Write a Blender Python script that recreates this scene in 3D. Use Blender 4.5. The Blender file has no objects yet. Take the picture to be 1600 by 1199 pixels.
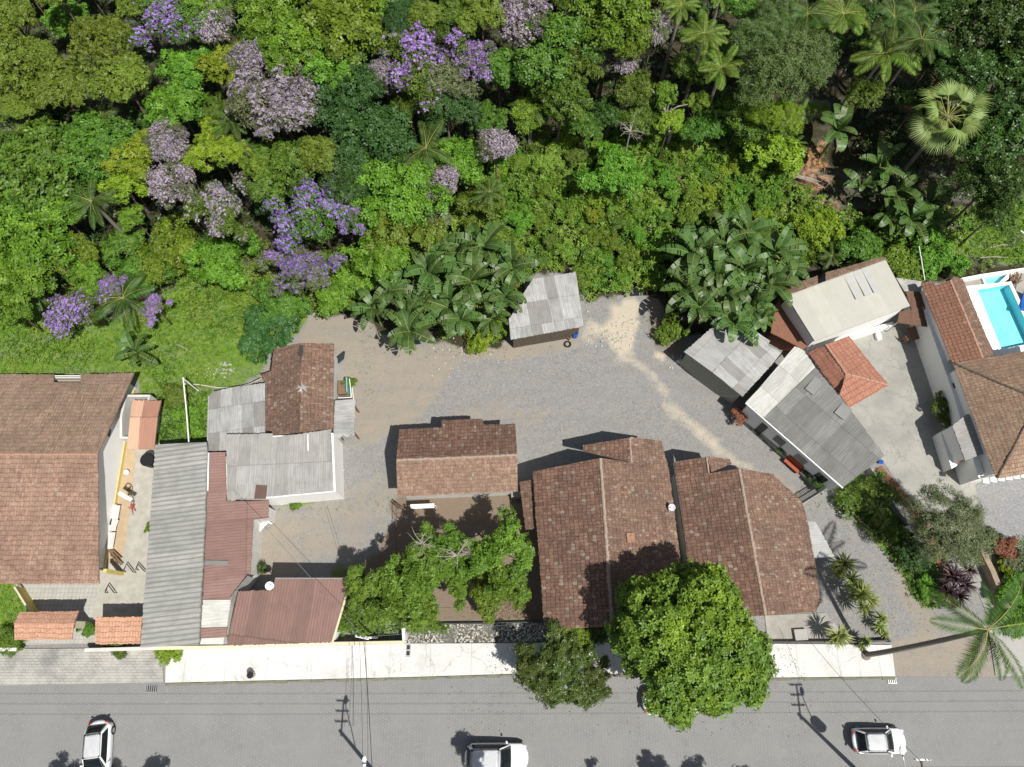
import bpy, bmesh, math, random
import numpy as np
from mathutils import Vector, Matrix
R_ = math.radians
scene = bpy.context.scene
COL = scene.collection
# ------------------------------------------------------------------ camera, sky, sun, exposure
HC, FPX, TILT = 58.0, 1109.0, R_(20)
cd = bpy.data.cameras.new('camera'); cam = bpy.data.objects.new('camera', cd); COL.objects.link(cam)
cam.location = (0, 0, HC); cam.rotation_euler = (TILT, 0, 0)
cd.sensor_width = 36; cd.lens = 36 * FPX / 1600; cd.clip_start = 1; cd.clip_end = 2000
scene.camera = cam
SUN_EL, SUN_AZ = R_(60), R_(135)          # azimuth clockwise from +Y
LDIR = Vector((math.sin(SUN_AZ) * math.cos(SUN_EL), math.cos(SUN_AZ) * math.cos(SUN_EL), math.sin(SUN_EL)))
w = bpy.data.worlds.new('World'); scene.world = w; w.use_nodes = True
wn = w.node_tree; bg = wn.nodes['Background']
sky = wn.nodes.new('ShaderNodeTexSky'); sky.sky_type = 'NISHITA'; sky.sun_disc = False
sky.sun_elevation = SUN_EL; sky.sun_rotation = SUN_AZ; sky.air_density = 1.0; sky.dust_density = 1.0
hz = wn.nodes.new('ShaderNodeHueSaturation'); hz.inputs['Saturation'].default_value = .62   # thin cloud whitens the blue
wn.links.new(sky.outputs[0], hz.inputs['Color']); wn.links.new(hz.outputs[0], bg.inputs[0]); bg.inputs[1].default_value = 0.07
sl = bpy.data.lights.new('sun', 'SUN'); sl.energy = 4.9; sl.angle = R_(0.6); sl.color = (1, .96, .9)
so = bpy.data.objects.new('sun', sl); COL.objects.link(so); so.location = (60, -60, 120)
so.rotation_euler = LDIR.to_track_quat('Z', 'Y').to_euler()
scene.view_settings.view_transform = 'Standard'; scene.view_settings.look = 'None'
scene.view_settings.exposure = 0.24; scene.view_settings.gamma = 1
scene.cycles.max_bounces = 6; scene.cycles.transparent_max_bounces = 6

# ------------------------------------------------------------------ picture -> world
CT, ST = math.cos(TILT), math.sin(TILT)
def ray(px, py):
    u = (px - 800) / FPX; v = (599.5 - py) / FPX
    return Vector((u, v * CT + ST, v * ST - CT))
def P(px, py, z=0.0):
    d = ray(px, py); t = (z - HC) / d.z
    return Vector((d.x * t, d.y * t, z))
def proj(x, y, z):
    x = np.asarray(x, float); y = np.asarray(y, float); z = np.asarray(z, float) - HC
    dep = y * ST - z * CT; up = y * CT + z * ST
    return 800 + FPX * x / dep, 599.5 - FPX * up / dep
def edge_y(x):                             # where the wooded slope begins
    return 30.5 + 1.5 * np.sin(x * .12 + 1) + 7 * (1 / (1 + np.exp(-(x - 26) / 4))) - 3.0 * (1 / (1 + np.exp((x + 14) / 4)))
def tz(x, y):
    d = np.maximum(0, y - edge_y(x)); return 0.26 * d * d / (d + 5)
def PT(px, py, h=0.0):
    z = h
    for _ in range(12):
        p = P(px, py, z); z = h + float(tz(p.x, p.y))
    return P(px, py, z)
def pxm(p):                                # pixels per metre at a world point
    return FPX / (p.y * ST + (HC - p.z) * CT)
class Pl:                                  # plane through three (px,py,z)
    def __init__(s, a, b, c):
        A, B, C = [P(*q) for q in (a, b, c)]
        n = (B - A).cross(C - A).normalized(); s.n = n if n.z > 0 else -n; s.o = A
    def hit(s, px, py):
        d = ray(px, py); t = s.n.dot(s.o - Vector((0, 0, HC))) / s.n.dot(d)
        return Vector((0, 0, HC)) + d * t
    def z(s, x, y):
        return s.o.z - (s.n.x * (x - s.o.x) + s.n.y * (y - s.o.y)) / s.n.z

# ------------------------------------------------------------------ object helpers
def tag(o, label=None, cat=None, group=None, kind=None):
    if label: o['label'] = label
    if cat: o['category'] = cat
    if group: o['group'] = group
    if kind: o['kind'] = kind
    return o
def empty(name, loc=(0, 0, 0), label=None, cat=None, group=None, rz=0):
    o = bpy.data.objects.new(name, None); COL.objects.link(o); o.location = loc; o.rotation_euler = (0, 0, rz)
    o.empty_display_size = .3
    return tag(o, label, cat, group)
def obj(name, me, mats=None, parent=None):
    if mats is not None:
        for m in (mats if isinstance(mats, (list, tuple)) else [mats]): me.materials.append(m)
    o = bpy.data.objects.new(name, me); COL.objects.link(o)
    if parent: o.parent = parent
    return o
def local(parent, v):                      # world point -> parent's space
    m = Matrix.Translation(parent.location) @ parent.rotation_euler.to_matrix().to_4x4() @ Matrix.Diagonal((*parent.scale, 1))
    return m.inverted() @ Vector(v)
def bm_obj(name, bm, mats, parent=None, world=True, smooth=False):
    me = bpy.data.meshes.new(name); 
    if parent is not None and world:
        m = (Matrix.Translation(parent.location) @ parent.rotation_euler.to_matrix().to_4x4() @ Matrix.Diagonal((*parent.scale, 1))).inverted()
        bmesh.ops.transform(bm, matrix=m, verts=bm.verts)
    bm.normal_update(); bm.to_mesh(me); bm.free()
    if smooth:
        for p in me.polygons: p.use_smooth = True
    return obj(name, me, mats, parent)
def np_mesh(name, V, F, fm=None, tint=None):
    me = bpy.data.meshes.new(name); V = np.asarray(V, np.float32); F = np.asarray(F, np.int32)
    n, k = F.shape
    me.vertices.add(len(V)); me.vertices.foreach_set('co', V.ravel())
    me.loops.add(n * k); me.loops.foreach_set('vertex_index', F.ravel())
    me.polygons.add(n); me.polygons.foreach_set('loop_start', np.arange(0, n * k, k, dtype=np.int32))
    if fm is not None: me.polygons.foreach_set('material_index', np.asarray(fm, np.int32))
    if tint is not None:
        at = me.attributes.new('tint', 'FLOAT', 'FACE'); at.data.foreach_set('value', np.asarray(tint, np.float32))
    me.update(calc_edges=True); return me
def add_box(bm, c, s, rz=0, m=None, mi=0, tilt=None):
    M = Matrix.Translation(c) @ Matrix.Rotation(rz, 4, 'Z')
    if tilt is not None: M = M @ tilt
    M = M @ Matrix.Diagonal((s[0], s[1], s[2], 1))
    g = bmesh.ops.create_cube(bm, size=1, matrix=M)
    for v in g['verts']:
        for f in v.link_faces: f.material_index = mi
    return g
def add_cyl(bm, a, b, r, r2=None, seg=10, caps=True):
    a, b = Vector(a), Vector(b); d = b - a
    M = Matrix.Translation((a + b) / 2) @ d.to_track_quat('Z', 'Y').to_matrix().to_4x4()
    return bmesh.ops.create_cone(bm, cap_ends=caps, segments=seg, radius1=r, radius2=r if r2 is None else r2, depth=d.length, matrix=M)
def add_tube(bm, pts, r, seg=6, r2=None):
    pts = [Vector(p) for p in pts]; n = len(pts); rings = []
    for i, p in enumerate(pts):
        d = (pts[min(i + 1, n - 1)] - pts[max(i - 1, 0)]).normalized()
        a = d.cross(Vector((0, 0, 1)));
        if a.length < .05: a = d.cross(Vector((0, 1, 0)))
        a.normalize(); b = d.cross(a)
        rr = r if r2 is None else r + (r2 - r) * i / (n - 1)
        rings.append([bm.verts.new(p + a * rr * math.cos(2 * math.pi * k / seg) + b * rr * math.sin(2 * math.pi * k / seg)) for k in range(seg)])
    for i in range(n - 1):
        for k in range(seg):
            bm.faces.new((rings[i][k], rings[i][(k + 1) % seg], rings[i + 1][(k + 1) % seg], rings[i + 1][k]))
    bm.faces.new(rings[0][::-1]); bm.faces.new(rings[-1])
def prism(bm, pts, z0, z1, mi=0):          # pts: xy (Vector/tuple), vertical prism
    a = [bm.verts.new((p[0], p[1], z0)) for p in pts]; b = [bm.verts.new((p[0], p[1], z1)) for p in pts]
    fs = [bm.faces.new(b), bm.faces.new(a[::-1])]
    n = len(pts)
    for i in range(n): fs.append(bm.faces.new((a[i], a[(i + 1) % n], b[(i + 1) % n], b[i])))
    for f in fs: f.material_index = mi
    bmesh.ops.recalc_face_normals(bm, faces=fs)
def ccw(pts):
    s = sum(pts[i - 1][0] * pts[i][1] - pts[i][0] * pts[i - 1][1] for i in range(len(pts)))
    return list(pts) if s > 0 else list(pts)[::-1]
def inset(pts, d):
    pts = ccw([Vector((p[0], p[1])) for p in pts]); n = len(pts); out = []
    for i in range(n):
        a, b, c = pts[i - 1], pts[i], pts[(i + 1) % n]
        e1 = (b - a).normalized(); e2 = (c - b).normalized()
        n1 = Vector((-e1.y, e1.x)); n2 = Vector((-e2.y, e2.x)); k = 1 + n1.dot(n2)
        out.append(b + (n1 + n2) * (d / max(k, .35)))
    return out

# ------------------------------------------------------------------ materials
class NT:
    def __init__(s, name, rough=.8, spec=.3):
        s.m = bpy.data.materials.new(name); s.m.use_nodes = True; s.t = s.m.node_tree
        s.b = s.t.nodes['Principled BSDF']; s.b.inputs['Roughness'].default_value = rough
        s.b.inputs['Specular IOR Level'].default_value = spec; s.out = s.t.nodes['Material Output']
    def n(s, ty, ins=None, **kw):
        nd = s.t.nodes.new('ShaderNode' + ty)
        for k, v in kw.items(): setattr(nd, k, v)
        for k, v in (ins or {}).items():
            if hasattr(v, 'node'): s.t.links.new(v, nd.inputs[k])
            else: nd.inputs[k].default_value = v
        return nd
    def link(s, a, k): s.t.links.new(a, s.b.inputs[k]) if hasattr(a, 'node') else setattr(s.b.inputs[k], 'default_value', a)
    def math(s, op, a, b=0.0, c=None):
        i = {0: a, 1: b}
        if c is not None: i[2] = c
        return s.n('Math', i, operation=op).outputs[0]
    def coord(s, k='Object'): return s.n('TexCoord').outputs[k]
    def noise(s, sc, det=3, vec=None, rough=.55, dist=0):
        i = {'Scale': sc, 'Detail': det, 'Roughness': rough, 'Distortion': dist}
        i['Vector'] = vec if vec is not None else s.wpos()
        return s.n('TexNoise', i).outputs[0]
    def wpos(s):
        if not hasattr(s, '_g'): s._g = s.n('NewGeometry').outputs['Position']
        return s._g
    def ramp(s, fac, a, b):                # smooth 0..1 between a and b
        return s.n('MapRange', {0: fac, 1: a, 2: b, 3: 0.0, 4: 1.0}).outputs[0]
    def mix(s, fac, a, b, mode='MIX'):
        nd = s.n('Mix', data_type='RGBA', blend_type=mode)
        for k, v in ((0, fac), (6, a), (7, b)):
            if hasattr(v, 'node'): s.t.links.new(v, nd.inputs[k])
            else: nd.inputs[k].default_value = v if k == 0 else ((*v, 1) if len(v) == 3 else v)
        return nd.outputs[2]
    def bump(s, h, dist=.02, strength=1.0):
        nd = s.n('Bump', {'Height': h, 'Distance': dist, 'Strength': strength}); s.t.links.new(nd.outputs[0], s.b.inputs['Normal'])
def plain(name, c, var=.12, sc=3.0, rough=.8, bump=0, c2=None, spec=.3, metal=0):
    t = NT(name, rough, spec); c2 = c2 or tuple(x * (1 - var * 2) for x in c)
    f = t.ramp(t.noise(sc, 5), .3, .75)
    col = t.mix(f, c, c2); col = t.mix(t.ramp(t.noise(sc * 9, 2), .35, .8), col, tuple(x * (1 - var) for x in c))
    t.link(col, 'Base Color'); t.b.inputs['Metallic'].default_value = metal
    if bump: t.bump(t.noise(sc * 12, 3), bump)
    return t.m
def tile_mat(name, ca, cb, cc, rw=.24, rh=.36, dirt=.5, speck=.5, joint_shade=.5, lichen=(.38, .34, .27)):
    t = NT(name, .88, .2)
    uv = t.n('SeparateXYZ', {0: t.n('UVMap').outputs[0]}); U, V = uv.outputs[0], uv.outputs[1]
    wob = t.math('MULTIPLY', t.math('SUBTRACT', t.noise(1.3, 2), .5), .22)
    iu = t.math('FLOOR', t.math('DIVIDE', U, rw)); vv = t.math('DIVIDE', t.math('ADD', V, wob), rh); iv = t.math('FLOOR', vv); fv = t.math('FRACT', vv)
    cell = t.n('CombineXYZ', {0: iu, 1: iv}).outputs[0]
    wnz = t.n('TexWhiteNoise', {'Vector': cell}); r = wnz.outputs[0]
    col = t.mix(r, ca, cb)
    r2 = t.n('TexWhiteNoise', {'Vector': t.n('CombineXYZ', {0: iv, 1: iu, 2: 3.3}).outputs[0]}).outputs[0]
    col = t.mix(t.math('MULTIPLY', t.math('GREATER_THAN', r2, 1 - .06 * speck), .55), col, lichen)
    col = t.mix(t.math('MULTIPLY', t.ramp(t.noise(13, 3, rough=.7), .54, .66), .6), col, tuple(x * 1.35 for x in cb))
    col = t.mix(t.math('MULTIPLY', t.ramp(t.noise(9, 3, rough=.7), .5, .64), .6), col, tuple(x * .6 for x in cc))
    col = t.mix(t.math('MULTIPLY', t.ramp(t.noise(.45, 4), .38, .68), dirt), col, cc)
    col = t.mix(t.math('MULTIPLY', t.ramp(t.noise(7, 3), .6, .72), .55 * speck), col, lichen)
    col = t.mix(t.math('MULTIPLY', t.ramp(t.noise(2.2, 5), .52, .75), dirt * .8), col, tuple(x * .45 for x in cc))
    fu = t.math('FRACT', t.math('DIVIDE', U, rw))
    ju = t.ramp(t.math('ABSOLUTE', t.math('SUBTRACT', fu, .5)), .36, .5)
    row_shade = t.ramp(fv, .8, .97)  # shadow of each tile-row step, painted dark along the row edge
    j = t.math('MAXIMUM', t.math('MULTIPLY', ju, .75), row_shade)
    col = t.mix(t.math('MULTIPLY', t.math('MULTIPLY', j, joint_shade), t.ramp(t.noise(3, 3), .1, .5)), col, (.03, .02, .015))
    t.link(col, 'Base Color')
    t.bump(t.math('ADD', t.math('MULTIPLY', fv, -1), t.math('MULTIPLY', t.noise(14, 2), .4)), .035, .9)
    t.m['per'] = rw; return t.m
def sheet_mat(name, cols, pu=1.0, pv=2.4, dirt=.4, dcol=(.12, .115, .1), groove=.25, per=.18, rough=.75):
    t = NT(name, rough, .3)
    uv = t.n('SeparateXYZ', {0: t.n('UVMap').outputs[0]}); U, V = uv.outputs[0], uv.outputs[1]
    iu = t.math('FLOOR', t.math('DIVIDE', U, pu)); iv = t.math('FLOOR', t.math('DIVIDE', V, pv))
    r = t.n('TexWhiteNoise', {'Vector': t.n('CombineXYZ', {0: iu, 1: iv, 2: 1.7}).outputs[0]}).outputs[0]
    cr = t.n('ValToRGB', {0: r}); cr.color_ramp.interpolation = 'CONSTANT'
    while len(cr.color_ramp.elements) < len(cols): cr.color_ramp.elements.new(.5)
    for i, c in enumerate(cols):
        e = cr.color_ramp.elements[i]; e.position = i / len(cols); e.color = (*c, 1)
    col = cr.outputs[0]
    st = t.n('Mapping', {0: t.n('UVMap').outputs[0], 3: (5, .5, 1)}).outputs[0]
    col = t.mix(t.math('MULTIPLY', t.ramp(t.noise(1.5, 5, st), .42, .75), dirt), col, dcol)
    col = t.mix(t.math('MULTIPLY', t.ramp(t.noise(1.1, 5), .45, .75), dirt * .8), col, dcol)
    fu = t.math('FRACT', t.math('DIVIDE', U, per)); g = t.ramp(t.math('ABSOLUTE', t.math('SUBTRACT', fu, .5)), .2, .5)
    col = t.mix(t.math('MULTIPLY', g, groove), col, dcol)
    fvv = t.math('ABSOLUTE', t.math('SUBTRACT', t.math('FRACT', t.math('DIVIDE', V, pv)), .5))
    col = t.mix(t.math('MULTIPLY', t.ramp(fvv, .48, .5), .5), col, tuple(x * .5 for x in dcol))
    t.link(col, 'Base Color'); t.bump(t.noise(20, 2), .006); t.m['per'] = per; return t.m
def leaf_mat(name, a, b, trans=.3, rough=.5, hue=.03, big=None):
    t = NT(name, rough, .35)
    tint = t.n('Attribute', attribute_name='tint').outputs['Fac']
    col = t.mix(tint, a, b)
    if big: col = t.mix(t.math('MULTIPLY', t.ramp(t.noise(.35, 2), .42, .62), .7), col, big)
    rnd = t.n('ObjectInfo').outputs['Random']
    hs = t.n('HueSaturation', {'Hue': t.math('MULTIPLY_ADD', rnd, hue, .5 - hue * .6), 'Value': t.math('MULTIPLY_ADD', rnd, .35, .82), 'Color': col}).outputs[0]
    t.link(hs, 'Base Color')
    tr = t.n('BsdfTranslucent', {'Color': t.mix(.5, hs, (.25, .4, .03), 'MULTIPLY') if False else hs})
    mx = t.n('MixShader', {0: trans, 1: t.b.outputs[0], 2: tr.outputs[0]})
    t.t.links.new(mx.outputs[0], t.out.inputs[0]); return t.m
M = {}
TA = dict(rw=.24, rh=.38)
M['tile_old'] = tile_mat('old_brown_tile', (.15, .088, .064), (.26, .165, .118), (.10, .068, .052), speck=1.1, joint_shade=.55, dirt=.5, rw=.19, rh=.3)
M['tile_house'] = tile_mat('weathered_red_tile', (.145, .080, .058), (.26, .155, .108), (.095, .062, .048), speck=1.0, joint_shade=.8, dirt=.5, rw=.25, rh=.34)
M['tile_light'] = tile_mat('faded_pinkish_tile', (.275, .17, .125), (.38, .25, .185), (.18, .115, .085), speck=.4, joint_shade=.5, dirt=.65, rw=.22, rh=.36)
M['tile_pale'] = tile_mat('faded_salmon_tile', (.21, .132, .094), (.33, .22, .16), (.145, .098, .073), speck=.4, joint_shade=.35, dirt=.45, rw=.2, rh=.3)
M['tile_dull'] = tile_mat('faded_dull_tile', (.25, .165, .12), (.36, .25, .185), (.18, .13, .095), speck=.5, joint_shade=.4, dirt=.55, rw=.22, rh=.34, lichen=(.30, .30, .16))
M['tile_orange'] = tile_mat('orange_clay_tile', (.47, .25, .165), (.55, .33, .22), (.36, .2, .13), speck=.1, joint_shade=.5, dirt=.25, rw=.22, rh=.36)
M['tile_hip'] = tile_mat('red_ribbed_tile', (.33, .15, .10), (.39, .19, .13), (.26, .12, .085), rw=.28, rh=.5, speck=.06, joint_shade=.5, dirt=.25)
M['tile_mossy'] = tile_mat('lichen_covered_tile', (.255, .158, .108), (.345, .24, .168), (.17, .12, .085), speck=.8, joint_shade=.65, dirt=.55, lichen=(.38, .33, .23), rw=.22, rh=.32)
M['sheet_grey'] = sheet_mat('grey_fibre_cement', [(.35, .35, .325), (.38, .375, .345), (.33, .33, .305)], 1.1, 6, .5, (.15, .15, .135), .8, .36)
M['sheet_patch'] = sheet_mat('patchwork_fibre_cement', [(.38, .38, .37), (.32, .32, .31), (.42, .42, .41), (.25, .245, .23), (.36, .36, .345), (.40, .40, .39)], .95, 2.1, .6, (.15, .145, .13), .2, .18)
M['sheet_pale'] = sheet_mat('pale_fibre_cement', [(.38, .38, .37), (.35, .35, .335), (.41, .41, .395)], .95, 2.1, .55, (.22, .22, .2), .25, .18)
M['sheet_flat'] = sheet_mat('weathered_grey_sheet', [(.34, .335, .32), (.37, .365, .35), (.30, .295, .28), (.35, .34, .32)], 1.0, 2.6, .7, (.19, .185, .17), .35, .18)
M['sheet_dark'] = sheet_mat('dark_fibre_cement', [(.20, .20, .19), (.17, .17, .16), (.23, .23, .22), (.185, .185, .175)], .9, 2.4, .5, (.09, .09, .082), .35, .18)
M['sheet_white'] = sheet_mat('whitish_sheet', [(.50, .50, .465), (.44, .44, .41), (.54, .54, .505)], .9, 2.4, .65, (.30, .29, .25), .2, .18)
M['sheet_red'] = sheet_mat('red_brown_fibre_cement', [(.25, .148, .125), (.225, .135, .115), (.27, .165, .14)], 1.1, 3, .4, (.12, .075, .06), .5, .22)
M['sheet_brown'] = sheet_mat('brown_fibre_cement', [(.215, .128, .106), (.19, .115, .097), (.235, .14, .118)], 1.1, 5, .4, (.11, .07, .055), .5, .22)
M['sheet_cream'] = sheet_mat('cream_roof_slab', [(.43, .425, .375), (.45, .445, .39), (.42, .415, .37)], 1.5, 8, .45, (.36, .35, .29), .04, .5)
M['white'] = plain('white_wall_paint', (.83, .83, .8), .04, 2)
M['white_dirty'] = plain('dirty_white_paint', (.62, .61, .57), .12, 1.5)
M['cream'] = plain('cream_paint', (.62, .56, .40), .08, 2)
M['yellow'] = plain('yellow_paint', (.62, .5, .16), .1, 2)
M['mortar'] = plain('ridge_mortar', (.40, .32, .25), .25, 6, c2=(.2, .13, .1))
M['ridge_red'] = plain('ridge_clay', (.38, .20, .14), .2, 6, c2=(.45, .3, .22))
M['concrete'] = plain('concrete', (.40, .39, .36), .14, 1.2, bump=.004)
M['concrete_old'] = plain('stained_concrete', (.36, .35, .31), .25, 1.1, bump=.004, c2=(.2, .19, .16))
M['brick'] = plain('red_earth_brick', (.27, .12, .075), .25, 3, bump=.01, c2=(.16, .09, .06))
M['dark'] = plain('dark_opening', (.025, .025, .028), .1, 3, rough=.5)
M['wood'] = plain('weathered_wood', (.22, .14, .085), .2, 5)
M['wood_dark'] = plain('dark_plank_wall', (.13, .10, .075), .25, 4)
M['metal'] = plain('galvanised_metal', (.45, .45, .45), .1, 5, rough=.45, metal=.6)
M['metal_dark'] = plain('dark_metal', (.05, .05, .052), .1, 5, rough=.5)
M['white_gloss'] = plain('white_enamel', (.8, .8, .8), .03, 5, rough=.35, spec=.5)
M['black_plastic'] = plain('black_plastic', (.02, .02, .022), .1, 5, rough=.45)
M['blue_plastic'] = plain('blue_plastic', (.02, .12, .5), .1, 5, rough=.4)
M['red_paint'] = plain('brick_red_paint', (.36, .09, .05), .12, 4)
M['turquoise'] = plain('turquoise_paint', (.18, .42, .38), .15, 5)
M['glass'] = plain('dark_glass', (.02, .025, .028), .05, 2, rough=.08, spec=.6)
M['rubber'] = plain('tyre_rubber', (.02, .02, .02), .1, 6, rough=.8)
M['bark'] = plain('bark', (.17, .13, .10), .25, 6, bump=.01)
M['bark_pale'] = plain('pale_bark', (.42, .38, .32), .2, 6, bump=.01)
M['palm_trunk'] = plain('grey_palm_trunk', (.26, .23, .19), .25, 7, bump=.01)
M['pole'] = plain('concrete_pole', (.30, .29, .27), .1, 5)
# foliage: (dark tuft, light tuft)
LM = {
 'olive': leaf_mat('olive_leaves', (.075, .11, .010), (.20, .285, .035), .25, hue=.015),
 'bright': leaf_mat('bright_leaves', (.022, .075, .007), (.20, .36, .03), .25, hue=.05),
 'lime': leaf_mat('lime_leaves', (.08, .17, .010), (.30, .42, .03), .28, hue=.04),
 'mid': leaf_mat('mid_green_leaves', (.018, .058, .007), (.15, .27, .03), .22, hue=.06),
 'dark': leaf_mat('dark_glossy_leaves', (.014, .04, .008), (.075, .145, .022), .2, .4),
 'blue': leaf_mat('bluish_leaves', (.018, .06, .014), (.07, .155, .035), .25),
 'grey': leaf_mat('greyish_leaves', (.07, .095, .035), (.19, .22, .10), .2),
 'feather': leaf_mat('feathery_leaves', (.06, .11, .025), (.17, .26, .075), .3),
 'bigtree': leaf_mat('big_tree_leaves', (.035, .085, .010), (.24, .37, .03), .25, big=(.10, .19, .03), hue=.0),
 'vine': leaf_mat('vine_leaves', (.03, .09, .008), (.19, .35, .035), .28, big=(.24, .34, .05)),
 'garden': leaf_mat('garden_tree_leaves', (.025, .08, .008), (.20, .34, .035), .25),
 'mango': leaf_mat('street_tree_leaves', (.035, .07, .012), (.12, .17, .035), .2, .4),
 'palm': leaf_mat('palm_leaflets', (.018, .055, .008), (.10, .19, .03), .2, .6),
 'palm_y': leaf_mat('yellowish_palm_leaflets', (.05, .11, .010), (.23, .36, .045), .25, .6),
 'fan': leaf_mat('fan_palm_leaflets', (.10, .16, .035), (.27, .35, .10), .25, .55),
 'banana': leaf_mat('banana_leaf', (.035, .085, .018), (.11, .19, .045), .22, .42),
 'yucca': leaf_mat('strap_leaves', (.10, .16, .03), (.30, .34, .09), .2, .45),
 'cordy': leaf_mat('purple_strap_leaves', (.02, .012, .018), (.085, .035, .04), .1, .45),
 'purple': leaf_mat('purple_blossom', (.20, .09, .38), (.50, .33, .74), .3, .6, .02),
 'lilac': leaf_mat('lilac_blossom', (.20, .15, .20), (.55, .46, .58), .3, .6, .02),
 'orange': leaf_mat('reddish_shrub_leaves', (.20, .09, .04), (.42, .2, .1), .25),
 'grass': leaf_mat('grass_blades', (.07, .17, .015), (.23, .38, .045), .3),
 'litter': leaf_mat('dry_leaves', (.16, .11, .06), (.40, .32, .20), .1),
}
M['midrib'] = plain('pale_leaf_rib', (.22, .27, .10), .1, 5)
M['rachis'] = plain('palm_rib', (.28, .28, .08), .1, 5)
# ------------------------------------------------------------------ foliage generators
def unit(v): return v / np.maximum(np.linalg.norm(v, axis=-1, keepdims=True), 1e-6)
def tufts(rng, C, N, k, L, W, lift=.1, tint=None, jit=.4):
    """k leaflets round each centre C, on the plane normal to N; returns V, F, tint"""
    n = len(C); N = unit(N + rng.normal(0, .25, (n, 3)))
    a = unit(np.cross(N, rng.normal(0, 1, (n, 3)))); b = np.cross(N, a)
    if tint is None: tint = rng.random(n)
    th = (np.arange(k)[None, :] * 2 * math.pi / k + rng.uniform(-.5, .5, (n, k)))[..., None]
    D = np.cos(th) * a[:, None] + np.sin(th) * b[:, None]
    l = (L * rng.uniform(1 - jit, 1 + jit * .6, (n, k)))[..., None]
    lf = (rng.uniform(-.25, .35, (n, k)) + lift)[..., None]
    Nn = N[:, None]; S = np.cross(Nn, D)
    c = C[:, None] + D * l * .08
    mid = c + D * l * .5 + Nn * l * (lf * .5 + .06)
    tip = c + D * l + Nn * l * lf
    V = np.stack([c, mid + S * W / 2, tip, mid - S * W / 2], 2).reshape(-1, 3)
    F = np.arange(n * k * 4).reshape(-1, 4)
    T = np.clip(np.repeat(tint, k) + rng.normal(0, .08, n * k), 0, 1)
    return V, F, T
def crown_pts(rng, R, Hz, nb, n, rb=(.26, .42), bottom=-.5, lobes=0.15, per=7, rc=.3, flatc=.75):
    """main boughs (blobs) -> small leaf clumps on their surface -> tufts on each clump, with gaps between clumps"""
    th = rng.uniform(0, 2 * math.pi, nb); ph = np.arccos(rng.uniform(-.25, 1, nb)); rr = rng.uniform(.4, 1, nb) ** .6
    lob = 1 + lobes * np.sin(th * rng.integers(2, 5) + rng.uniform(0, 6)) + rng.uniform(-lobes, lobes, nb)
    rbb = rng.uniform(rb[0], rb[1], nb) * R
    B = np.stack([np.cos(th) * np.sin(ph) * (R - rbb * .8) * lob, np.sin(th) * np.sin(ph) * (R - rbb * .8) * lob, np.cos(ph) * np.maximum(Hz - rbb * .6, .1 * R)], 1) * rr[:, None] ** .5
    nc = max(6, int(n / per)); m = int(nc * 3); i = rng.integers(0, nb, m)
    d = unit(rng.normal(0, 1, (m, 3)) + [0, 0, .3])
    Q = B[i] + d * rbb[i][:, None] * rng.uniform(.7, 1.12, m)[:, None] * [1, 1, .85]
    dist = np.linalg.norm((Q[:, None] - B[None]) / ([1, 1, .85] * rbb[None, :, None]), axis=2).min(1)
    ok = (dist > .68) & (Q[:, 2] > bottom * Hz); Q, d, i = Q[ok][:nc], d[ok][:nc], i[ok][:nc]
    ct = np.clip(.5 * rng.random(nb)[i] + .5 * rng.random(len(Q)), 0, 1); rcl = rc * rng.uniform(.6, 1.35, len(Q))
    k = np.repeat(np.arange(len(Q)), per); e = unit(rng.normal(0, 1, (len(k), 3)) + [0, 0, .45])
    C = Q[k] + e * rcl[k][:, None] * [1, 1, flatc]
    return C, unit(e * .8 + d[k] * .3 + [0, 0, .35]), ct[k], B, rbb, i[k]
def foliage_mesh(name, seed, R, Hz, nb, n, k, L, W, **kw):
    rng = np.random.default_rng(seed)
    C, N, bt, B, rbb, bi = crown_pts(rng, R, Hz, nb, n, **kw)
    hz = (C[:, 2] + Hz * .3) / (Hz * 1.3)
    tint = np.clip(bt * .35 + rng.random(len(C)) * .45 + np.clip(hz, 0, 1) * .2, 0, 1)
    V, F, T = tufts(rng, C, N, k, L, W, tint=tint)
    return np_mesh(name, V, F, None, T), (C, N, bt, B)
def trunk_mesh(seed, h, r, B, zc, lean=0.0):
    rng = random.Random(seed); bm = bmesh.new()
    top = Vector((lean * h, 0, h)); pts = [Vector((0, 0, -.4)), Vector((lean * h * .3 + rng.uniform(-.1, .1), rng.uniform(-.1, .1), h * .45)), top]
    add_tube(bm, pts, r, 7, r * .65)
    for b in list(B)[:6]:
        e = Vector(b) + Vector((0, 0, zc)); s = pts[1].lerp(top, rng.uniform(.3, 1))
        m = s.lerp(e, .5) + Vector((0, 0, -.15))
        add_tube(bm, [s, m, e], r * .42, 5, r * .1)
    me = bpy.data.meshes.new('trunk'); bm.normal_update(); bm.to_mesh(me); bm.free()
    for p in me.polygons: p.use_smooth = True
    return me
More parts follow.
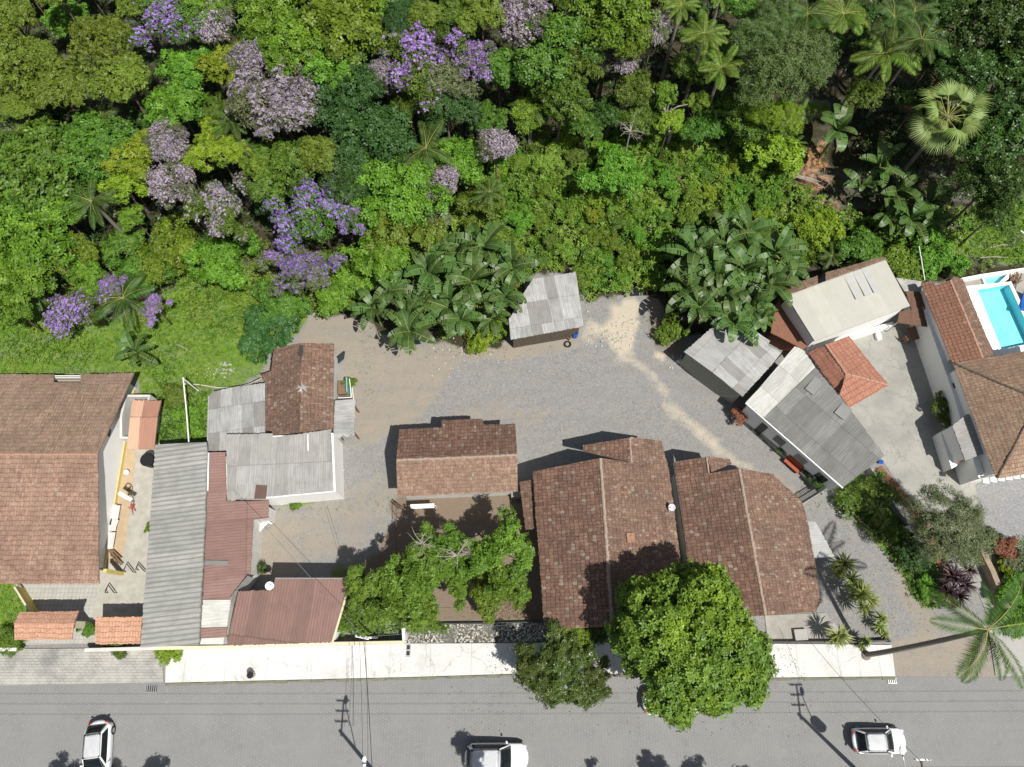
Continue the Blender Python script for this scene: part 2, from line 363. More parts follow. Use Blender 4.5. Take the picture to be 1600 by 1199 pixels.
# kinds: R, Hz, blobs, tufts, leaflets, L, W
KIND = {
 'olive':  dict(R=3, Hz=1.1, nb=32, n=4600, k=4, L=.17, W=.12, rb=(.2, .3), lobes=.12, per=9, rc=.26),
 'bright': dict(R=3, Hz=1.9, nb=26, n=2500, k=5, L=.30, W=.17, rb=(.2, .34), lobes=.25, per=7, rc=.36),
 'lime':   dict(R=3, Hz=1.8, nb=22, n=2700, k=5, L=.25, W=.14, rb=(.2, .34), lobes=.25, per=8, rc=.32),
 'mid':    dict(R=3, Hz=2.0, nb=24, n=2800, k=4, L=.26, W=.14, rb=(.22, .36), lobes=.25, per=8, rc=.34),
 'dark':   dict(R=3, Hz=2.2, nb=30, n=2600, k=4, L=.27, W=.14, rb=(.22, .34), lobes=.25, per=7, rc=.34),
 'blue':   dict(R=3, Hz=2.0, nb=24, n=4000, k=4, L=.19, W=.10, rb=(.26, .4), lobes=.18, per=8, rc=.26),
 'grey':   dict(R=3, Hz=1.8, nb=24, n=3000, k=4, L=.2, W=.07, rb=(.22, .34), lobes=.3, per=7, rc=.3),
 'feather':dict(R=3, Hz=2.0, nb=26, n=3800, k=5, L=.27, W=.055, rb=(.22, .36), lobes=.25, per=8, rc=.32),
 'shrub':  dict(R=3, Hz=1.1, nb=24, n=2300, k=4, L=.27, W=.17, rb=(.2, .36), lobes=.35, per=7, rc=.36),
 'garden': dict(R=3, Hz=1.7, nb=24, n=1900, k=6, L=.31, W=.14, rb=(.16, .28), lobes=.4, per=6, rc=.38),
 'lilac':  dict(R=3, Hz=1.9, nb=28, n=2600, k=4, L=.22, W=.09, rb=(.24, .36), lobes=.14, per=6, rc=.3),
 'purple': dict(R=3, Hz=1.6, nb=28, n=2000, k=4, L=.24, W=.10, rb=(.16, .28), lobes=.38, per=6, rc=.32),
}
CACHE = {}
def variants(kind, leafmat, nvar=3, flower=None):
    key = (kind, leafmat, flower)
    if key in CACHE: return CACHE[key]
    out = []
    for v in range(nvar):
        p = dict(KIND[kind]); seed = sum(map(ord, kind + leafmat)) * 7 + v
        R, Hz = p.pop('R'), p.pop('Hz')
        me, (C, N, bt, B) = foliage_mesh('foliage', seed, R, Hz, p.pop('nb'), p.pop('n'), p.pop('k'), p.pop('L'), p.pop('W'), **p)
        me.materials.append(LM[leafmat]); fl = None
        if flower:
            rng = np.random.default_rng(seed + 5)
            q = np.sin(C[:, 0] * 1.1 + v) + np.cos(C[:, 1] * 1.3 + 2 * v) + rng.normal(0, .5, len(C)) + (bt - .5) * 5 + 1.0
            s = (q > .9 if flower == 'purple' else q > .7) & (C[:, 2] > -.2)
            Cf = np.repeat(C[s], 2, 0) + rng.normal(0, .13, (2 * s.sum(), 3)) + [0, 0, .08]
            V, F, T = tufts(rng, Cf, np.repeat(N[s], 2, 0) + [0, 0, .4], 4, .12, .11, lift=.05)
            fl = np_mesh('blossom', V, F, None, T); fl.materials.append(LM[flower])
        out.append((me, fl, trunk_mesh(seed, 6.0, .17, B, 6.0)))
        out[-1][2].materials.append(M['bark'])
    CACHE[key] = out; return out
rt = random.Random(11)
def tree(name, px, py, rpx, h, kind, label, leafmat=None, group=None, flower=None, cat='tree', sq=1.0, rz=None, base_z=None):
    """crown centre seen at px,py; h = height of crown centre over the ground"""
    leafmat = leafmat or kind
    p = PT(px, py, h) if base_z is None else P(px, py, base_z + h)
    r = rpx / pxm(p); g = (float(tz(p.x, p.y)) if base_z is None else base_z)
    vs = variants(kind, leafmat, 2 if kind not in ('mid', 'shrub', 'bright') else 3, flower); me, fl, tr = vs[rt.randrange(len(vs))]
    root = empty(name, (p.x, p.y, g), label, cat, group, rt.uniform(0, 6.28) if rz is None else rz)
    s = r / 2.95; sz = s * rt.uniform(.85, 1.1)
    asp = rt.uniform(.88, 1.12) * sq
    def part(nm, m, scl, loc=(0, 0, 0)):
        o = bpy.data.objects.new(nm, m); COL.objects.link(o); o.parent = root; o.scale = scl; o.location = loc; return o
    part('foliage', me, (s * asp, s / asp, sz), (0, 0, h))
    if fl: part('blossom', fl, (s * asp, s / asp, sz), (0, 0, h))
    part('trunk', tr, (s, s, h / 6.0))
    return root

# ---- palms
def frond_mesh(seed, L, nl=30, ll=.75, droop=.55, up=.35, twist=.0, w=.05, mat='palm', rib=.025):
    rng = np.random.default_rng(seed); t = np.linspace(0, 1, nl)
    ang = up - (up + droop * 1.6) * t ** 1.3
    x = np.concatenate([[0], np.cumsum(np.cos(ang[:-1]) * L / (nl - 1))]); z = np.concatenate([[0], np.cumsum(np.sin(ang[:-1]) * L / (nl - 1))])
    side = .12 * L * np.sin(t * 1.5) * rng.uniform(-1, 1)
    Rc = np.stack([x, side, z], 1); V = []; F = []; mi = []; T = []
    for i in range(nl - 1):                # rachis
        wi = rib * (1.1 - t[i]); o = len(V)
        for q, ww in ((Rc[i], wi), (Rc[i + 1], wi * .9)):
            V += [q + [0, ww, 0], q + [0, -ww, 0]]
        F.append([o, o + 2, o + 3, o + 1]); mi.append(1); T.append(.5)
    for i in range(2, nl):
        d = unit(Rc[i] - Rc[i - 1]); env = math.sin(min(1, (t[i] * .97 + .08)) * math.pi) ** .55
        for s in (-1, 1):
            for sub in (0, .5):
                l = ll * env * rng.uniform(.85, 1.1); q = Rc[i] - d * L / nl * sub
                out = unit(np.array([d[0] * .55, s * 1.0, -.15 + rng.uniform(-.12, .12)]))
                m = q + out * l * .5 + [0, 0, -.04]; tip = q + out * l + [0, 0, -.32 * l]
                wv = d * w * .5; o = len(V)
                V += [q, m + wv, tip, m - wv]; F.append([o, o + 1, o + 2, o + 3]); mi.append(0); T.append(rng.uniform(.1, .9))
    me = np_mesh('frond', np.array(V), np.array(F), mi, T); me.materials.append(LM[mat]); me.materials.append(M['rachis']); return me
FR = {}
def palm(name, px, py, rpx, h, label, group=None, mat='palm', nf=13, ll=.75, base=None, seed=0, trunk_r=.13, leanxy=None, up=(.1, .75)):
    p = PT(px, py, h); r = rpx / pxm(p); g = float(tz(p.x, p.y))
    b = base or (p.x + rt.uniform(-.6, .6), p.y + rt.uniform(-.6, .6)); gb = float(tz(*b)) if base is None else 0.0
    root = empty(name, (b[0], b[1], gb), label, 'palm tree', group)
    key = (mat, ll)
    if key not in FR: FR[key] = [frond_mesh(50 + i, 3.0, ll=ll * .8, droop=.35 + .12 * i, up=.55 - .2 * (i % 3), mat=mat) for i in range(4)]
    top = Vector((p.x - b[0], p.y - b[1], p.z - gb))
    bm = bmesh.new(); n = 14
    pts = [Vector((top.x * (i / n) ** 1.25, top.y * (i / n) ** 1.25, -.3 + (top.z + .3) * i / n)) for i in range(n + 1)]
    add_tube(bm, pts, trunk_r * 1.35, 8, trunk_r)
    for i in range(1, n * 3):              # leaf-scar rings
        t = i / (n * 3); q = pts[min(n - 1, int(t * n))].lerp(pts[min(n, int(t * n) + 1)], t * n - int(t * n)); rr = trunk_r * (1.35 - .35 * t) * 1.07
        add_cyl(bm, q - Vector((0, 0, .02)), q + Vector((0, 0, .03)), rr, rr * .95, 8)
    me = bpy.data.meshes.new('trunk'); bm.to_mesh(me); bm.free(); obj('trunk', me, M['palm_trunk'], root)
    rg = random.Random(seed + int(px * 3 + py)); a0 = rg.uniform(0, 6)
    for i in range(nf):
        f = bpy.data.objects.new('frond', FR[key][(i + seed) % 4]); COL.objects.link(f); f.parent = root
        a = a0 + i * 2.399 + rg.uniform(-.2, .2); s = r / 2.75 * rg.uniform(.8, 1.12)
        f.location = top; f.scale = (s, s * rg.uniform(.7, .95), s)
        f.rotation_euler = (rg.uniform(-.35, .35), -rg.uniform(*up) * (1 - i / nf * .6) + .15, a)
    return root
# ---- banana plants
def banana_leaf(seed, L=2.2, W=.62, droop=1.0, up=1.0):
    rng = np.random.default_rng(seed); n = 15; t = np.linspace(0, 1, n)
    ang = up - (up + droop) * t ** 1.2; ds = L / (n - 1)
    x = np.concatenate([[0], np.cumsum(np.cos(ang[:-1]) * ds)]); z = np.concatenate([[0], np.cumsum(np.sin(ang[:-1]) * ds)])
    V = []; F = []; mi = []; T = []; yb = .06 * np.sin(t * 3 + seed)
    for s in (-1, 1):
        gapi = set(rng.choice(np.arange(5, n - 1), 3, replace=False)) if seed % 3 else set(rng.choice(np.arange(4, n - 1), 2, replace=False))
        sag = rng.uniform(-.1, .5)
        for i in range(1, n - 1):
            t0, t1 = t[i], t[i + 1] - (.028 if i in gapi else 0.0)
            q = []
            for tt, j in ((t0, i), (t1, i + 1)):
                wv = W / 2 * max(0.02, math.sin(min(1, max(0, (tt - .06) / .94)) * math.pi) ** .55)
                c = np.array([np.interp(tt, t, x), np.interp(tt, t, yb), np.interp(tt, t, z)])
                e = c + [.06 * s * 0 + .1 * wv, s * wv, wv * (.28 - sag) + rng.uniform(-.02, .02)]
                q.append((c, e))
            o = len(V); V += [q[0][0], q[0][1], q[1][1], q[1][0]]; F.append([o, o + 1, o + 2, o + 3]); mi.append(0); T.append(.35 + .3 * rng.random() + .15 * s)
    for i in range(n - 1):
        wi = .022 * (1.15 - t[i]); o = len(V)
        for j in (i, i + 1):
            c = np.array([x[j], yb[j], z[j] + .012]); V += [c + [0, wi, 0], c - [0, wi, 0]]
        F.append([o, o + 2, o + 3, o + 1]); mi.append(1); T.append(.5)
    me = np_mesh('leaf', np.array(V), np.array(F), mi, T); me.materials.append(LM['banana']); me.materials.append(M['midrib']); return me
BL = [banana_leaf(i, L=2.2 + .1 * (i % 3), W=.74, droop=.5 + .18 * (i % 4), up=1.1 - .25 * (i % 3)) for i in range(7)]
def pseudostem():
    bm = bmesh.new(); add_tube(bm, [(0, 0, -.3), (.03, 0, 1.0), (0, .03, 2.0)], .12, 8, .07)
    me = bpy.data.meshes.new('stem'); bm.to_mesh(me); bm.free(); me.materials.append(M['midrib']); return me
DL = []
for i_ in range(2):
    m_ = banana_leaf(20 + i_, 1.7, .45, droop=1.5, up=.2); m_.materials[0] = LM['litter']; m_.name = 'dead_leaf'; DL.append(m_)
BS = pseudostem()
def banana(px, py, rpx, h, label, group, nl=11):
    p = PT(px, py, h); r = rpx / pxm(p); g = float(tz(p.x, p.y)); s = r / 1.62
    root = empty('banana_plant', (p.x, p.y, g), label, 'banana plant', group, rt.uniform(0, 6))
    st = bpy.data.objects.new('stem', BS); COL.objects.link(st); st.parent = root; st.scale = (s, s, h / 2)
    for i in range(nl):
        f = bpy.data.objects.new('leaf', BL[rt.randrange(7)]); COL.objects.link(f); f.parent = root
        k = s * rt.uniform(.8, 1.1); f.scale = (k, k * rt.uniform(.85, 1.1), k); f.location = (0, 0, h * .96 + i * .02)
        f.rotation_euler = (rt.uniform(-.3, .3), -rt.uniform(-.2, .35) - (.9 if i == nl - 1 else 0), i * 2.4 + rt.uniform(-.35, .35))
    if rt.random() < .7:
        f = bpy.data.objects.new('dead_leaf', DL[rt.randrange(2)]); COL.objects.link(f); f.parent = root; f.location = (0, 0, h * .9); f.scale = (s, s, s); f.rotation_euler = (0, .5, rt.uniform(0, 6)); f['label'] = 'dry brown hanging leaf'
    return root
# ---- strap-leaved rosette plants (several heads)
def strap_mesh(seed, n=70, L=.8, W=.07, mat='yucca'):
    rng = np.random.default_rng(seed); V = []; F = []; T = []
    for i in range(n):
        a = rng.uniform(0, 6.283); e = rng.uniform(-.15, 1.35); l = L * rng.uniform(.75, 1.1)
        d = np.array([math.cos(a), math.sin(a), 0]); s = np.array([-math.sin(a), math.cos(a), 0]) * W / 2
        p0 = np.zeros(3); p1 = d * l * .55 * math.cos(e) + [0, 0, l * .55 * math.sin(e)]; p2 = p1 + d * l * .5 * math.cos(e - .6) + [0, 0, l * .5 * math.sin(e - .6)]
        o = len(V); V += [p0 - s * .5, p0 + s * .5, p1 + s, p1 - s, p2]; tt = rng.random()
        F += [[o, o + 1, o + 2, o + 3], [o + 3, o + 2, o + 4, o + 4]]; T += [tt, tt]
    V = np.array(V); F2 = [f for f in F]
    me = bpy.data.meshes.new('leaf_rosette'); me.from_pydata(V.tolist(), [], [f if f[2] != f[3] else f[:3] for f in F2])
    at = me.attributes.new('tint', 'FLOAT', 'FACE'); at.data.foreach_set('value', np.array(T, np.float32)); me.materials.append(LM[mat]); return me
SM = {k: [strap_mesh(i, mat=k) for i in range(3)] for k in ('yucca', 'cordy')}
def strap_plant(name, heads, label, mat='yucca', group=None, cat='plant'):
    c = PT(heads[0][0], heads[0][1], 0); root = empty(name, (c.x, c.y, float(tz(c.x, c.y))), label, cat, group)
    bm = bmesh.new()
    for (px, py, rpx, h) in heads:
        p = PT(px, py, h) - root.location; r = rpx / pxm(p + root.location)
        add_tube(bm, [(p.x * .4, p.y * .4, -.1), (p.x * .8, p.y * .8, p.z * .6), p], .05, 6, .035)
        f = bpy.data.objects.new('leaf_rosette', SM[mat][rt.randrange(3)]); COL.objects.link(f); f.parent = root; f.location = p
        k = r / .8; f.scale = (k, k, k); f.rotation_euler = (rt.uniform(-.3, .3), rt.uniform(-.3, .3), rt.uniform(0, 6))
    me = bpy.data.meshes.new('stem'); bm.to_mesh(me); bm.free(); obj('stem', me, M['bark'], root); return root
def fan_palm(px, py, rpx, h, label):
    p = PT(px, py, h); r = rpx / pxm(p); g = float(tz(p.x, p.y)); root = empty('fan_palm', (p.x, p.y, g), label, 'palm tree')
    bm = bmesh.new(); add_tube(bm, [(0, 0, -.3), (.05, 0, h * .5), (0, 0, h)], .2, 8, .15)
    me = bpy.data.meshes.new('trunk'); bm.to_mesh(me); bm.free(); obj('trunk', me, M['palm_trunk'], root)
    rng = np.random.default_rng(4); V = []; F = []; mi = []; T = []
    m = 20; a = np.linspace(-1.35, 1.35, m + 1)
    for i in range(m):
        am = (a[i] + a[i + 1]) / 2; l = 1.0 - .15 * abs(am) / 2; dz = -.05
        o = len(V); b0 = np.array([.62 * math.cos(a[i]), .62 * math.sin(a[i]), .02]); b1 = np.array([.62 * math.cos(a[i + 1]), .62 * math.sin(a[i + 1]), .02])
        tip = np.array([l * 1.15 * math.cos(am), l * 1.15 * math.sin(am), -.34 + rng.uniform(-.16, .08)])
        V += [[0, 0, 0], b0, tip, b1]; F.append([o, o + 1, o + 2, o + 3]); mi.append(0); T.append(rng.random())
    o = len(V); V += [[-1.3, .025, -.1], [-1.3, -.025, -.1], [.1, -.02, .01], [.1, .02, .01]]; F.append([o, o + 1, o + 2, o + 3]); mi.append(1); T.append(.5)
    V = np.array(V, float); V[:, 0] += 1.3
    me = np_mesh('fan_leaf', V, np.array(F), mi, T); me.materials.append(LM['fan']); me.materials.append(M['rachis'])
    for i in range(44):
        f = bpy.data.objects.new('fan_leaf', me); COL.objects.link(f); f.parent = root; f.location = (0, 0, h)
        k = r / 2.35 * rt.uniform(.5, 1.08); f.scale = (k, k, k); t = i / 44
        f.rotation_euler = (rt.uniform(-.5, .5), .75 - 1.5 * t + rt.uniform(-.25, .25), i * 2.399)
    return root
# ------------------------------------------------------------------ ground sheet with painted soil zones
def poly_mask(px, py, poly, soft=4.0):
    """soft inside mask in picture-projected ground coordinates (soil areas surveyed from above)"""
    n = len(poly); inside = np.zeros(px.shape, bool); dist = np.full(px.shape, 1e9)
    for i in range(n):
        x0, y0 = poly[i]; x1, y1 = poly[(i + 1) % n]
        c = ((y0 > py) != (y1 > py)) & (px < (x1 - x0) * (py - y0) / ((y1 - y0) or 1e-9) + x0); inside ^= c
        dx, dy = x1 - x0, y1 - y0; t = np.clip(((px - x0) * dx + (py - y0) * dy) / (dx * dx + dy * dy + 1e-9), 0, 1)
        dist = np.minimum(dist, np.hypot(px - x0 - t * dx, py - y0 - t * dy))
    s = np.where(inside, dist, -dist); return np.clip(.5 + s / (2 * soft), 0, 1)
def wob(x, y, a, k):
    return a * (np.sin(x * k + 1.3 * np.sin(y * k * .7 + 1)) + .6 * np.sin(y * k * 1.9 + 2 * np.sin(x * k * 1.3)) + .4 * np.sin((x + y) * k * 3.1))
gx = np.concatenate([[-400, -200, -120, -80], np.arange(-62, 62.01, .33), [80, 120, 200, 400]])
gy = np.concatenate([[-300, -120, -60, -30], np.arange(-14, 40, .33), np.arange(40, 90.01, .8), [110, 150, 250, 400]])
X, Y = np.meshgrid(gx, gy); Z = tz(X, np.minimum(Y, 120))
rough_ = np.clip((Y - edge_y(X)) / 6, 0, 1) * np.clip((80 - Y) / 10, 0, 1); Z = Z + rough_ * .25 * (np.sin(X * .9 + np.sin(Y * .7)) * np.cos(Y * 1.1)) - .012
gpx, gpy = proj(X, np.clip(Y, -30, 120), Z); wx, wy = gpx + wob(X, Y, 4, 1.1), gpy + wob(Y, X, 4, 1.2)
def zone(polys, soft=5): 
    m = np.zeros(X.shape)
    for q in polys:
        pp, s, k = (q if isinstance(q[0], list) else (q, soft, 1.0)); m = np.maximum(m, poly_mask(wx, wy, pp, s) * k)
    return m
front = (Y < -2)
grass = zone([([(-80, 440), (180, 500), (300, 430), (480, 470), (468, 515), (425, 545), (405, 590), (330, 612), (322, 690), (246, 695), (215, 590), (-80, 590)], 5, 1.0),
  ([(1500, 400), (1440, 440), (1460, 380), (1530, 330), (1620, 290), (1620, 420)], 8, 1.0), ([(1255, 150), (1300, 160), (1295, 190), (1250, 190)], 5, 1.),
  ([(1300, 770), (1345, 735), (1470, 900), (1500, 950), (1440, 950), (1400, 880)], 4, 1.0), ([(-200, 900), (20, 900), (50, 955), (34, 1012), (-200, 1012)], 3, 1.),
  ([(440, 775), (525, 770), (527, 782), (440, 790)], 3, .8), ([(520, 880), (700, 960), (620, 990), (520, 990)], 6, .6), ([(1540, 850), (1620, 840), (1620, 1000), (1570, 960)], 4, .8)])
dirt = zone([([(400, 590), (470, 515), (475, 490), (560, 500), (640, 540), (800, 528), (920, 520), (900, 545), (720, 570), (690, 600), (640, 670), (560, 700), (530, 640), (540, 560)], 16, .95),
  ([(620, 660), (770, 620), (900, 640), (840, 668), (640, 690)], 16, .5), ([(500, 760), (700, 720), (560, 880), (400, 900), (400, 800)], 26, .55), ([(400, 830), (450, 800), (470, 900), (395, 905)], 10, .9),
  ([(1195, 740), (1215, 735), (1265, 790), (1240, 800)], 6, .8), ([(1395, 1004), (1540, 985), (1560, 1060), (1398, 1060)], 5, 1.0), ([(1360, 820), (1400, 850), (1480, 990), (1430, 1005), (1400, 900)], 8, .7),
  ([(325, 560), (400, 560), (400, 590), (330, 612)], 8, .8), ([(200, 540), (40, 555), (60, 500), (120, 520)], 8, .35), ([(1240, 1060), (1440, 1010), (1420, 930), (1500, 1010)], 10, .5),
  ([(-60, 1066), (258, 1066), (258, 1080), (-60, 1085)], 3, .5), ([(1180, 1058), (1400, 1058), (1600, 1060), (1600, 1074), (1180, 1070)], 3, .5)])
sand = zone([([(955, 470), (985, 460), (1000, 480), (995, 540), (985, 558), (1010, 575), (1035, 590), (1065, 640), (1130, 690), (1200, 745), (1190, 755), (1110, 705), (1050, 655), (1030, 605), (1000, 580), (965, 570), (945, 535), (905, 525), (920, 508), (950, 500)], 14, .72), ([(958, 475), (985, 465), (998, 485), (990, 540), (970, 560), (950, 530), (930, 515), (955, 500)], 12, 1.0),
  ([(1020, 545), (1045, 550), (1040, 570), (1022, 565)], 6, .8)])
soil = zone([([(618, 780), (850, 770), (852, 975), (640, 975), (560, 960), (520, 900), (600, 860)], 8, 1.0), ([(1000, 450), (1075, 440), (1070, 560), (1030, 560), (1010, 500)], 8, .6)])
red = zone([([(1225, 240), (1290, 215), (1300, 290), (1250, 300)], 8, 1.), ([(975, 265), (1000, 270), (1000, 330), (975, 325)], 6, 1.), ([(1400, 140), (1440, 140), (1430, 180), (1400, 175)], 6, 1.), ([(1255, 310), (1320, 305), (1310, 345), (1260, 340)], 6, .8)])
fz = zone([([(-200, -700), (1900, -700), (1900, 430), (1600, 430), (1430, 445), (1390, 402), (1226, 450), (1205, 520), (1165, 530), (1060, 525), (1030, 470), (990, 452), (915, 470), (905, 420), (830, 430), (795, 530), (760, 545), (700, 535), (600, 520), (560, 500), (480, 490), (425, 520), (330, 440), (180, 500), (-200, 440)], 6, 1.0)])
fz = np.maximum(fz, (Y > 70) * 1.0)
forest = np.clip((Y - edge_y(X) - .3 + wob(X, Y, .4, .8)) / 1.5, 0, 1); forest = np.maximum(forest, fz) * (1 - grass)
gme = bpy.data.meshes.new('ground'); ny, nx = X.shape
idx = np.arange(ny * nx).reshape(ny, nx); Fg = np.stack([idx[:-1, :-1], idx[:-1, 1:], idx[1:, 1:], idx[1:, :-1]], -1).reshape(-1, 4)
gme = np_mesh('ground', np.stack([X, Y, Z], -1).reshape(-1, 3), Fg)
for nm, a in (('grass', grass), ('dirt', dirt), ('sand', sand), ('soil', soil), ('red', red), ('forest', forest)):
    at = gme.attributes.new('z_' + nm, 'FLOAT', 'POINT'); at.data.foreach_set('value', a.ravel().astype(np.float32))
gme.polygons.foreach_set('use_smooth', np.ones(len(gme.polygons), bool))
t = NT('ground_soil', .95, .1)
fine = t.noise(9, 6, rough=.75); med = t.noise(1.1, 5, rough=.6); big_ = t.noise(.22, 3)
pe = t.n('TexVoronoi', {'Vector': t.wpos(), 'Scale': 11.0}).outputs['Color']
pv = t.n('SeparateXYZ', {0: pe}).outputs[0]
def zmask(nm, k=.5):
    a = t.n('Attribute', attribute_name='z_' + nm).outputs['Fac']
    return t.ramp(t.math('ADD', a, t.math('MULTIPLY', t.math('SUBTRACT', t.math('ADD', t.math('MULTIPLY', med, .6), t.math('MULTIPLY', fine, .4)), .5), 1.1)), .3, .7)
col = t.mix(pv, (.18, .18, .177), (.275, .273, .263))
col = t.mix(t.math('MULTIPLY', t.ramp(med, .4, .7), .45), col, (.30, .275, .225)); col = t.mix(t.math('MULTIPLY', t.ramp(big_, .45, .65), .35), col, (.24, .24, .235))
col = t.mix(t.math('MULTIPLY', zmask('dirt'), t.ramp(t.noise(.9, 5, rough=.65), .3, .6)), col, t.mix(fine, (.23, .205, .17), (.34, .305, .25)))
col = t.mix(t.math('MULTIPLY', zmask('dirt'), .35), col, t.mix(fine, (.22, .18, .135), (.38, .315, .24)))
col = t.mix(zmask('soil'), col, t.mix(fine, (.12, .09, .065), (.27, .21, .155)))
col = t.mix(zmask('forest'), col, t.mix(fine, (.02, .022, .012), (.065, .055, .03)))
col = t.mix(zmask('grass'), col, t.mix(t.math('MULTIPLY', t.ramp(t.noise(2.6, 5, rough=.7), .5, .72), .8), t.mix(t.ramp(med, .35, .7), (.075, .155, .015), (.17, .25, .035)), (.22, .23, .10)))
col = t.mix(t.math('MULTIPLY', zmask('red'), t.ramp(t.noise(1.7, 5, rough=.7), .4, .56)), col, t.mix(t.ramp(fine, .38, .62), (.20, .085, .045), (.46, .25, .14)))
col = t.mix(t.math('MULTIPLY', t.ramp(t.noise(.5, 4, t.n('Mapping', {0: t.wpos(), 2: (0, 0, .5), 3: (.3, 1.8, 1)}).outputs[0]), .48, .7), .4), col, (.21, .205, .195))
col = t.mix(t.math('MULTIPLY', zmask('sand'), .8), col, t.mix(fine, (.40, .335, .25), (.62, .55, .43)))
col = t.mix(t.math('MULTIPLY', t.ramp(t.noise(24, 2), .69, .74), .6), col, (.6, .59, .56))
t.link(col, 'Base Color'); t.bump(t.math('ADD', t.math('MULTIPLY', fine, .6), t.math('MULTIPLY', med, 1.2)), .09, .8)
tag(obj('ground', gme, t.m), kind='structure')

def flat(name, pts, z, mat, th=0.0, hgt=None, kind='structure', parent=None, world=False):
    bm = bmesh.new(); q = [P(x, y, z) for x, y in pts] if not world else [Vector((p[0], p[1], z)) for p in pts]
    if th: prism(bm, q, z - th, z)
    else:
        f = bm.faces.new([bm.verts.new(p) for p in q]); f.normal_update()
        if f.normal.z < 0: f.normal_flip()
    o = bm_obj(name, bm, mat, parent, world=parent is not None)
    if kind and parent is None: o['kind'] = kind
    return o
# road of small concrete pavers
t = NT('paver_road', .9, .2)
wv = t.n('Mapping', {0: t.wpos(), 3: (1, 1, 1)}).outputs[0]
br = t.n('TexBrick', {'Vector': t.n('Mapping', {0: wv, 2: (0, 0, math.pi / 2)}).outputs[0], 'Scale': 1.0, 'Mortar Size': .015, 'Brick Width': .22, 'Row Height': .22, 'Color1': (.208, .208, .204, 1), 'Color2': (.228, .227, .222, 1), 'Mortar': (.182, .182, .177, 1), 'Bias': 0.0})
c = t.mix(t.math('MULTIPLY', t.ramp(t.noise(.5, 5), .4, .72), .5), br.outputs[0], (.25, .248, .238)); c = t.mix(t.math('MULTIPLY', t.ramp(t.noise(.16, 4, t.n('Mapping', {0: t.wpos(), 3: (1, 3.5, 1)}).outputs[0]), .48, .68), .5), c, (.215, .215, .205))
c = t.mix(t.math('MULTIPLY', t.ramp(t.noise(2.5, 5, rough=.7), .6, .75), .35), c, (.37, .36, .33))
c = t.mix(t.math('MULTIPLY', t.ramp(t.noise(.9, 5, t.n('Mapping', {0: t.wpos(), 3: (.12, 1.6, 1)}).outputs[0]), .5, .7), .35), c, (.235, .235, .228)); sp_ = t.n('TexVoronoi', {'Vector': t.wpos(), 'Scale': .55}).outputs['Distance']; c = t.mix(t.math('MULTIPLY', t.ramp(t.math('ADD', sp_, t.math('MULTIPLY', t.noise(3, 3), .3)), .32, .2), .35), c, (.16, .16, .155))
c = t.mix(t.math('MULTIPLY', t.ramp(t.noise(13, 3, rough=.8), .62, .72), .3), c, (.42, .41, .38))
t.link(c, 'Base Color'); t.bump(t.math('ADD', br.outputs[1], t.noise(18, 2)), .008, .5); M['road'] = t.m
flat('road', [(-900, 1066), (0, 1066), (258, 1063), (640, 1058), (800, 1053), (1195, 1060), (1398, 1057), (1600, 1060), (2500, 1060), (2500, 1420), (-900, 1420)], .004, M['road'])
t = NT('whitish_sidewalk', .85, .2)
c = t.mix(t.ramp(t.noise(.7, 5), .35, .75), (.60, .60, .575), (.52, .52, .495)); c = t.mix(t.math('MULTIPLY', t.ramp(t.noise(4, 5, rough=.75), .52, .72), .5), c, (.42, .415, .38)); c = t.mix(t.math('MULTIPLY', t.ramp(t.noise(.35, 4), .52, .66), .4), c, (.40, .395, .37))
jx = t.math('ABSOLUTE', t.math('SUBTRACT', t.math('FRACT', t.math('DIVIDE', t.n('SeparateXYZ', {0: t.wpos()}).outputs[0], 3.1)), .5)); c = t.mix(t.math('MULTIPLY', t.ramp(jx, .490, .4985), .6), c, (.25, .25, .22))
ck = t.n('TexVoronoi', {'Vector': t.n('VectorMath', {0: t.wpos(), 1: t.n('TexNoise', {'Vector': t.wpos(), 'Scale': 1.5}).outputs[1]}, operation='ADD').outputs[0], 'Scale': .3}, feature='DISTANCE_TO_EDGE').outputs[0]; c = t.mix(t.math('MULTIPLY', t.ramp(ck, .012, .004), .5), c, (.3, .29, .26)); c = t.mix(t.math('MULTIPLY', t.ramp(t.noise(1.6, 6, rough=.75), .56, .7), .55), c, (.40, .39, .36))
t.link(c, 'Base Color'); t.bump(t.noise(14, 3), .01); M['walk'] = t.m
kerbm = plain('mossy_kerb', (.22, .21, .16), .3, 3, c2=(.12, .13, .06), bump=.01)
def walk(name, pts, z, mat):
    o = flat(name, pts, z, mat, .16); return o
walk('sidewalk', [(260, 1014), (632, 1007), (640, 1006), (1000, 1004), (1393, 1008), (1399, 1057), (1195, 1059), (1000, 1054), (800, 1053), (640, 1058), (258, 1067)], .12, M['walk'])
for seg in ([(258, 1067), (640, 1058)], [(640, 1058), (800, 1053), (1000, 1054), (1195, 1059), (1399, 1057)]):
    a = [P(x, y, .12) for x, y in seg]; bm = bmesh.new()
    for i in range(len(a) - 1):
        d = a[i + 1] - a[i]; mid = (a[i] + a[i + 1]) / 2; k = int(d.length / .9)
        for j in range(k):
            q = a[i].lerp(a[i + 1], (j + .5) / k); wj = .17 + .05 * math.sin(j * 2.3)
            add_box(bm, (q.x, q.y - .10 - wj / 2 * .3, .055), (d.length / k * .985, wj, .11 + .01 * math.sin(j * 7)), math.atan2(d.y, d.x) + .01 * math.sin(j * 3))
    tag(bm_obj('kerb', bm, kerbm), kind='structure')
t = NT('stained_pavement', .9, .2)
br = t.n('TexBrick', {'Vector': t.wpos(), 'Scale': 1.0, 'Mortar Size': .012, 'Brick Width': .4, 'Row Height': .2, 'Color1': (.30, .295, .27, 1), 'Color2': (.36, .355, .33, 1), 'Mortar': (.2, .2, .18, 1)})
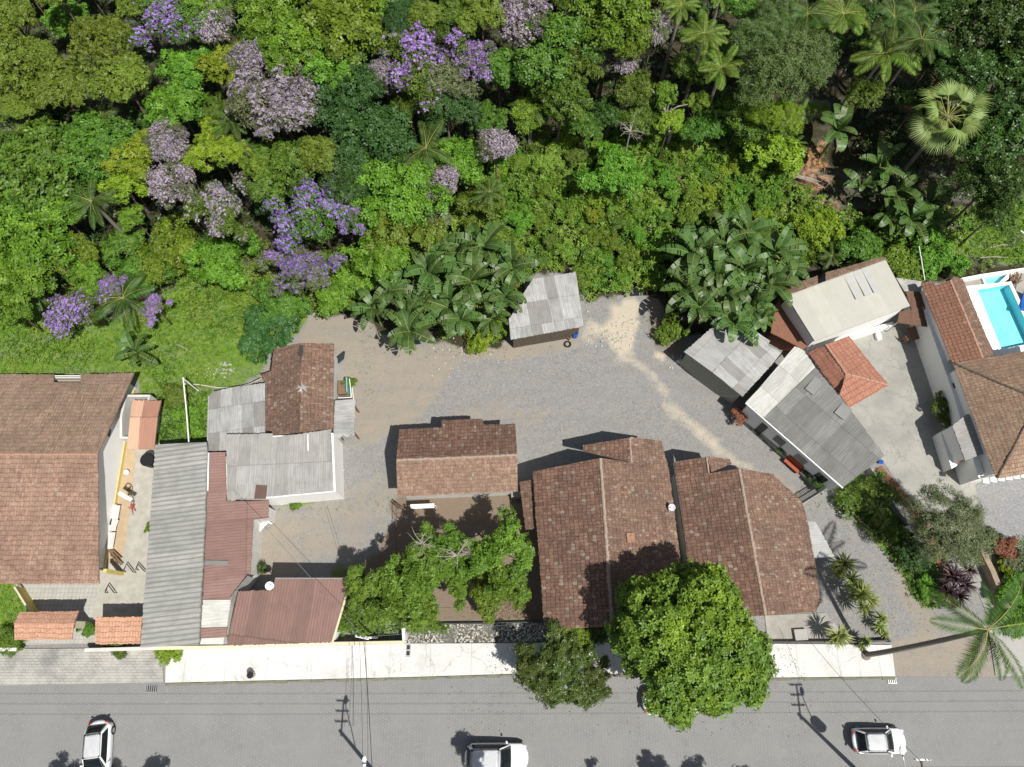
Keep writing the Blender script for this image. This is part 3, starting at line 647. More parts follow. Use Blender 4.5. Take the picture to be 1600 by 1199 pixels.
c = t.mix(t.ramp(t.noise(.9, 5), .38, .66), br.outputs[0], (.42, .41, .37)); c = t.mix(t.math('MULTIPLY', t.ramp(t.noise(.5, 4), .5, .68), .8), c, (.19, .19, .18))
t.link(c, 'Base Color'); t.bump(br.outputs[1], .01); M['pave'] = t.m
walk('pavement', [(-400, 1016), (250, 1013), (256, 1066), (0, 1071), (-400, 1076)], .10, M['pave'])
walk('pavement', [(-900, 1203), (2500, 1203), (2500, 1330), (-900, 1330)], .10, M['pave'])
walk('pavement', [(1545, 985), (1900, 985), (1900, 1055), (1556, 1056)], .07, M['concrete'])
# hexagonal paver yard, concrete side yard, right-hand driveway, asphalt court
t = NT('hexagonal_pavers', .9, .2)
vo = t.n('TexVoronoi', {'Vector': t.wpos(), 'Scale': 3.2, 'Randomness': 0.12}, feature='DISTANCE_TO_EDGE').outputs[0]
c = t.mix(t.ramp(t.noise(1.2, 4), .3, .7), (.43, .42, .38), (.34, .335, .3)); c = t.mix(t.ramp(vo, .05, .02), c, (.2, .2, .17)); t.link(c, 'Base Color'); M['hex'] = t.m
flat('yard_paving', [(20, 905), (170, 905), (175, 1005), (36, 1008), (46, 957), (23, 917)], .02, M['hex'])
M['yardc'] = plain('patchy_yard_concrete', (.46, .44, .38), .22, 1.4, bump=.006, c2=(.27, .26, .225))
M['tan'] = plain('tan_floor', (.48, .37, .24), .15, 2)
flat('yard_paving', [(180, 690), (250, 690), (235, 850), (222, 1005), (130, 1005), (150, 935)], .026, M['yardc'])
flat('yard_paving', [(196, 695), (214, 700), (196, 850), (188, 878), (170, 880)], .032, M['tan'])
t = NT('driveway_concrete', .9, .2)
c = t.mix(t.ramp(t.noise(.45, 5), .35, .65), (.34, .335, .30), (.26, .256, .232)); c = t.mix(t.math('MULTIPLY', t.ramp(t.noise(1.7, 6, rough=.7), .48, .75), .6), c, (.24, .235, .2))
ck = t.n('TexVoronoi', {'Vector': t.n('VectorMath', {0: t.wpos(), 1: t.n('TexNoise', {'Vector': t.wpos(), 'Scale': 2.0}).outputs[1]}, operation='ADD').outputs[0], 'Scale': .35}, feature='DISTANCE_TO_EDGE').outputs[0]
c = t.mix(t.math('MULTIPLY', t.ramp(ck, .012, .003), .6), c, (.16, .15, .13)); t.link(c, 'Base Color'); t.bump(t.noise(9, 4), .012); M['drive'] = t.m
flat('driveway', [(1255, 548), (1400, 488), (1440, 480), (1500, 560), (1560, 745), (1524, 757), (1530, 800), (1560, 880), (1590, 990), (1560, 1004), (1530, 930), (1420, 780), (1330, 650)], .03, M['drive'])
t = NT('gravel_court', .95, .1)
c = t.mix(t.n('SeparateXYZ', {0: t.n('TexVoronoi', {'Vector': t.wpos(), 'Scale': 13.0}).outputs['Color']}).outputs[0], (.20, .20, .205), (.30, .30, .30)); c = t.mix(t.math('MULTIPLY', t.ramp(t.noise(.6, 5), .5, .7), .4), c, (.33, .31, .27)); t.link(c, 'Base Color'); t.bump(t.noise(20, 3), .03); M['court'] = t.m
flat('gravel_court', [(1524, 757), (1640, 745), (1640, 900), (1600, 890), (1560, 870), (1530, 800)], .036, M['court'])
t = NT('pebble_bed', .9, .3)
vo = t.n('TexVoronoi', {'Vector': t.wpos(), 'Scale': 7.0}); vv = t.n('SeparateXYZ', {0: vo.outputs['Color']}).outputs[0]
c = t.mix(vv, (.22, .21, .18), (.68, .65, .57)); c = t.mix(t.ramp(vo.outputs['Distance'], .35, .6), c, (.08, .08, .06)); c = t.mix(t.math('MULTIPLY', t.ramp(t.noise(.5, 4), .5, .62), .75), c, (.12, .12, .1)); t.link(c, 'Base Color'); t.bump(vo.outputs['Distance'], .06, -1); M['pebble'] = t.m
flat('pebble_bed', [(636, 1006), (642, 990), (668, 974), (850, 970), (852, 1002)], .13, M['pebble'], .14)
flat('pebble_bed', [(1195, 962), (1290, 958), (1330, 1004), (1200, 1005)], .05, M['concrete_old'])
flat('soil_strip', [(1368, 733), (1378, 728), (1440, 800), (1475, 862), (1490, 905), (1478, 908), (1430, 812)], .05, M['brick'], .06)
# ------------------------------------------------------------------ roofs and walls
def roof(name, plane, poly, mat, parent, period=.24, amp=.03, th=.07, down=None, world=None, label=None):
    """one roof slope: real ribs running down the slope; poly in picture points on the plane"""
    period = mat.get('per', period)
    pts = [plane.hit(*q) for q in poly] if world is None else [Vector((x, y, plane.z(x, y))) for x, y in world]
    n = plane.n
    if down is not None: v = (plane.hit(*down[1]) - plane.hit(*down[0])).normalized()
    else: v = Vector((n.x, n.y, 0)); v = (v - n * v.dot(n)).normalized()
    u = n.cross(v).normalized(); O = pts[0]
    bm = bmesh.new(); f = bm.faces.new([bm.verts.new(p) for p in pts]); f.normal_update()
    if f.normal.dot(n) < 0: f.normal_flip()
    us = [(p - O).dot(u) for p in pts]; a0, a1 = math.floor(min(us) / period * 2) - 1, math.ceil(max(us) / period * 2) + 1
    if amp:
        for k in range(a0, a1 + 1):
            if min(us) < k * period / 2 < max(us):
                bmesh.ops.bisect_plane(bm, geom=bm.verts[:] + bm.edges[:] + bm.faces[:], plane_co=O + u * (k * period / 2), plane_no=u, dist=1e-5)
        for vt in bm.verts:
            uu = (vt.co - O).dot(u); vt.co += n * (amp * (.5 - .5 * math.cos(2 * math.pi * uu / period)))
    uvl = bm.loops.layers.uv.new('UVMap'); v0 = min((p - O).dot(v) for p in pts)
    for f in bm.faces:
        f.smooth = True
        for l in f.loops: l[uvl].uv = ((l.vert.co - O).dot(u), (l.vert.co - O).dot(v) - v0)
    be = [e for e in bm.edges if e.is_boundary]
    if amp:
        jr = random.Random(len(bm.verts))
        for vt in {q for e in be for q in e.verts}: vt.co += v * jr.uniform(-.045, .045)
        for vt in bm.verts: vt.co += n * .035 * math.sin(vt.co.x * 1.3 + vt.co.y * .7) * math.cos(vt.co.y * 1.1)
    for e in be: e.smooth = False
    ex = bmesh.ops.extrude_edge_only(bm, edges=be)['geom']
    for x in ex:
        if isinstance(x, bmesh.types.BMVert): x.co -= n * (th + amp)
        if isinstance(x, bmesh.types.BMFace): x.smooth = False
    fb = bm.faces.new([bm.verts.new(p - n * th * .95) for p in pts]); fb.normal_update()
    if fb.normal.dot(n) > 0: fb.normal_flip()
    o = bm_obj(name, bm, mat, parent)
    if label: o['label'] = label
    return o
def ridge(parent, a, b, mat, r=.13, seg=.42, name='ridge_cap'):
    a, b = Vector(a), Vector(b); d = b - a; k = max(1, int(d.length / seg)); bm = bmesh.new(); rg = random.Random(int(a.x * 10 + b.y))
    for i in range(k):
        p, q = a + d * (i / k), a + d * ((i + 1.12) / k); j = Vector((rg.uniform(-.02, .02), rg.uniform(-.02, .02), -.03 + rg.uniform(-.012, .012)))
        add_cyl(bm, p + j, q + j + Vector((0, 0, -.015)), r * rg.uniform(.9, 1.1), r * .82, 8)
    return bm_obj(name, bm, mat, parent)
def walls(parent, foot, planes, mat, z0=-.1, drop=.13, name='wall', th=.18, mode=min):
    """solid wall ring under the roof planes; foot = xy list"""
    foot = ccw([Vector((p[0], p[1])) for p in foot]); inn = inset(foot, th); bm = bmesh.new(); n = len(foot)
    for i in range(n):
        A, B, a, b = foot[i], foot[(i + 1) % n], inn[i], inn[(i + 1) % n]
        k = max(1, int((B - A).length / .35)); pr = None
        for j in range(k + 1):
            o, p = A.lerp(B, j / k), a.lerp(b, j / k); zt = mode(pl.z(o.x, o.y) for pl in planes) - drop
            row = [bm.verts.new((o.x, o.y, z0)), bm.verts.new((o.x, o.y, zt)), bm.verts.new((p.x, p.y, zt)), bm.verts.new((p.x, p.y, z0))]
            if pr:
                for s in range(3): bm.faces.new((pr[s], pr[s + 1], row[s + 1], row[s]))
            pr = row
    bmesh.ops.recalc_face_normals(bm, faces=bm.faces[:])
    for f in bm.faces:                     # outward
        pass
    return bm_obj(name, bm, mat, parent)
def on_wall(parent, name, A, B, t0, t1, z0, z1, mat, out=.04, frame=None):
    """panel on the outer face of wall A->B (outside on the right-hand side of A->B for ccw footprints)"""
    A, B = Vector((A[0], A[1])), Vector((B[0], B[1])); d = B - A; nrm = Vector((d.y, -d.x)).normalized()
    p, q = A + d * t0, A + d * t1; c = (p + q) / 2 + nrm * (out / 2 - .01); bm = bmesh.new()
    add_box(bm, (c.x, c.y, (z0 + z1) / 2), ((q - p).length, out, z1 - z0), math.atan2(d.y, d.x)); o = bm_obj(name, bm, mat, parent)
    if frame:
        bm = bmesh.new(); L = (q - p).length; cc = (p + q) / 2 + nrm * (out / 2 + .006)
        for (dx, dz, sx, szz) in ((0, (z1 - z0) / 2, L + .12, .07), (0, -(z1 - z0) / 2, L + .16, .08), (-L / 2, 0, .07, z1 - z0 + .1), (L / 2, 0, .07, z1 - z0 + .1), (0, 0, .05, z1 - z0)):
            x = cc + d.normalized() * dx; add_box(bm, (x.x, x.y, (z0 + z1) / 2 + dz), (sx, out + .03, szz), math.atan2(d.y, d.x))
        bm_obj('frame', bm, frame, o, world=False)
    return o
def foot_of(plane_pts, d):                 # list of (plane, px, py) -> xy, inset
    return inset([pl.hit(x, y).xy for pl, x, y in plane_pts], d)
def start(name, label, cat, px, py, group=None):
    p = P(px, py, 0); return empty(name, (p.x, p.y, 0), label, cat, group)
def low_wall(name, pts, h, th, mat, label, cat='wall', z0=0.0, cap=None, group=None):
    q = [P(x, y, h + z0) for x, y in pts]; bm = bmesh.new(); bc = bmesh.new()
    for i in range(len(q) - 1):
        a, b = q[i], q[i + 1]; d = (b - a); e = d.normalized() * th / 2; s = Vector((-e.y, e.x, 0))
        j0 = s * 0 if i == 0 else e; 
        prism(bm, [a - j0 + s, a - j0 - s, b - e * .98 - s, b - e * .98 + s] if i < len(q) - 2 else [a - j0 + s, a - j0 - s, b - s, b + s], z0 - .1, z0 + h - (.05 if cap else 0))
        if cap: prism(bc, [a - j0 + s * 1.25, a - j0 - s * 1.25, b - s * 1.25, b + s * 1.25] if i == len(q) - 2 else [a - j0 + s * 1.25, a - j0 - s * 1.25, b - e * 1.02 - s * 1.25, b - e * 1.02 + s * 1.25], z0 + h - .05, z0 + h)
    c = sum(q, Vector()) / len(q)
    if not cap:
        o = bm_obj(name, bm, mat); bc.free(); return tag(o, label, cat, group)
    r = empty(name, (c.x, c.y, 0), label, cat, group); bm_obj('wall_body', bm, mat, r); bm_obj('coping', bc, cap, r); return r

# --- A: large tiled house on the left
rA = start('house', 'large white house with faded pink-brown tile roof at the left edge', 'house', 60, 760)
A1 = Pl((153, 710, 4.9), (-40, 710, 4.9), (155, 912, 3.2)); A2 = Pl((153, 710, 4.9), (-40, 710, 4.9), (210, 583, 3.1))
roof('roof', A1, [(153, 710), (155, 912), (-260, 912), (-260, 710)], M['tile_light'], rA, .27, .04)
roof('roof', A2, [(153, 710), (126, 710), (126, 584.6), (210, 583)], M['tile_dull'], rA, .27, .04)
roof('roof', A2, [(126, 710), (84, 710), (84, 599), (126, 599)], M['tile_dull'], rA, .27, .04)
roof('roof', A2, [(84, 710), (-260, 710), (-260, 586), (84, 585)], M['tile_dull'], rA, .27, .04)
ridge(rA, A1.hit(152, 710), A1.hit(-260, 710), M['ridge_red'], .12)
bm = bmesh.new()
for i in range(3):
    a = A2.hit(78, 588 + i * 4.5) - Vector((0, 0, .12)); b = A2.hit(128, 588 + i * 4.5) - Vector((0, 0, .12)); add_cyl(bm, a, b, .04, seg=5)
bm_obj('rafter', bm, M['wood'], rA)
wb = [P(212, 606, 0).xy, P(165, 887, 0).xy, P(-250, 890, 0).xy, P(-250, 606, 0).xy]
walls(rA, wb, [A1, A2], M['white'])
E0, E1 = P(165, 887, 0).xy, P(212, 606, 0).xy
for t0, t1, z0, z1 in ((.66, .70, 2.6, 3.5), (.80, .825, 2.5, 3.3), (.86, .89, 2.4, 3.2)): on_wall(rA, 'window', E0, E1, t0, t1, z0, z1, M['glass'], .05, M['white_dirty'])
on_wall(rA, 'skirting', E0, E1, .0, .98, 0, .35, M['yellow'], .08)
bm = bmesh.new(); q = P(164, 892, 2.6); add_box(bm, (q.x, q.y, 1.3), (.28, .28, 2.6)); bm_obj('column', bm, M['yellow'], rA)
# annex lean-to
rB = start('annex', 'small annex with two-tone orange corrugated roof against the white gable wall', 'annex', 225, 660)
B1 = Pl((203, 652, 2.7), (246, 652, 2.7), (198, 702, 2.2)); B2 = Pl((203, 652, 2.7), (246, 652, 2.7), (207, 626, 2.4))
M['sheet_salmon'] = sheet_mat('salmon_sheet', [(.62, .40, .27), (.58, .37, .26)], 1.1, 5, .15, (.4, .22, .15), .4, .2)
M['sheet_terra'] = sheet_mat('terracotta_sheet', [(.42, .22, .15), (.38, .2, .14)], 1.1, 5, .3, (.22, .13, .09), .4, .2)
roof('roof', B1, [(203, 652), (219, 652), (216, 702), (198, 702)], M['sheet_salmon'], rB, .2, .03)
roof('roof', B1, [(219, 652), (246, 652), (241, 702), (216, 702)], M['sheet_terra'], rB, .2, .03)
roof('roof', B2, [(203, 652), (207, 626), (225, 626), (221, 652)], M['sheet_salmon'], rB, .2, .03)
roof('roof', B2, [(221, 652), (225, 626), (252, 626), (246, 652)], M['sheet_terra'], rB, .2, .03)
walls(rB, [P(215, 630, 0).xy, P(209, 697, 0).xy, P(246, 697, 0).xy, P(254, 630, 0).xy], [B1, B2], M['white_dirty'], drop=.1)
# --- long grey corrugated shed + red-brown one
rC = start('warehouse', 'long shed under a light grey corrugated roof running down to the street', 'shed', 265, 850)
C1 = Pl((243, 695, 2.9), (220, 1012, 2.9), (318, 850, 3.5))
roof('roof', C1, [(243, 695), (323, 691), (325, 722), (312, 1008), (220, 1012)], M['sheet_grey'], rC, .36, .06)
walls(rC, foot_of([(C1, 243, 695), (C1, 323, 691), (C1, 312, 1008), (C1, 220, 1012)], .25), [C1], M['white_dirty'])
rD = start('house', 'narrow house with red-brown corrugated roof beside the long grey shed', 'house', 355, 850)
D1 = Pl((326, 707, 3.25), (318, 930, 3.25), (393, 850, 2.7))
roof('roof', D1, [(326, 707), (352, 707), (354, 784), (420, 782), (419, 809), (396, 812), (391, 897), (362, 937), (317, 937)], M['sheet_red'], rD, .22, .035)
roof('roof', Pl((317, 938, 3.3), (313, 981, 3.3), (357, 950, 2.95)), [(317, 937.5), (361, 937.5), (355, 980), (313.5, 981)], M['sheet_white'], rD, .22, .035, label='whitish translucent strip of roof')
roof('roof', D1, [(313.5, 982), (355, 981), (353, 996), (313, 998)], M['sheet_red'], rD, .22, .035)
walls(rD, [P(x, y, 3).xy for x, y in [(328, 712), (352, 712), (358, 790), (412, 788), (410, 806), (390, 810), (385, 895), (358, 930), (350, 993), (320, 993)]], [D1], M['white_dirty'], drop=.2)
bm = bmesh.new(); q = P(331, 1001, 2.6); add_box(bm, (q.x, q.y, 1.3), (1.75, .55, 2.6)); bm_obj('parapet', bm, M['white_dirty'], rD)
bm = bmesh.new(); a, b = P(326, 708, 3.5), P(324.5, 767, 3.5); add_cyl(bm, a, b, .06, seg=6); bm_obj('gutter', bm, M['white'], rD)
bm = bmesh.new(); pa = D1.hit(335, 880)
add_box(bm, pa + Vector((0, 0, .09)), (2.0, .35, .03), 0, tilt=Matrix.Rotation(.14, 4, 'Y')); bm_obj('roof_patch', bm, M['sheet_flat'], rD)
# side shelter of grey planks between D and street house
rE = start('lean_to', 'narrow leaning grey sheet roof wedged between the red-brown roofs', 'lean-to', 372, 925)
roof('roof', Pl((362, 935, 3.0), (392, 898, 2.9), (374, 925, 2.6)), [(360, 936), (388, 900), (397, 904), (372, 930), (357, 995), (351, 995)], M['sheet_flat'], rE, .2, .02)
bm = bmesh.new(); q = P(372, 920, 0); add_box(bm, (q.x, q.y, 1.2), (.3, 2, 2.4), -.7); bm_obj('wall', bm, M['white_dirty'], rE)
# street house with brown sheets
rF = start('house', 'low house with brown ribbed roof and white dish on the street front', 'house', 450, 955)
F1 = Pl((374, 923, 3.5), (546, 905, 3.5), (440, 1004, 2.7))
roof('roof', F1, [(372, 924), (427, 922), (430, 904.5), (547, 905), (518, 1004), (354, 1009)], M['sheet_brown'], rF, .22, .035, down=((546, 905), (530, 1004)))
walls(rF, foot_of([(F1, 372, 924), (F1, 427, 922), (F1, 430, 904.5), (F1, 547, 905), (F1, 518, 1004), (F1, 354, 1009)], .18), [F1], M['white'])
bm = bmesh.new(); a, b = F1.hit(548.5, 905), F1.hit(519.5, 1003); add_tube(bm, [a, b], .09, 6); bm_obj('roof_trim', bm, M['cream'], rF)
bm = bmesh.new(); a, b = F1.hit(430, 903.8), F1.hit(547, 904); add_tube(bm, [a, b], .05, 6); bm_obj('gutter', bm, M['metal'], rF)
# --- D house: old tile, ridge north-south, with grey sheets around
rG = start('house', 'old brown tiled house with a white splash on its ridge by the grass', 'house', 470, 610)
G1 = Pl((470, 536, 4.0), (467, 676, 4.0), (412, 600, 3.0)); G2 = Pl((470, 536, 4.0), (467, 676, 4.0), (522, 600, 3.0))
roof('roof', G1, [(470, 536), (467, 676), (427, 681), (425, 674), (414, 673), (415, 600), (408, 585), (424, 580), (428, 546)], M['tile_old'], rG, .24, .03)
roof('roof', G2, [(470, 536), (522, 537), (521, 670), (467, 676)], M['tile_old'], rG, .24, .03)
ridge(rG, G1.hit(470, 540), G1.hit(467, 674), M['tile_old'], .11)
walls(rG, foot_of([(G1, 470, 536), (G1, 467, 676), (G1, 416, 673), (G1, 428, 546)], .3)[0:0] or inset([G1.hit(428, 546).xy, G2.hit(522, 537).xy, G2.hit(521, 670).xy, G1.hit(414, 673).xy], .3), [G1, G2], M['white_dirty'])
bm = bmesh.new(); c = G1.hit(472, 606); pts = []
for i in range(17):
    a = i / 17 * 6.283; r = .22 + .2 * (i % 2) * (1 + .9 * math.sin(i * 3.1)) + .12 * math.sin(i * 1.7); pts.append((c.x + r * math.cos(a), c.y + r * math.sin(a)))
vs = [bm.verts.new((x, y, min(G1.z(x, y), G2.z(x, y)) + .16)) for x, y in pts]; cc = bm.verts.new((c.x, c.y, c.z + .19))
for i in range(17): bm.faces.new((vs[i], vs[(i + 1) % 17], cc))
bm_obj('mortar_splash', bm, M['concrete'], rG)
bm = bmesh.new(); q = G1.hit(471, 549); add_box(bm, q + Vector((0, 0, .12)), (.3, .95, .06)); bm_obj('vent', bm, M['metal_dark'], rG)
rH = start('lean_to', 'patchwork grey sheet lean-to on the grass side of the old tiled house', 'lean-to', 365, 650)
H1 = Pl((414, 600, 2.9), (414, 700, 2.9), (324, 650, 2.4))
roof('roof', H1, [(414, 599), (414, 704), (354, 704), (323, 706), (325, 620), (333, 612), (360, 606)], M['sheet_patch'], rH, .18, .025, down=((400, 700), (400, 620)))
walls(rH, foot_of([(H1, 414, 600), (H1, 414, 702), (H1, 325, 705), (H1, 326, 618)], .2), [H1], M['white_dirty'])
rI = start('house', 'white walled house with wide flat grey sheet roof south of the old tiled house', 'house', 435, 725)
I1 = Pl((354, 679, 3.5), (517, 672, 3.5), (440, 778, 3.1))
roof('roof', I1, [(354, 679), (405, 678), (424, 684), (470, 678), (517, 671), (521, 767), (355, 782)], M['sheet_flat'], rI, .18, .025)
bm = bmesh.new(); 
for (x0, y0, x1, y1) in ((405, 677, 425, 719),):
    add_box(bm, (I1.hit(415, 698) + Vector((0, 0, .1))), (.98, 2.1, .05), tilt=None)
bm_obj('roof_light', bm, M['sheet_white'], rI)
bm = bmesh.new(); add_box(bm, I1.hit(408, 769) + Vector((0, 0, .06)), (.9, 1.1, .03)); bm_obj('roof_patch', bm, M['sheet_red'], rI)
bm = bmesh.new(); add_box(bm, I1.hit(378, 766) + Vector((0, 0, .06)), (.5, .65, .03)); add_box(bm, I1.hit(365, 775) + Vector((0, 0, .06)), (.35, .8, .03), .2); bm_obj('roof_patch', bm, M['sheet_white'], rI)
bm = bmesh.new(); add_cyl(bm, I1.hit(481, 679) + Vector((0, 0, .1)), I1.hit(482, 705) + Vector((0, 0, .1)), .05, seg=6); bm_obj('pipe', bm, M['white'], rI)
fI = [I1.hit(356, 684).xy, I1.hit(520, 676).xy, I1.hit(524, 768).xy, I1.hit(420, 778).xy, I1.hit(357, 778).xy]
walls(rI, fI, [I1], M['white'], drop=.12)
rJ = start('shelter', 'small patched grey porch roof on the east side of the old tiled house', 'shelter', 538, 655)
J1 = Pl((522, 626, 2.6), (521, 680, 2.6), (555, 650, 2.35))
roof('roof', J1, [(523, 626), (555, 624), (554, 681), (548, 678), (543, 684), (536, 680), (531, 686), (521, 682)], M['sheet_patch'], rJ, .18, .025)
for x, y in ((527, 632), (552, 631), (552, 674), (526, 675)): q = J1.hit(x, y); bm = bmesh.new(); add_box(bm, (q.x, q.y, 1.2), (.1, .1, 2.3)); bm_obj('post', bm, M['wood'], rJ)
# outdoor stair / turquoise fence
rK = start('gate', 'small white and turquoise railing beside the old tiled house', 'railing', 540, 605)
bm = bmesh.new(); a, b, c = P(546, 592, 1.1), P(549, 621, 1.1), P(528, 622, 1.1)
for s, e in ((a, b), (b, c)):
    add_cyl(bm, s, e, .035, seg=6); add_cyl(bm, s - Vector((0, 0, .9)), e - Vector((0, 0, .9)), .03, seg=6)
    for i in range(9): q = s.lerp(e, i / 8); add_cyl(bm, q, q - Vector((0, 0, 1.1)), .02, seg=5)
bm_obj('railing', bm, M['white'], rK)
bm = bmesh.new(); q = P(543.5, 604, .6); add_box(bm, q, (.12, 1.3, 1.0), .1); bm_obj('panel', bm, M['turquoise'], rK)
bm = bmesh.new(); q = P(536, 607, .5); add_box(bm, q, (.75, 1.2, .5), .05); tag(bm_obj('crate', bm, M['wood']), 'brown wooden box inside the white and turquoise railing', 'box')
# --- H: detached tiled house in the middle
rL = start('house', 'small detached brown tiled house alone in the gravel yard', 'house', 713, 715)
L1 = Pl((619, 719, 4.3), (808, 711, 4.3), (715, 773, 3.1)); L2 = Pl((619, 719, 4.3), (808, 711, 4.3), (625, 671, 3.2))
roof('roof', L1, [(619, 719), (808, 711), (809, 768), (621, 776)], M['tile_pale'], rL, .22, .03)
roof('roof', L2, [(619, 719), (624, 671.5), (690, 667.5), (690, 656.5), (754, 655), (756, 664), (805, 662), (808, 711)], M['tile_house'], rL, .22, .03)
ridge(rL, L1.hit(620, 719), L1.hit(807, 711), M['mortar'], .12)
walls(rL, inset([L2.hit(625, 672).xy, L2.hit(805, 663).xy, L1.hit(809, 768).xy, L1.hit(621, 776).xy], .35), [L1, L2], M['white_dirty'])
# --- I: big middle house
rM = start('house', 'large tiled house with a square orange tile on its roof, behind the big round tree', 'house', 950, 850)
N1 = Pl((938, 716, 5.0), (957, 985, 5.0), (838, 850, 3.3)); N2 = Pl((938, 716, 5.0), (957, 985, 5.0), (1058, 850, 3.2))
zr = N2.hit(986, 690).z
roof('roof', N1, [(938, 716), (957, 979), (851, 984), (832, 737)], M['tile_house'], rM, .25, .03)
roof('roof', N2, [(938, 716), (987, 723), (984, 683), (1034, 689), (1045, 735), (1047, 748), (1064, 882), (1076, 979), (957, 979)], M['tile_old'], rM, .25, .03)
N3 = Pl((984, 684, zr), (987, 723, N2.hit(987, 723).z), (912, 700, 3.35))
roof('roof', N3, [(984, 684), (987, 723), (912, 706), (911, 696)], M['tile_house'], rM, .25, .03)
ridge(rM, N1.hit(938, 717), N1.hit(957, 979), M['mortar'], .14); ridge(rM, N3.hit(984, 685), N3.hit(987, 722), M['mortar'], .1)
walls(rM, inset([N1.hit(832, 737).xy, N1.hit(938, 716).xy, N2.hit(988, 722).xy, N2.hit(987, 694).xy, N2.hit(1034, 692).xy, N2.hit(1064, 882).xy, N2.hit(1076, 979).xy, N1.hit(851, 984).xy], .35), [N1, N2], M['white_dirty'])
bm = bmesh.new(); add_box(bm, N2.hit(985, 841) + Vector((0, 0, .1)), (.65, .72, .12), .05, tilt=Matrix.Rotation(.3, 4, 'Y')); bm_obj('roof_hatch', bm, M['tile_orange'], rM)
rN = start('lean_to', 'narrow tiled lean-to strip along the left wall of the large tiled house', 'lean-to', 826, 790)
roof('roof', Pl((833, 749, 2.9), (842, 828, 2.9), (813, 790, 2.5)), [(812, 753), (834, 749), (842, 826), (821, 828)], M['tile_old'], rN, .24, .03)
for x, y in ((817, 757), (824, 824)): q = P(x, y, 2.3); bm = bmesh.new(); add_box(bm, (q.x, q.y, 1.15), (.12, .12, 2.3)); bm_obj('post', bm, M['wood'], rN)
# --- J: right house of the pair
rO = start('house', 'tiled house with chamfered corner, between the satellite dish gap and the spiky plants', 'house', 1170, 850)
O1 = Pl((1155, 732, 4.8), (1195, 962, 4.8), (1068, 850, 3.3)); O2 = Pl((1155, 732, 4.8), (1195, 962, 4.8), (1270, 850, 3.2))
roof('roof', O1, [(1155, 732), (1196, 962), (1088, 968), (1053, 722), (1104, 714), (1108, 740)], M['tile_house'], rO, .25, .03)
roof('roof', O2, [(1155, 732), (1208, 741), (1224, 757), (1253, 783), (1262, 815), (1283, 940), (1274, 956), (1196, 962)], M['tile_old'], rO, .25, .03)
zz = O1.hit(1105, 713).z; O3 = Pl((1104, 713, zz + .05), (1108, 740, O1.hit(1108, 740).z + .05), (1142, 728, zz - .7))
roof('roof', O3, [(1104, 713), (1140, 718), (1143, 725), (1112, 738)], M['tile_old'], rO, .25, .03)
ridge(rO, O1.hit(1155, 733), O1.hit(1196, 962), M['mortar'], .13); ridge(rO, O3.hit(1104, 714), O3.hit(1107, 738), M['mortar'], .09)
walls(rO, inset([O1.hit(1053, 724).xy, O1.hit(1104, 735).xy, O1.hit(1155, 735).xy, O2.hit(1208, 743).xy, O2.hit(1253, 785).xy, O2.hit(1283, 940).xy, O2.hit(1274, 956).xy, O1.hit(1088, 966).xy], .35), [O1, O2], M['white_dirty'])
bm = bmesh.new(); add_tube(bm, [O1.hit(1052, 724) - Vector((0, 0, .05)), O1.hit(1077, 882) - Vector((0, 0, .05))], .07, 6); bm_obj('gutter', bm, M['metal_dark'], rO)
rP = start('awning', 'pale grey triangular sheet awning on the right side of the chamfered tiled house', 'awning', 1285, 845)
roof('roof', Pl((1262, 815, 2.6), (1272, 870, 2.6), (1303, 870, 2.3)), [(1260, 815), (1274, 816), (1304, 870), (1272, 872)], M['sheet_pale'], rP, .18, .02)
for x, y in ((1298, 866), (1273, 820)): q = P(x, y, 2.3); bm = bmesh.new(); add_box(bm, (q.x, q.y, 1.1), (.07, .07, 2.2)); bm_obj('post', bm, M['metal'], rP)
# --- K: open shed by the bananas
rQ = start('shed', 'patched grey sheet shed beside the left banana clump', 'shed', 856, 500)
Q1 = Pl((832, 436, 3.0), (900, 425, 3.0), (855, 522, 2.5))
roof('roof', Q1, [(832, 436), (900, 425), (912, 510), (853, 521), (798, 531), (795, 500), (813, 468)], M['sheet_patch'], rQ, .18, .03)
fQ = [Q1.hit(x, y).xy for x, y in ((836, 440), (897, 430), (906, 508), (802, 526), (812, 490))]
walls(rQ, fQ, [Q1], M['wood_dark'], drop=.14, th=.08)
# --- L: grey plank shed
rR = start('shed', 'grey plank-walled shed with patched sheet roof at the edge of the right banana clump', 'shed', 1145, 570)
R1 = Pl((1113, 582, 3.3), (1165, 527, 3.3), (1069, 550, 2.8)); R2 = Pl((1113, 582, 3.3), (1165, 527, 3.3), (1160, 620, 2.9))
roof('roof', R1, [(1069, 550), (1113, 582), (1165, 527), (1126, 500)], M['sheet_pale'], rR, .18, .03)
roof('roof', R2, [(1113, 582), (1165, 527), (1174, 533), (1181, 518), (1203, 533), (1200, 541), (1223, 552), (1160, 620)], M['sheet_patch'], rR, .18, .03)
M['plank'] = sheet_mat('grey_planks', [(.36, .36, .30), (.30, .30, .26), (.4, .39, .33)], .2, 4, .4, (.15, .15, .12), .4, .2)
walls(rR, [R1.hit(1073, 551).xy, R1.hit(1113, 579).xy, R2.hit(1159, 615).xy, R2.hit(1216, 551).xy, R1.hit(1128, 505).xy], [R1, R2], plain('grey_plank_wall', (.33, .33, .28), .2, 5), drop=.12, th=.1)
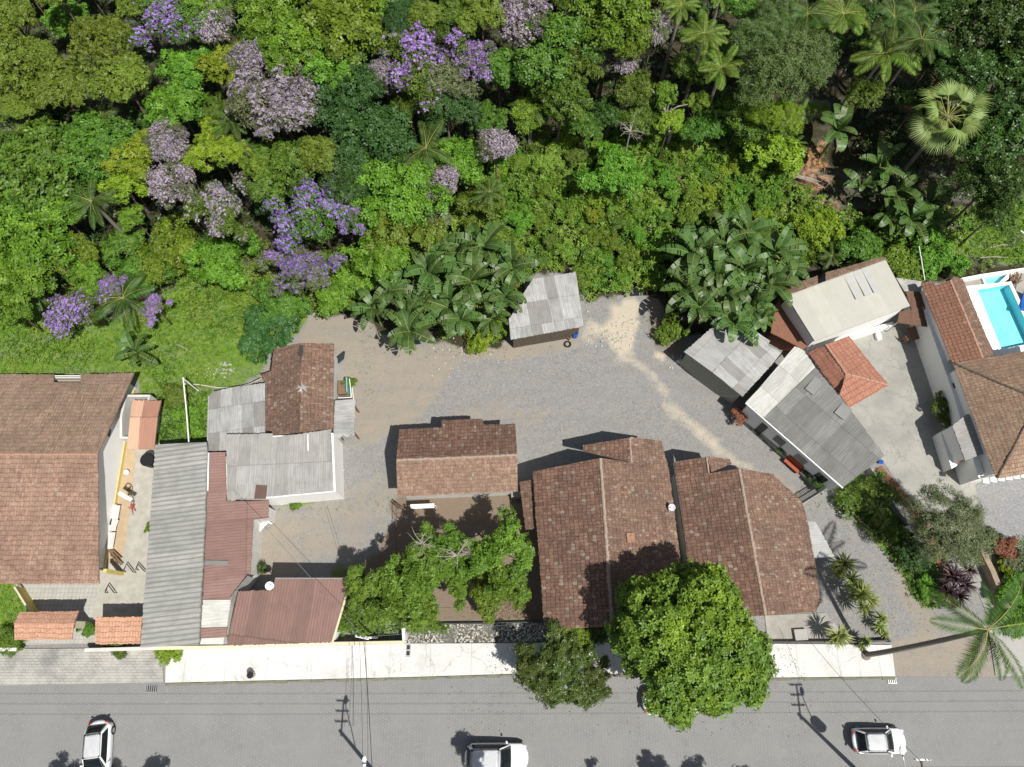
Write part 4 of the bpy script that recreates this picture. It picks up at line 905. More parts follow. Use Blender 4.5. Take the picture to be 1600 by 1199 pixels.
# --- M: long house with dark & whitish sheets
rS = start('house', 'long white house under dark grey and whitish sheet roof, windows facing the gravel', 'house', 1270, 650)
S1 = Pl((1194, 653, 3.2), (1317, 762, 3.2), (1327, 638, 3.7))
roof('roof', S1, [(1165, 629), (1185, 608), (1242, 541), (1255, 547), (1274, 574), (1194, 653)], M['sheet_white'], rS, .18, .025, label='whitish end of the sheet roof')
roof('roof', S1, [(1274, 574.5), (1327, 638), (1382, 712), (1317, 762), (1194.5, 653.5)], M['sheet_dark'], rS, .18, .03)
bm = bmesh.new(); add_box(bm, S1.hit(1317, 643) + Vector((0, 0, .07)), (.9, 1.2, .03), -.75); add_box(bm, S1.hit(1272, 603) + Vector((0, 0, .07)), (.8, 1.5, .03), -.75); bm_obj('roof_patch', bm, M['sheet_pale'], rS)
fS = [S1.hit(*q).xy for q in ((1170, 632), (1243, 546), (1270, 575), (1325, 642), (1376, 712), (1315, 757), (1196, 652))]; walls(rS, fS, [S1], M['white'], drop=.12)
fc = ccw(fS); Wn = None
for i in range(len(fc)):
    a, b = fc[i], fc[(i + 1) % len(fc)]
    if (b - a).length > 6 and ((a + b) / 2 - S1.hit(1255, 705).xy).length < 1.5: Wn = (a, b)
if Wn:
    a, b = Wn
    for t0, t1, z0, z1, mt in ((.02, .10, 0, 2.1, 'metal_dark'), (.22, .34, 1.1, 2.2, 'glass'), (.78, .90, 1.1, 2.2, 'glass')):
        on_wall(rS, 'door' if z0 == 0 else 'window', a, b, t0, t1, z0, z1, M[mt], .06, M['white'])
    on_wall(rS, 'window', a, b, .50, .63, 1.1, 2.2, M['concrete_old'], .06, M['white'])
    d = (b - a); nr = Vector((d.y, -d.x)).normalized(); q = a + d * .565 + nr * .3; bm = bmesh.new()
    ang = math.atan2(d.y, d.x); add_box(bm, (q.x, q.y, .45), (1.5, .5, .07), ang); add_box(bm, (q.x - nr.x * .22, q.y - nr.y * .22, .75), (1.5, .06, .6), ang)
    for s in (-.6, .6): 
        e = q + d.normalized() * s; add_box(bm, (e.x, e.y, .21), (.08, .45, .42), ang)
    tag(bm_obj('bench', bm, M['red_paint']), 'red bench against the white wall of the long sheet-roofed house', 'bench')
bm = bmesh.new(); add_tube(bm, [S1.hit(1165, 630), S1.hit(1317, 763)], .06, 6); bm_obj('gutter', bm, M['white'], rS)
flat('patio', [(1160, 640), (1180, 640), (1300, 752), (1290, 772)], .02, M['concrete_old'])
low_wall('garden_wall', [(1158, 643), (1205, 692), (1262, 748), (1287, 771)], .45, .12, M['concrete_old'], 'low dark kerb wall along the patio of the long white house')
# --- hip roof carport
rT = start('carport', 'bright red ribbed hip roof next to the long sheet-roofed house', 'carport', 1330, 580)
z1, z2 = 2.8, 3.7
T1 = Pl((1262, 551.5, z1), (1312, 617, z1), (1322, 584.5, z2)); T2 = Pl((1388, 602, z1), (1326, 525, z1), (1322, 584.5, z2)); T3 = Pl((1388, 602, z1), (1327, 638, z1), (1322, 584.5, z2))
roof('roof', T1, [(1262, 551.5), (1290, 539), (1322, 584.5), (1311, 616)], M['tile_hip'], rT, .28, .05)
roof('roof', T2, [(1290, 539), (1326, 525), (1388, 602), (1322, 584.5)], M['tile_hip'], rT, .28, .05)
roof('roof', T3, [(1322, 584.5), (1388, 602), (1327, 638), (1311, 616)], M['tile_hip'], rT, .28, .05)
for a, b in (((1290, 539), (1322, 584.5)), ((1322, 584.5), (1388, 602)), ((1322, 584.5), (1311, 616))):
    pa, pb = [Pl((1290, 539, z2), (1322, 584.5, z2), (1322, 585, z2 - .01)).hit(*a) if a == (1290, 539) else T1.hit(*a), (T2 if b[0] == 1388 else T1).hit(*b)]
    pa = T1.hit(*a) if a != (1290, 539) else T1.hit(1290, 539); ridge(rT, pa + Vector((0, 0, .06)), pb + Vector((0, 0, .06)), M['ridge_red'], .11)
for x, y in ((1330, 532), (1382, 600), (1328, 632), (1356, 566)): q = P(x, y, 2.7); bm = bmesh.new(); add_box(bm, (q.x, q.y, 1.32), (.2, .2, 2.64)); bm_obj('post', bm, M['white'], rT)
# --- O: flat cream slab building
rU = start('building', 'two-storey white building with flat cream slab roof and brown tile edge', 'building', 1325, 470)
U1 = Pl((1229, 462, 4.3), (1383, 405, 4.3), (1272, 533, 4.1))
roof('roof', U1, [(1229, 462), (1383, 405), (1422, 478), (1273, 533)], M['sheet_cream'], rU, .5, 0, .15)
UT = Pl((1229, 461, 4.36), (1383, 404, 4.36), (1226, 450, 4.1))
roof('roof', UT, [(1229, 461), (1227, 449), (1278, 431), (1278, 443)], M['tile_mossy'], rU, .24, .03, label='brown tile strip along the upper edge')
roof('roof', UT, [(1290, 438.5), (1290, 426), (1382, 401), (1385, 405)], M['tile_mossy'], rU, .24, .03, label='brown tile strip along the upper edge')
bm = bmesh.new()
for i in range(3): add_box(bm, U1.hit(1332 + i * 14, 448 - i * 5) + Vector((0, 0, .05)), (.6, 2.4, .03), .3)
bm_obj('roof_patch', bm, plain('pale_patch', (.45, .45, .43), .1, 2), rU)
fU = [U1.hit(*q).xy for q in ((1232, 463), (1382, 408), (1418, 476), (1275, 529))]; walls(rU, fU, [U1], M['white'], drop=.17)
rV = start('shed', 'dirty red earth-brown flat roof between the right banana clump and the cream slab roof', 'shed', 1235, 500)
roof('roof', Pl((1207, 470, 2.4), (1270, 540, 2.4), (1208, 520, 2.3)), [(1222, 458), (1272, 534), (1255, 546), (1228, 532), (1204, 520), (1212, 478)], M['brick'], rV, .24, .02)
bm = bmesh.new(); prism(bm, [P(x, y, 2.2) for x, y in ((1222, 470), (1264, 532), (1252, 540), (1210, 518))], -.1, 2.2); bm_obj('wall', bm, M['brick'], rV)
low_wall('terrace_wall', [(1262, 549), (1310, 532), (1396, 505)], .9, .35, M['white'], 'thick white terrace wall under the cream slab building')
# --- P: dark small tile roof, table, etc
rW = start('shelter', 'dark brown ribbed shelter roof in the shade beside the wooden table', 'shelter', 1428, 490)
roof('roof', Pl((1412, 458, 2.7), (1441, 462, 2.7), (1403, 505, 2.3)), [(1414, 455), (1441, 457), (1452, 511), (1402, 505), (1405, 487), (1424, 484)], plain('dark_rib_roof', (.16, .09, .06), .2, 5), rW, .26, .05)
for x, y in ((1405, 502), (1449, 507), (1438, 462)): q = P(x, y, 2.3); bm = bmesh.new(); add_cyl(bm, (q.x, q.y, -.05), (q.x, q.y, 2.25), .05, seg=6); bm_obj('post', bm, M['metal'], rW)
roof_c = plain('stained_slab', (.46, .45, .42), .25, 2, c2=(.2, .2, .18))
rX = start('shed', 'small stained concrete slab between the cream building and the pool house', 'shed', 1420, 445)
roof('roof', Pl((1402, 434, 2.5), (1440, 440, 2.5), (1412, 456, 2.4)), [(1400, 434), (1440, 440), (1440, 456), (1414, 456)], roof_c, rX, .3, 0, .12)
bm = bmesh.new(); prism(bm, [P(x, y, 2.4) for x, y in ((1405, 437), (1438, 442), (1437, 453), (1415, 453))], -.1, 2.38); bm_obj('wall', bm, M['white_dirty'], rX)
# --- Q: pool house
rY = start('house', 'white house with long ribbed brown gable roof beside the swimming pool', 'house', 1500, 500)
Y1 = Pl((1485, 437, 4.4), (1535, 559, 4.4), (1462, 505, 3.6)); Y2 = Pl((1485, 437, 4.4), (1535, 559, 4.4), (1530, 500, 3.8))
M['tile_rib'] = tile_mat('brown_ribbed_tile', (.25, .12, .08), (.30, .155, .105), (.19, .10, .07), rw=.3, rh=.33, speck=.3, joint_shade=.9, dirt=.3)
roof('roof', Y1, [(1439, 443), (1456, 440), (1463, 446), (1485, 438), (1535, 559), (1487.5, 567)], M['tile_rib'], rY, .3, .04)
roof('roof', Y2, [(1485, 437), (1490, 432), (1503.5, 436), (1553, 555), (1535, 559)], M['tile_old'], rY, .3, .04)
ridge(rY, Y1.hit(1485, 438), Y1.hit(1535, 558), M['ridge_red'], .12)
# foot: shared with the main body
Z1 = Pl((1490, 570, 4.0), (1557, 748, 4.0), (1600, 637, 5.3))
bY = [(P(1440, 470, 0)).xy, (P(1488, 590, 0)).xy]
fY = [Y1.hit(1441, 446).xy, Y2.hit(1500, 438).xy, Y2.hit(1548, 553).xy, Y1.hit(1490, 562).xy]; walls(rY, inset(fY, .25), [Y1, Y2], M['white'])
a = P(1448, 500, 1.8)
rZ = start('house', 'white house with lichen-speckled hip tile roof at the right edge', 'house', 1570, 660)
za, zb = 3.9, 5.3
K1 = Pl((1490, 568, za), (1557, 748, za), (1605, 638, zb)); K2 = Pl((1494, 566, za), (1640, 540, za), (1605, 618, zb)); K3 = Pl((1557, 748, za), (1680, 728, za), (1605, 655, zb))
c0 = K1.hit(1490, 568); c1 = K1.hit(1557, 748)
roof('roof', K1, [(1489, 568), (1557, 748), (1606, 655), (1606, 618)], M['tile_mossy'], rZ, .26, .035)
roof('roof', K2, [(1491, 567), (1553, 557), (1660, 540), (1720, 618), (1606, 617)], M['tile_mossy'], rZ, .26, .035)
roof('roof', K3, [(1558, 748), (1606, 656), (1720, 656), (1760, 715)], M['tile_mossy'], rZ, .26, .035)
ridge(rZ, K1.hit(1492, 569) + Vector((0, 0, .05)), K1.hit(1606, 618) + Vector((0, 0, .05)), M['wood_dark'], .1); ridge(rZ, K1.hit(1558, 747) + Vector((0, 0, .05)), K1.hit(1606, 656) + Vector((0, 0, .05)), M['wood_dark'], .1)
ftz = [K1.hit(1492, 571).xy, K1.hit(1556, 744).xy, K3.hit(1740, 715).xy, K2.hit(1680, 545).xy]; ftz = inset(ftz, .25); walls(rZ, ftz, [K1, K2, K3], M['white'])
fc = ccw(ftz)
for i in range(4):
    a, b = fc[i], fc[(i + 1) % 4]
    if ((a + b) / 2 - K1.hit(1524, 657).xy).length < 2.0:
        for t0, t1 in ((.10, .15), (.46, .52)): 
            on_wall(rZ, 'window', a, b, t0, t1, 1.6, 2.7, M['glass'], .06, M['white'])
bm = bmesh.new()
for i in range(14): q = P(1540 + i * 12, 752 - i * 1.7, 3.2); add_box(bm, (q.x, q.y, 3.2), (.5, .35, .12), -.12)
bm_obj('cornice', bm, M['white'], rZ)
# grey box annex in front of it
rAA = start('annex', 'small white annex with grey sheet roof stuck to the right-edge white house', 'annex', 1510, 690)
AA = Pl((1488, 664, 3.0), (1519, 645, 3.2), (1510, 718, 3.0))
roof('roof', AA, [(1488, 665), (1510, 648), (1518, 647), (1540, 708), (1508, 720)], M['sheet_flat'], rAA, .2, .02)
bm = bmesh.new(); prism(bm, [AA.hit(x, y) for x, y in ((1490, 666), (1516, 650), (1536, 706), (1510, 717))], -.1, 2.9); bm_obj('wall', bm, M['white'], rAA)
rAB = start('garage', 'low white walled box with brick red tiled roof below the grey annex roof', 'shed', 1492, 700)
bm = bmesh.new(); prism(bm, [P(x, y, 1.3) for x, y in ((1470, 677), (1490, 665), (1510, 719), (1487, 733))], -.1, 1.3); bm_obj('wall', bm, M['white'], rAB)
roof('roof', Pl((1484, 692, 1.55), (1498, 689, 1.65), (1494, 724, 1.5)), [(1482, 693), (1497, 689), (1508, 719), (1494, 725)], M['red_paint'], rAB, .25, .03)
tb = start('terrace', 'grey concrete terrace slab under the white wall of the pool house', 'terrace', 1465, 570)
bm = bmesh.new(); prism(bm, [P(x, y, .5) for x, y in ((1442, 552), (1460, 538), (1483, 592), (1464, 607))], -.1, .5); bm_obj('slab', bm, M['concrete_old'], tb)
bm = bmesh.new(); prism(bm, [P(x, y, .9) for x, y in ((1464, 606), (1492, 585), (1494, 590), (1467, 611))], -.1, .9); bm_obj('parapet', bm, M['white'], tb)
rAC = start('house', 'white stucco base wall along the driveway under the pool house roof', 'wall', 1470, 560)
bm = bmesh.new(); prism(bm, [P(x, y, 2.6) for x, y in ((1436, 462), (1452, 456), (1500, 566), (1538, 742), (1530, 748), (1488, 610))], -.1, 2.55); bm_obj('wall_body', bm, M['white'], rAC); rAC.name = 'boundary_wall'
# --- pool
rp = start('swimming_pool', 'turquoise rectangular swimming pool with wide white coping', 'swimming pool', 1560, 495)
zp = .95
t = NT('pool_liner', .4, .3)
c = t.mix(t.ramp(t.noise(.8, 3), .3, .7), (.24, .68, .75), (.32, .74, .79)); t.link(c, 'Base Color'); M['liner'] = t.m
t = NT('pool_water', .05, .5)
tr = t.n('BsdfTransparent', {'Color': (.86, .985, 1, 1)}); gl = t.n('BsdfGlossy', {'Color': (1, 1, 1, 1), 'Roughness': .03})
bmpn = t.n('Bump', {'Height': t.noise(2.5, 3), 'Distance': .02}); t.t.links.new(bmpn.outputs[0], gl.inputs['Normal'])
mx = t.n('MixShader', {0: .035, 1: tr.outputs[0], 2: gl.outputs[0]}); t.t.links.new(mx.outputs[0], t.out.inputs[0]); M['water'] = t.m
def basin(parent, inner, outer, zt, depth, step=None):
    I = ccw([P(x, y, zt).xy for x, y in inner]); O = [P(x, y, zt).xy for x, y in outer]
    bm = bmesh.new(); n = len(I); top = [bm.verts.new((p.x, p.y, zt)) for p in I]; bot = [bm.verts.new((p.x, p.y, zt - depth)) for p in I]
    for i in range(n): bm.faces.new((top[(i + 1) % n], top[i], bot[i], bot[(i + 1) % n]))
    bm.faces.new(bot); bm_obj('basin', bm, M['liner'], parent)
    bm = bmesh.new(); J = inset(O, 0); m = len(J)
    prism(bm, J, -.3, zt - depth - .02)
    up_o = [bm.verts.new((p.x, p.y, zt)) for p in J]; dn = [bm.verts.new((p.x, p.y, zt - depth - .02)) for p in J]; up_i = [bm.verts.new((p.x, p.y, zt)) for p in I]
    for i in range(m): bm.faces.new((dn[i], dn[(i + 1) % m], up_o[(i + 1) % m], up_o[i]))
    k = min(range(n), key=lambda j: (I[j] - J[0]).length)
    for i in range(m): bm.faces.new((up_o[i], up_o[(i + 1) % m], up_i[(k + i + 1) % n], up_i[(k + i) % n]))
    bm_obj('coping', bm, M['white'], parent)
    bm = bmesh.new(); bm.faces.new([bm.verts.new((p.x, p.y, zt - .12)) for p in I]); bm_obj('water_surface', bm, M['water'], parent)
basin(rp, [(1527, 453), (1577, 445), (1618, 535), (1565, 546)], [(1503, 448), (1580, 440), (1630, 545), (1556, 556)], zp, .9)
rp2 = start('paddling_pool', 'small shallow turquoise pool behind the main swimming pool', 'swimming pool', 1555, 435)
basin(rp2, [(1537, 432), (1578, 425), (1560, 443), (1542, 446)], [(1533, 430), (1598, 420), (1562, 446), (1540, 448)], .8, .45)
flat('pool_terrace', [(1500, 436), (1532, 430), (1541, 449), (1506, 452)], .6, M['concrete_old'], .6)
flat('pool_terrace', [(1580, 438), (1598, 424), (1640, 424), (1640, 560), (1632, 545)], .55, M['concrete_old'], .55)
low_wall('boundary_wall', [(1502, 436), (1533, 430), (1600, 420), (1640, 416)], 1.3, .18, M['white'], 'white garden wall along the far side of the swimming pool')
bm = bmesh.new(); q = P(1588, 461, 1.0)
for k_ in range(1): 
    c = P(1607, 472, 1.15); g = bmesh.ops.create_grid(bm, x_segments=12, y_segments=12, size=1, matrix=Matrix.Translation(c) @ Matrix.Rotation(-.4, 4, 'Z') @ Matrix.Diagonal((.55, 1.0, 1, 1)))
    for v in g['verts']: v.co.z += .12 * math.sin(v.co.x * 3) * math.cos(v.co.y * 2.2)
    bmesh.ops.solidify(bm, geom=bm.faces[:], thickness=.05)
tag(bm_obj('tarpaulin', bm, M['blue_plastic'], smooth=True), 'bright blue tarpaulin beside the swimming pool', 'tarpaulin')
bm = bmesh.new(); rg = random.Random(3)
for i in range(14):
    c = P(1586 + rg.uniform(-9, 7), 436 + rg.uniform(-7, 7), .8); a = rg.uniform(.4, 1.3); L = rg.uniform(.3, .8); add_cyl(bm, c - Vector((math.cos(a) * L, math.sin(a) * L, 0)), c + Vector((math.cos(a) * L, math.sin(a) * L, rg.uniform(0, .2))), .05, seg=5)
tag(bm_obj('driftwood', bm, M['wood']), 'heap of dry brown branches in the pool corner', 'branches')
# --- gate roofs on the left street side
rg1 = start('gatehouse', 'orange tiled gate roof with ridge next to the green lawn', 'gatehouse', 72, 978)
g1 = Pl((22, 974, 2.8), (116, 974, 2.8), (22, 1000, 2.4)); g2 = Pl((22, 974, 2.8), (116, 974, 2.8), (32, 956, 2.5))
roof('roof', g1, [(22, 974.5), (115, 974.5), (113, 999), (23, 1000)], M['tile_orange'], rg1, .22, .035); roof('roof', g2, [(22, 974.5), (31, 957), (123, 955), (115, 974.5)], M['tile_orange'], rg1, .22, .035)
ridge(rg1, g1.hit(22, 974.5), g1.hit(115, 974.5), M['ridge_red'], .09)
for x in (30, 108): q = g1.hit(x, 976); bm = bmesh.new(); add_box(bm, (q.x, q.y, 1.25), (.3, .5, 2.5)); bm_obj('pillar', bm, M['cream'], rg1)
rg2 = start('gatehouse', 'flat orange tiled porch roof between green hedge and the long grey shed', 'gatehouse', 185, 985)
g3 = Pl((149, 964, 2.7), (222, 963, 2.7), (149, 1007, 2.35)); roof('roof', g3, [(149, 965), (222, 963.5), (219, 1006), (149, 1007)], M['tile_orange'], rg2, .22, .035)
for x in (154, 214): q = g3.hit(x, 985); bm = bmesh.new(); add_box(bm, (q.x, q.y, 1.2), (.2, .9, 2.35)); bm_obj('pillar', bm, M['cream'], rg2)
low_wall('boundary_wall', [(-200, 1016), (25, 1015)], 1.0, .2, M['cream'], 'cream wall along the green lawn at the bottom left', cap=M['white_dirty'])
low_wall('boundary_wall', [(132, 1016), (245, 1013)], 1.0, .2, M['cream'], 'cream wall in front of the orange porch roof', cap=M['white_dirty'])
low_wall('boundary_wall', [(245, 1013), (350, 1011.5), (528, 1006), (632, 1004)], 1.3, .2, M['white'], 'long white street wall along the whitish sidewalk', cap=M['cream'])
low_wall('boundary_wall', [(629, 972), (631, 1001)], 1.3, .2, M['white'], 'short white return wall beside the pebble bed')
low_wall('garden_kerb', [(642, 975), (760, 974), (848, 972)], .35, .1, M['metal_dark'], 'dark thin edging between bare garden and pebble bed', cat='edging')
low_wall('fence', [(22, 917), (45, 954)], 1.2, .1, M['yellow'], 'yellow fence between the green lawn and the paved yard', cat='fence', cap=M['cream'])
low_wall('garden_wall', [(1529, 846), (1552, 893), (1575, 950)], 1.0, .42, plain('tan_wall', (.34, .27, .19), .2, 4, c2=(.2, .16, .12)), 'thick tan wall on the right between driveway and shrubs')
low_wall('garden_wall', [(1362, 732), (1400, 790), (1423, 820)], .9, .14, M['concrete_old'], 'thin stained grey wall bordering the grass bank')
low_wall('garden_kerb', [(1310, 775), (1345, 815), (1390, 850), (1430, 905), (1462, 945)], .25, .14, M['wood_dark'], 'curved dark edging along the gravel drive and grass bank', cat='edging')
low_wall('garden_wall', [(1197, 1004), (1300, 1003), (1332, 1004), (1388, 1001)], .5, .12, M['metal_dark'], 'low black fence wall between spiky plants and sidewalk')
low_wall('garden_wall', [(1372, 975), (1392, 1003)], .6, .12, M['wood_dark'], 'short dark diagonal rail beside the gravel drive', cat='rail')
# sliding bar gate
gt = start('bar_gate', 'grey slatted gate across the gravel between two houses', 'gate', 1275, 772)
bm = bmesh.new(); a, b = P(1250, 790, 1.6), P(1292, 764, 1.6)
for i in range(22):
    q = a.lerp(b, i / 21); add_box(bm, (q.x, q.y, .85), (.04, .04, 1.5))
bm_obj('bars', bm, M['metal'], gt); bm = bmesh.new()
for z in (.12, .85, 1.6): add_cyl(bm, (a.x, a.y, z), (b.x, b.y, z), .04, seg=6)
bm_obj('frame', bm, M['metal'], gt)
# ------------------------------------------------------------------ vehicles
M['car_white'] = plain('white_car_paint', (.80, .81, .82), .01, 1, rough=.22, spec=.6)
M['car_glass'] = plain('car_glass', (.012, .02, .02), .03, 1, rough=.05, spec=.8)
M['lamp_red'] = plain('red_lens', (.35, .01, .01), .05, 2, rough=.2); M['lamp_clear'] = plain('clear_lens', (.5, .52, .54), .05, 2, rough=.15)
def car(px, py, ang, L, W, H, label, estate=False):
    p = P(px, py, .7); root = empty('parked_car', (p.x, p.y, .008), label, 'car', 'white cars on the street', ang)
    hw = W / 2; xs = np.linspace(-L / 2, L / 2, 27); belt = .60 * H
    def wid(x): t = abs(x) / (L / 2); return hw * (1 - max(0, t - .72) ** 2 * 2.6) * (1 - .03 * max(0, t - .2))
    def top(x):
        t = (x + L / 2) / L
        return float(np.interp(t, [0, .03, .1, .3, .68, .78, .93, .98, 1], [.50 * H, .57 * H, belt * 1.02, belt * 1.02, belt, belt * .98, .53 * H, .46 * H, .38 * H]))
    bm = bmesh.new(); rows = []
    for x in xs:
        w, h = wid(x), top(x); sec = [(0, h), (.45, h - .004), (.78, h - .02), (.93, h - .06), (.99, h - .14), (1, .55 * h), (.985, .38), (.95, .2)]
        te = max(0, abs(x) / (L / 2) - .8) / .2; r = [bm.verts.new((x - math.copysign(.30 * yy ** 3 * te, x), s * w * yy, zz)) for s, seq in ((-1, sec[::-1]), (1, sec[1:])) for yy, zz in seq]; rows.append(r)
    for a, b in zip(rows, rows[1:]):
        for k in range(len(a) - 1): bm.faces.new((a[k], b[k], b[k + 1], a[k + 1]))
    bm.faces.new(rows[0]); bm.faces.new(rows[-1][::-1]); bmesh.ops.recalc_face_normals(bm, faces=bm.faces[:])
    bm_obj('body', bm, M['car_white'], root, world=False, smooth=True)
    f = L / 2; xr0, xr1 = (-f * .80 if estate else -f * .62), f * .10; xb0, xb1 = (-f * .92 if estate else -f * .84), f * .42   # roof / base ends
    bw, tw = hw * .90, hw * .70; zb, zt = belt * .99, H
    def surf(name, corners, mat, bulge=(0, 0, 0), n=8, parent=root, sm=True):
        bm = bmesh.new(); a, b, c, d = [Vector(q) for q in corners]; g = []
        for i in range(n + 1):
            row = []
            for j in range(n + 1):
                u, v = i / n, j / n; q = a.lerp(b, u).lerp(d.lerp(c, u), v); k = 4 * u * (1 - u) * (.4 + .6 * 4 * v * (1 - v)) if name != 'roof' else 16 * u * (1 - u) * v * (1 - v)
                row.append(bm.verts.new(q + Vector(bulge) * k))
            g.append(row)
        for i in range(n):
            for j in range(n): bm.faces.new((g[i][j], g[i + 1][j], g[i + 1][j + 1], g[i][j + 1]))
        bmesh.ops.solidify(bm, geom=bm.faces[:], thickness=.012)
        return bm_obj(name, bm, mat, parent, world=False, smooth=sm)
    # greenhouse shell in body colour
    bm = bmesh.new(); sec = [(xb0, bw * .93, xb1, bw, zb), (xb0 * .3 + xr0 * .7, tw + (bw - tw) * .35, xr1 * .7 + xb1 * .3, tw + (bw - tw) * .35, zb + (zt - zb) * .7), (xr0, tw * .97, xr1, tw, zt - .02)]; rg_ = []
    for x0, w0, x1, w1, z in sec: rg_.append([bm.verts.new(q) for q in ((x0, -w0, z), (x1, -w1, z), (x1, w1, z), (x0, w0, z))])
    for a, b in zip(rg_, rg_[1:]):
        for k in range(4): bm.faces.new((a[k], a[(k + 1) % 4], b[(k + 1) % 4], b[k]))
    bm.faces.new(rg_[-1]); bm_obj('pillars', bm, M['car_white'], root, world=False)
    e = .02
    surf('roof', [(xr0, -tw * .97, zt), (xr1, -tw, zt), (xr1, tw, zt), (xr0, tw * .97, zt)], M['car_white'], (0, 0, .035))
    surf('windshield', [(xb1 + e + .04, -bw * .95, zb + .02), (xb1 + e + .04, bw * .95, zb + .02), (xr1 + e, tw * .93, zt - .03), (xr1 + e, -tw * .93, zt - .03)], M['car_glass'], (.10, 0, .05))
    surf('rear_window', [(xb0 - e - .01, bw * .86, zb + .06), (xb0 - e - .01, -bw * .86, zb + .06), (xr0 - e, -tw * .88, zt - .04), (xr0 - e, tw * .88, zt - .04)], M['car_glass'], (-.06, 0, .03))
    for s in (-1, 1): surf('side_window', [(xb0 * .86, s * (bw + e), zb + .05), (xb1 * .86, s * (bw + e), zb + .04), (xr1 * .9, s * (tw + e + .015), zt - .07), (xr0 * .92, s * (tw + e + .015), zt - .07)], M['car_glass'], (0, s * .02, 0))
    for s in (-1, 1):
        bm = bmesh.new(); add_box(bm, (xb1 * .75, s * (hw + .07), zb + .03), (.12, .2, .12), s * .25); bmesh.ops.bevel(bm, geom=bm.edges[:], offset=.03, segments=2, affect='EDGES'); bm_obj('mirror', bm, M['car_white'], root, world=False)
        bm = bmesh.new(); add_box(bm, (f * .86, s * hw * .68, .45 * H), (.28, .36, .1), -s * .35, tilt=Matrix.Rotation(.35, 4, 'Y')); bm_obj('headlight', bm, M['lamp_clear'], root, world=False)
        bm = bmesh.new(); add_box(bm, (-f * .935, s * hw * .68, .53 * H), (.10, .18, .13), s * .3); bm_obj('tail_light', bm, M['lamp_red'], root, world=False)
        for xx in (-f * .62, f * .64):
            bm = bmesh.new(); add_cyl(bm, (xx, s * (hw - .21), .31), (xx, s * (hw + .015), .31), .31, seg=20); tw_ = bm_obj('wheel', bm, M['rubber'], root, world=False)
            bm = bmesh.new(); add_cyl(bm, (xx, s * (hw + .0), .31), (xx, s * (hw + .025), .31), .2, .17, seg=12); bm_obj('rim', bm, M['metal'], tw_, world=False)
    return root
car(1374, 1158, 0, 4.0, 1.72, 1.42, 'white hatchback driving on the right of the street near the power pole')
car(776, 1184, 0, 4.6, 1.9, 1.6, 'white estate car at the bottom centre of the street, cut by the frame', True)
car(152, 1177, -math.pi / 2 + .13, 4.4, 1.75, 1.5, 'white car pointing down at the bottom left of the street')
car(1048, 1098, 0, 4.2, 1.75, 1.45, 'white car half hidden under the big round tree')

# ------------------------------------------------------------------ power poles, wires
def power_pole(tipx, tipy, label, transf):
    tip = P(tipx, tipy, 9.2); b = Vector((tip.x + .05, tip.y - 2.1, 0)); root = empty('power_pole', b, label, 'power pole', 'concrete power poles on the far side of the street')
    bm = bmesh.new(); add_tube(bm, [b, b + Vector((0, 0, 9.4))], .17, 10, .11); bm_obj('pole', bm, M['pole'], root)
    bm = bmesh.new(); add_box(bm, (b.x, b.y + .95, 9.1), (.09, 2.4, .11)); bm_obj('arm', bm, M['wood_dark'], root)
    for k, yy in enumerate((0, -.7, -1.4)):
        bm = bmesh.new(); add_box(bm, (b.x, tip.y + yy, 9.2), (.95, .09, .1)); ca = bm_obj('cross_arm', bm, M['metal'], root)
        for dx in (-.42, -.2, .2, .42): bm = bmesh.new(); add_cyl(bm, (b.x + dx, tip.y + yy, 9.25), (b.x + dx, tip.y + yy, 9.45), .045, .03, 8); bm_obj('insulator', bm, M['white_gloss'], ca, world=False)
    if transf:
        bm = bmesh.new(); add_cyl(bm, b + Vector((.45, .25, 6.6)), b + Vector((.45, .25, 7.7)), .36, seg=14); bm_obj('transformer', bm, M['metal'], root)
    return root, tip, b
rP1, tip1, b1 = power_pole(1439, 1187, 'power pole with transformer and street lamp at the bottom right of the street', True)
tipL = P(535, 1095, 0) - Vector((-LDIR.x, -LDIR.y, 0)) * (9.2 / LDIR.z); tl = proj(tipL.x, tipL.y, 9.2)
rP2, tip2, b2 = power_pole(float(tl[0]), float(tl[1]), 'power pole with small lamp at the bottom left of the street, mostly below the frame', False)
def street_lamp(lx, ly, z, root):
    q = P(lx, ly, z); b = root.location; bm = bmesh.new(); add_tube(bm, [Vector((b.x, b.y, z - 1.3)), Vector((b.x * .75 + q.x * .25, b.y * .6 + q.y * .4, z - .4)), Vector((q.x * .9 + b.x * .1, q.y - .5, z)), q], .035, 6); arm = bm_obj('lamp_arm', bm, M['metal'], root)
    bm = bmesh.new(); bmesh.ops.create_uvsphere(bm, u_segments=14, v_segments=8, radius=1, matrix=Matrix.Translation(q) @ Matrix.Diagonal((.16, .33, .1, 1))); add_box(bm, q + Vector((0, .0, .1)), (.09, .09, .05)); bm_obj('lamp_head', bm, M['white_gloss'], arm, world=False)
    return q
def rel_fix(o):                            # sub-part built in world space under a part whose own origin is its root
    pass
street_lamp(1409, 1174, 7.5, rP1); street_lamp(569, 1190, 7.5, rP2)
for rr_ in (rP1, rP2):                     # sub-parts were written in world space: move into the thing's space
    for c in rr_.children:
        for d in c.children:
            for v in d.data.vertices: v.co -= rr_.location
for rr_ in (rP1, rP2): pass
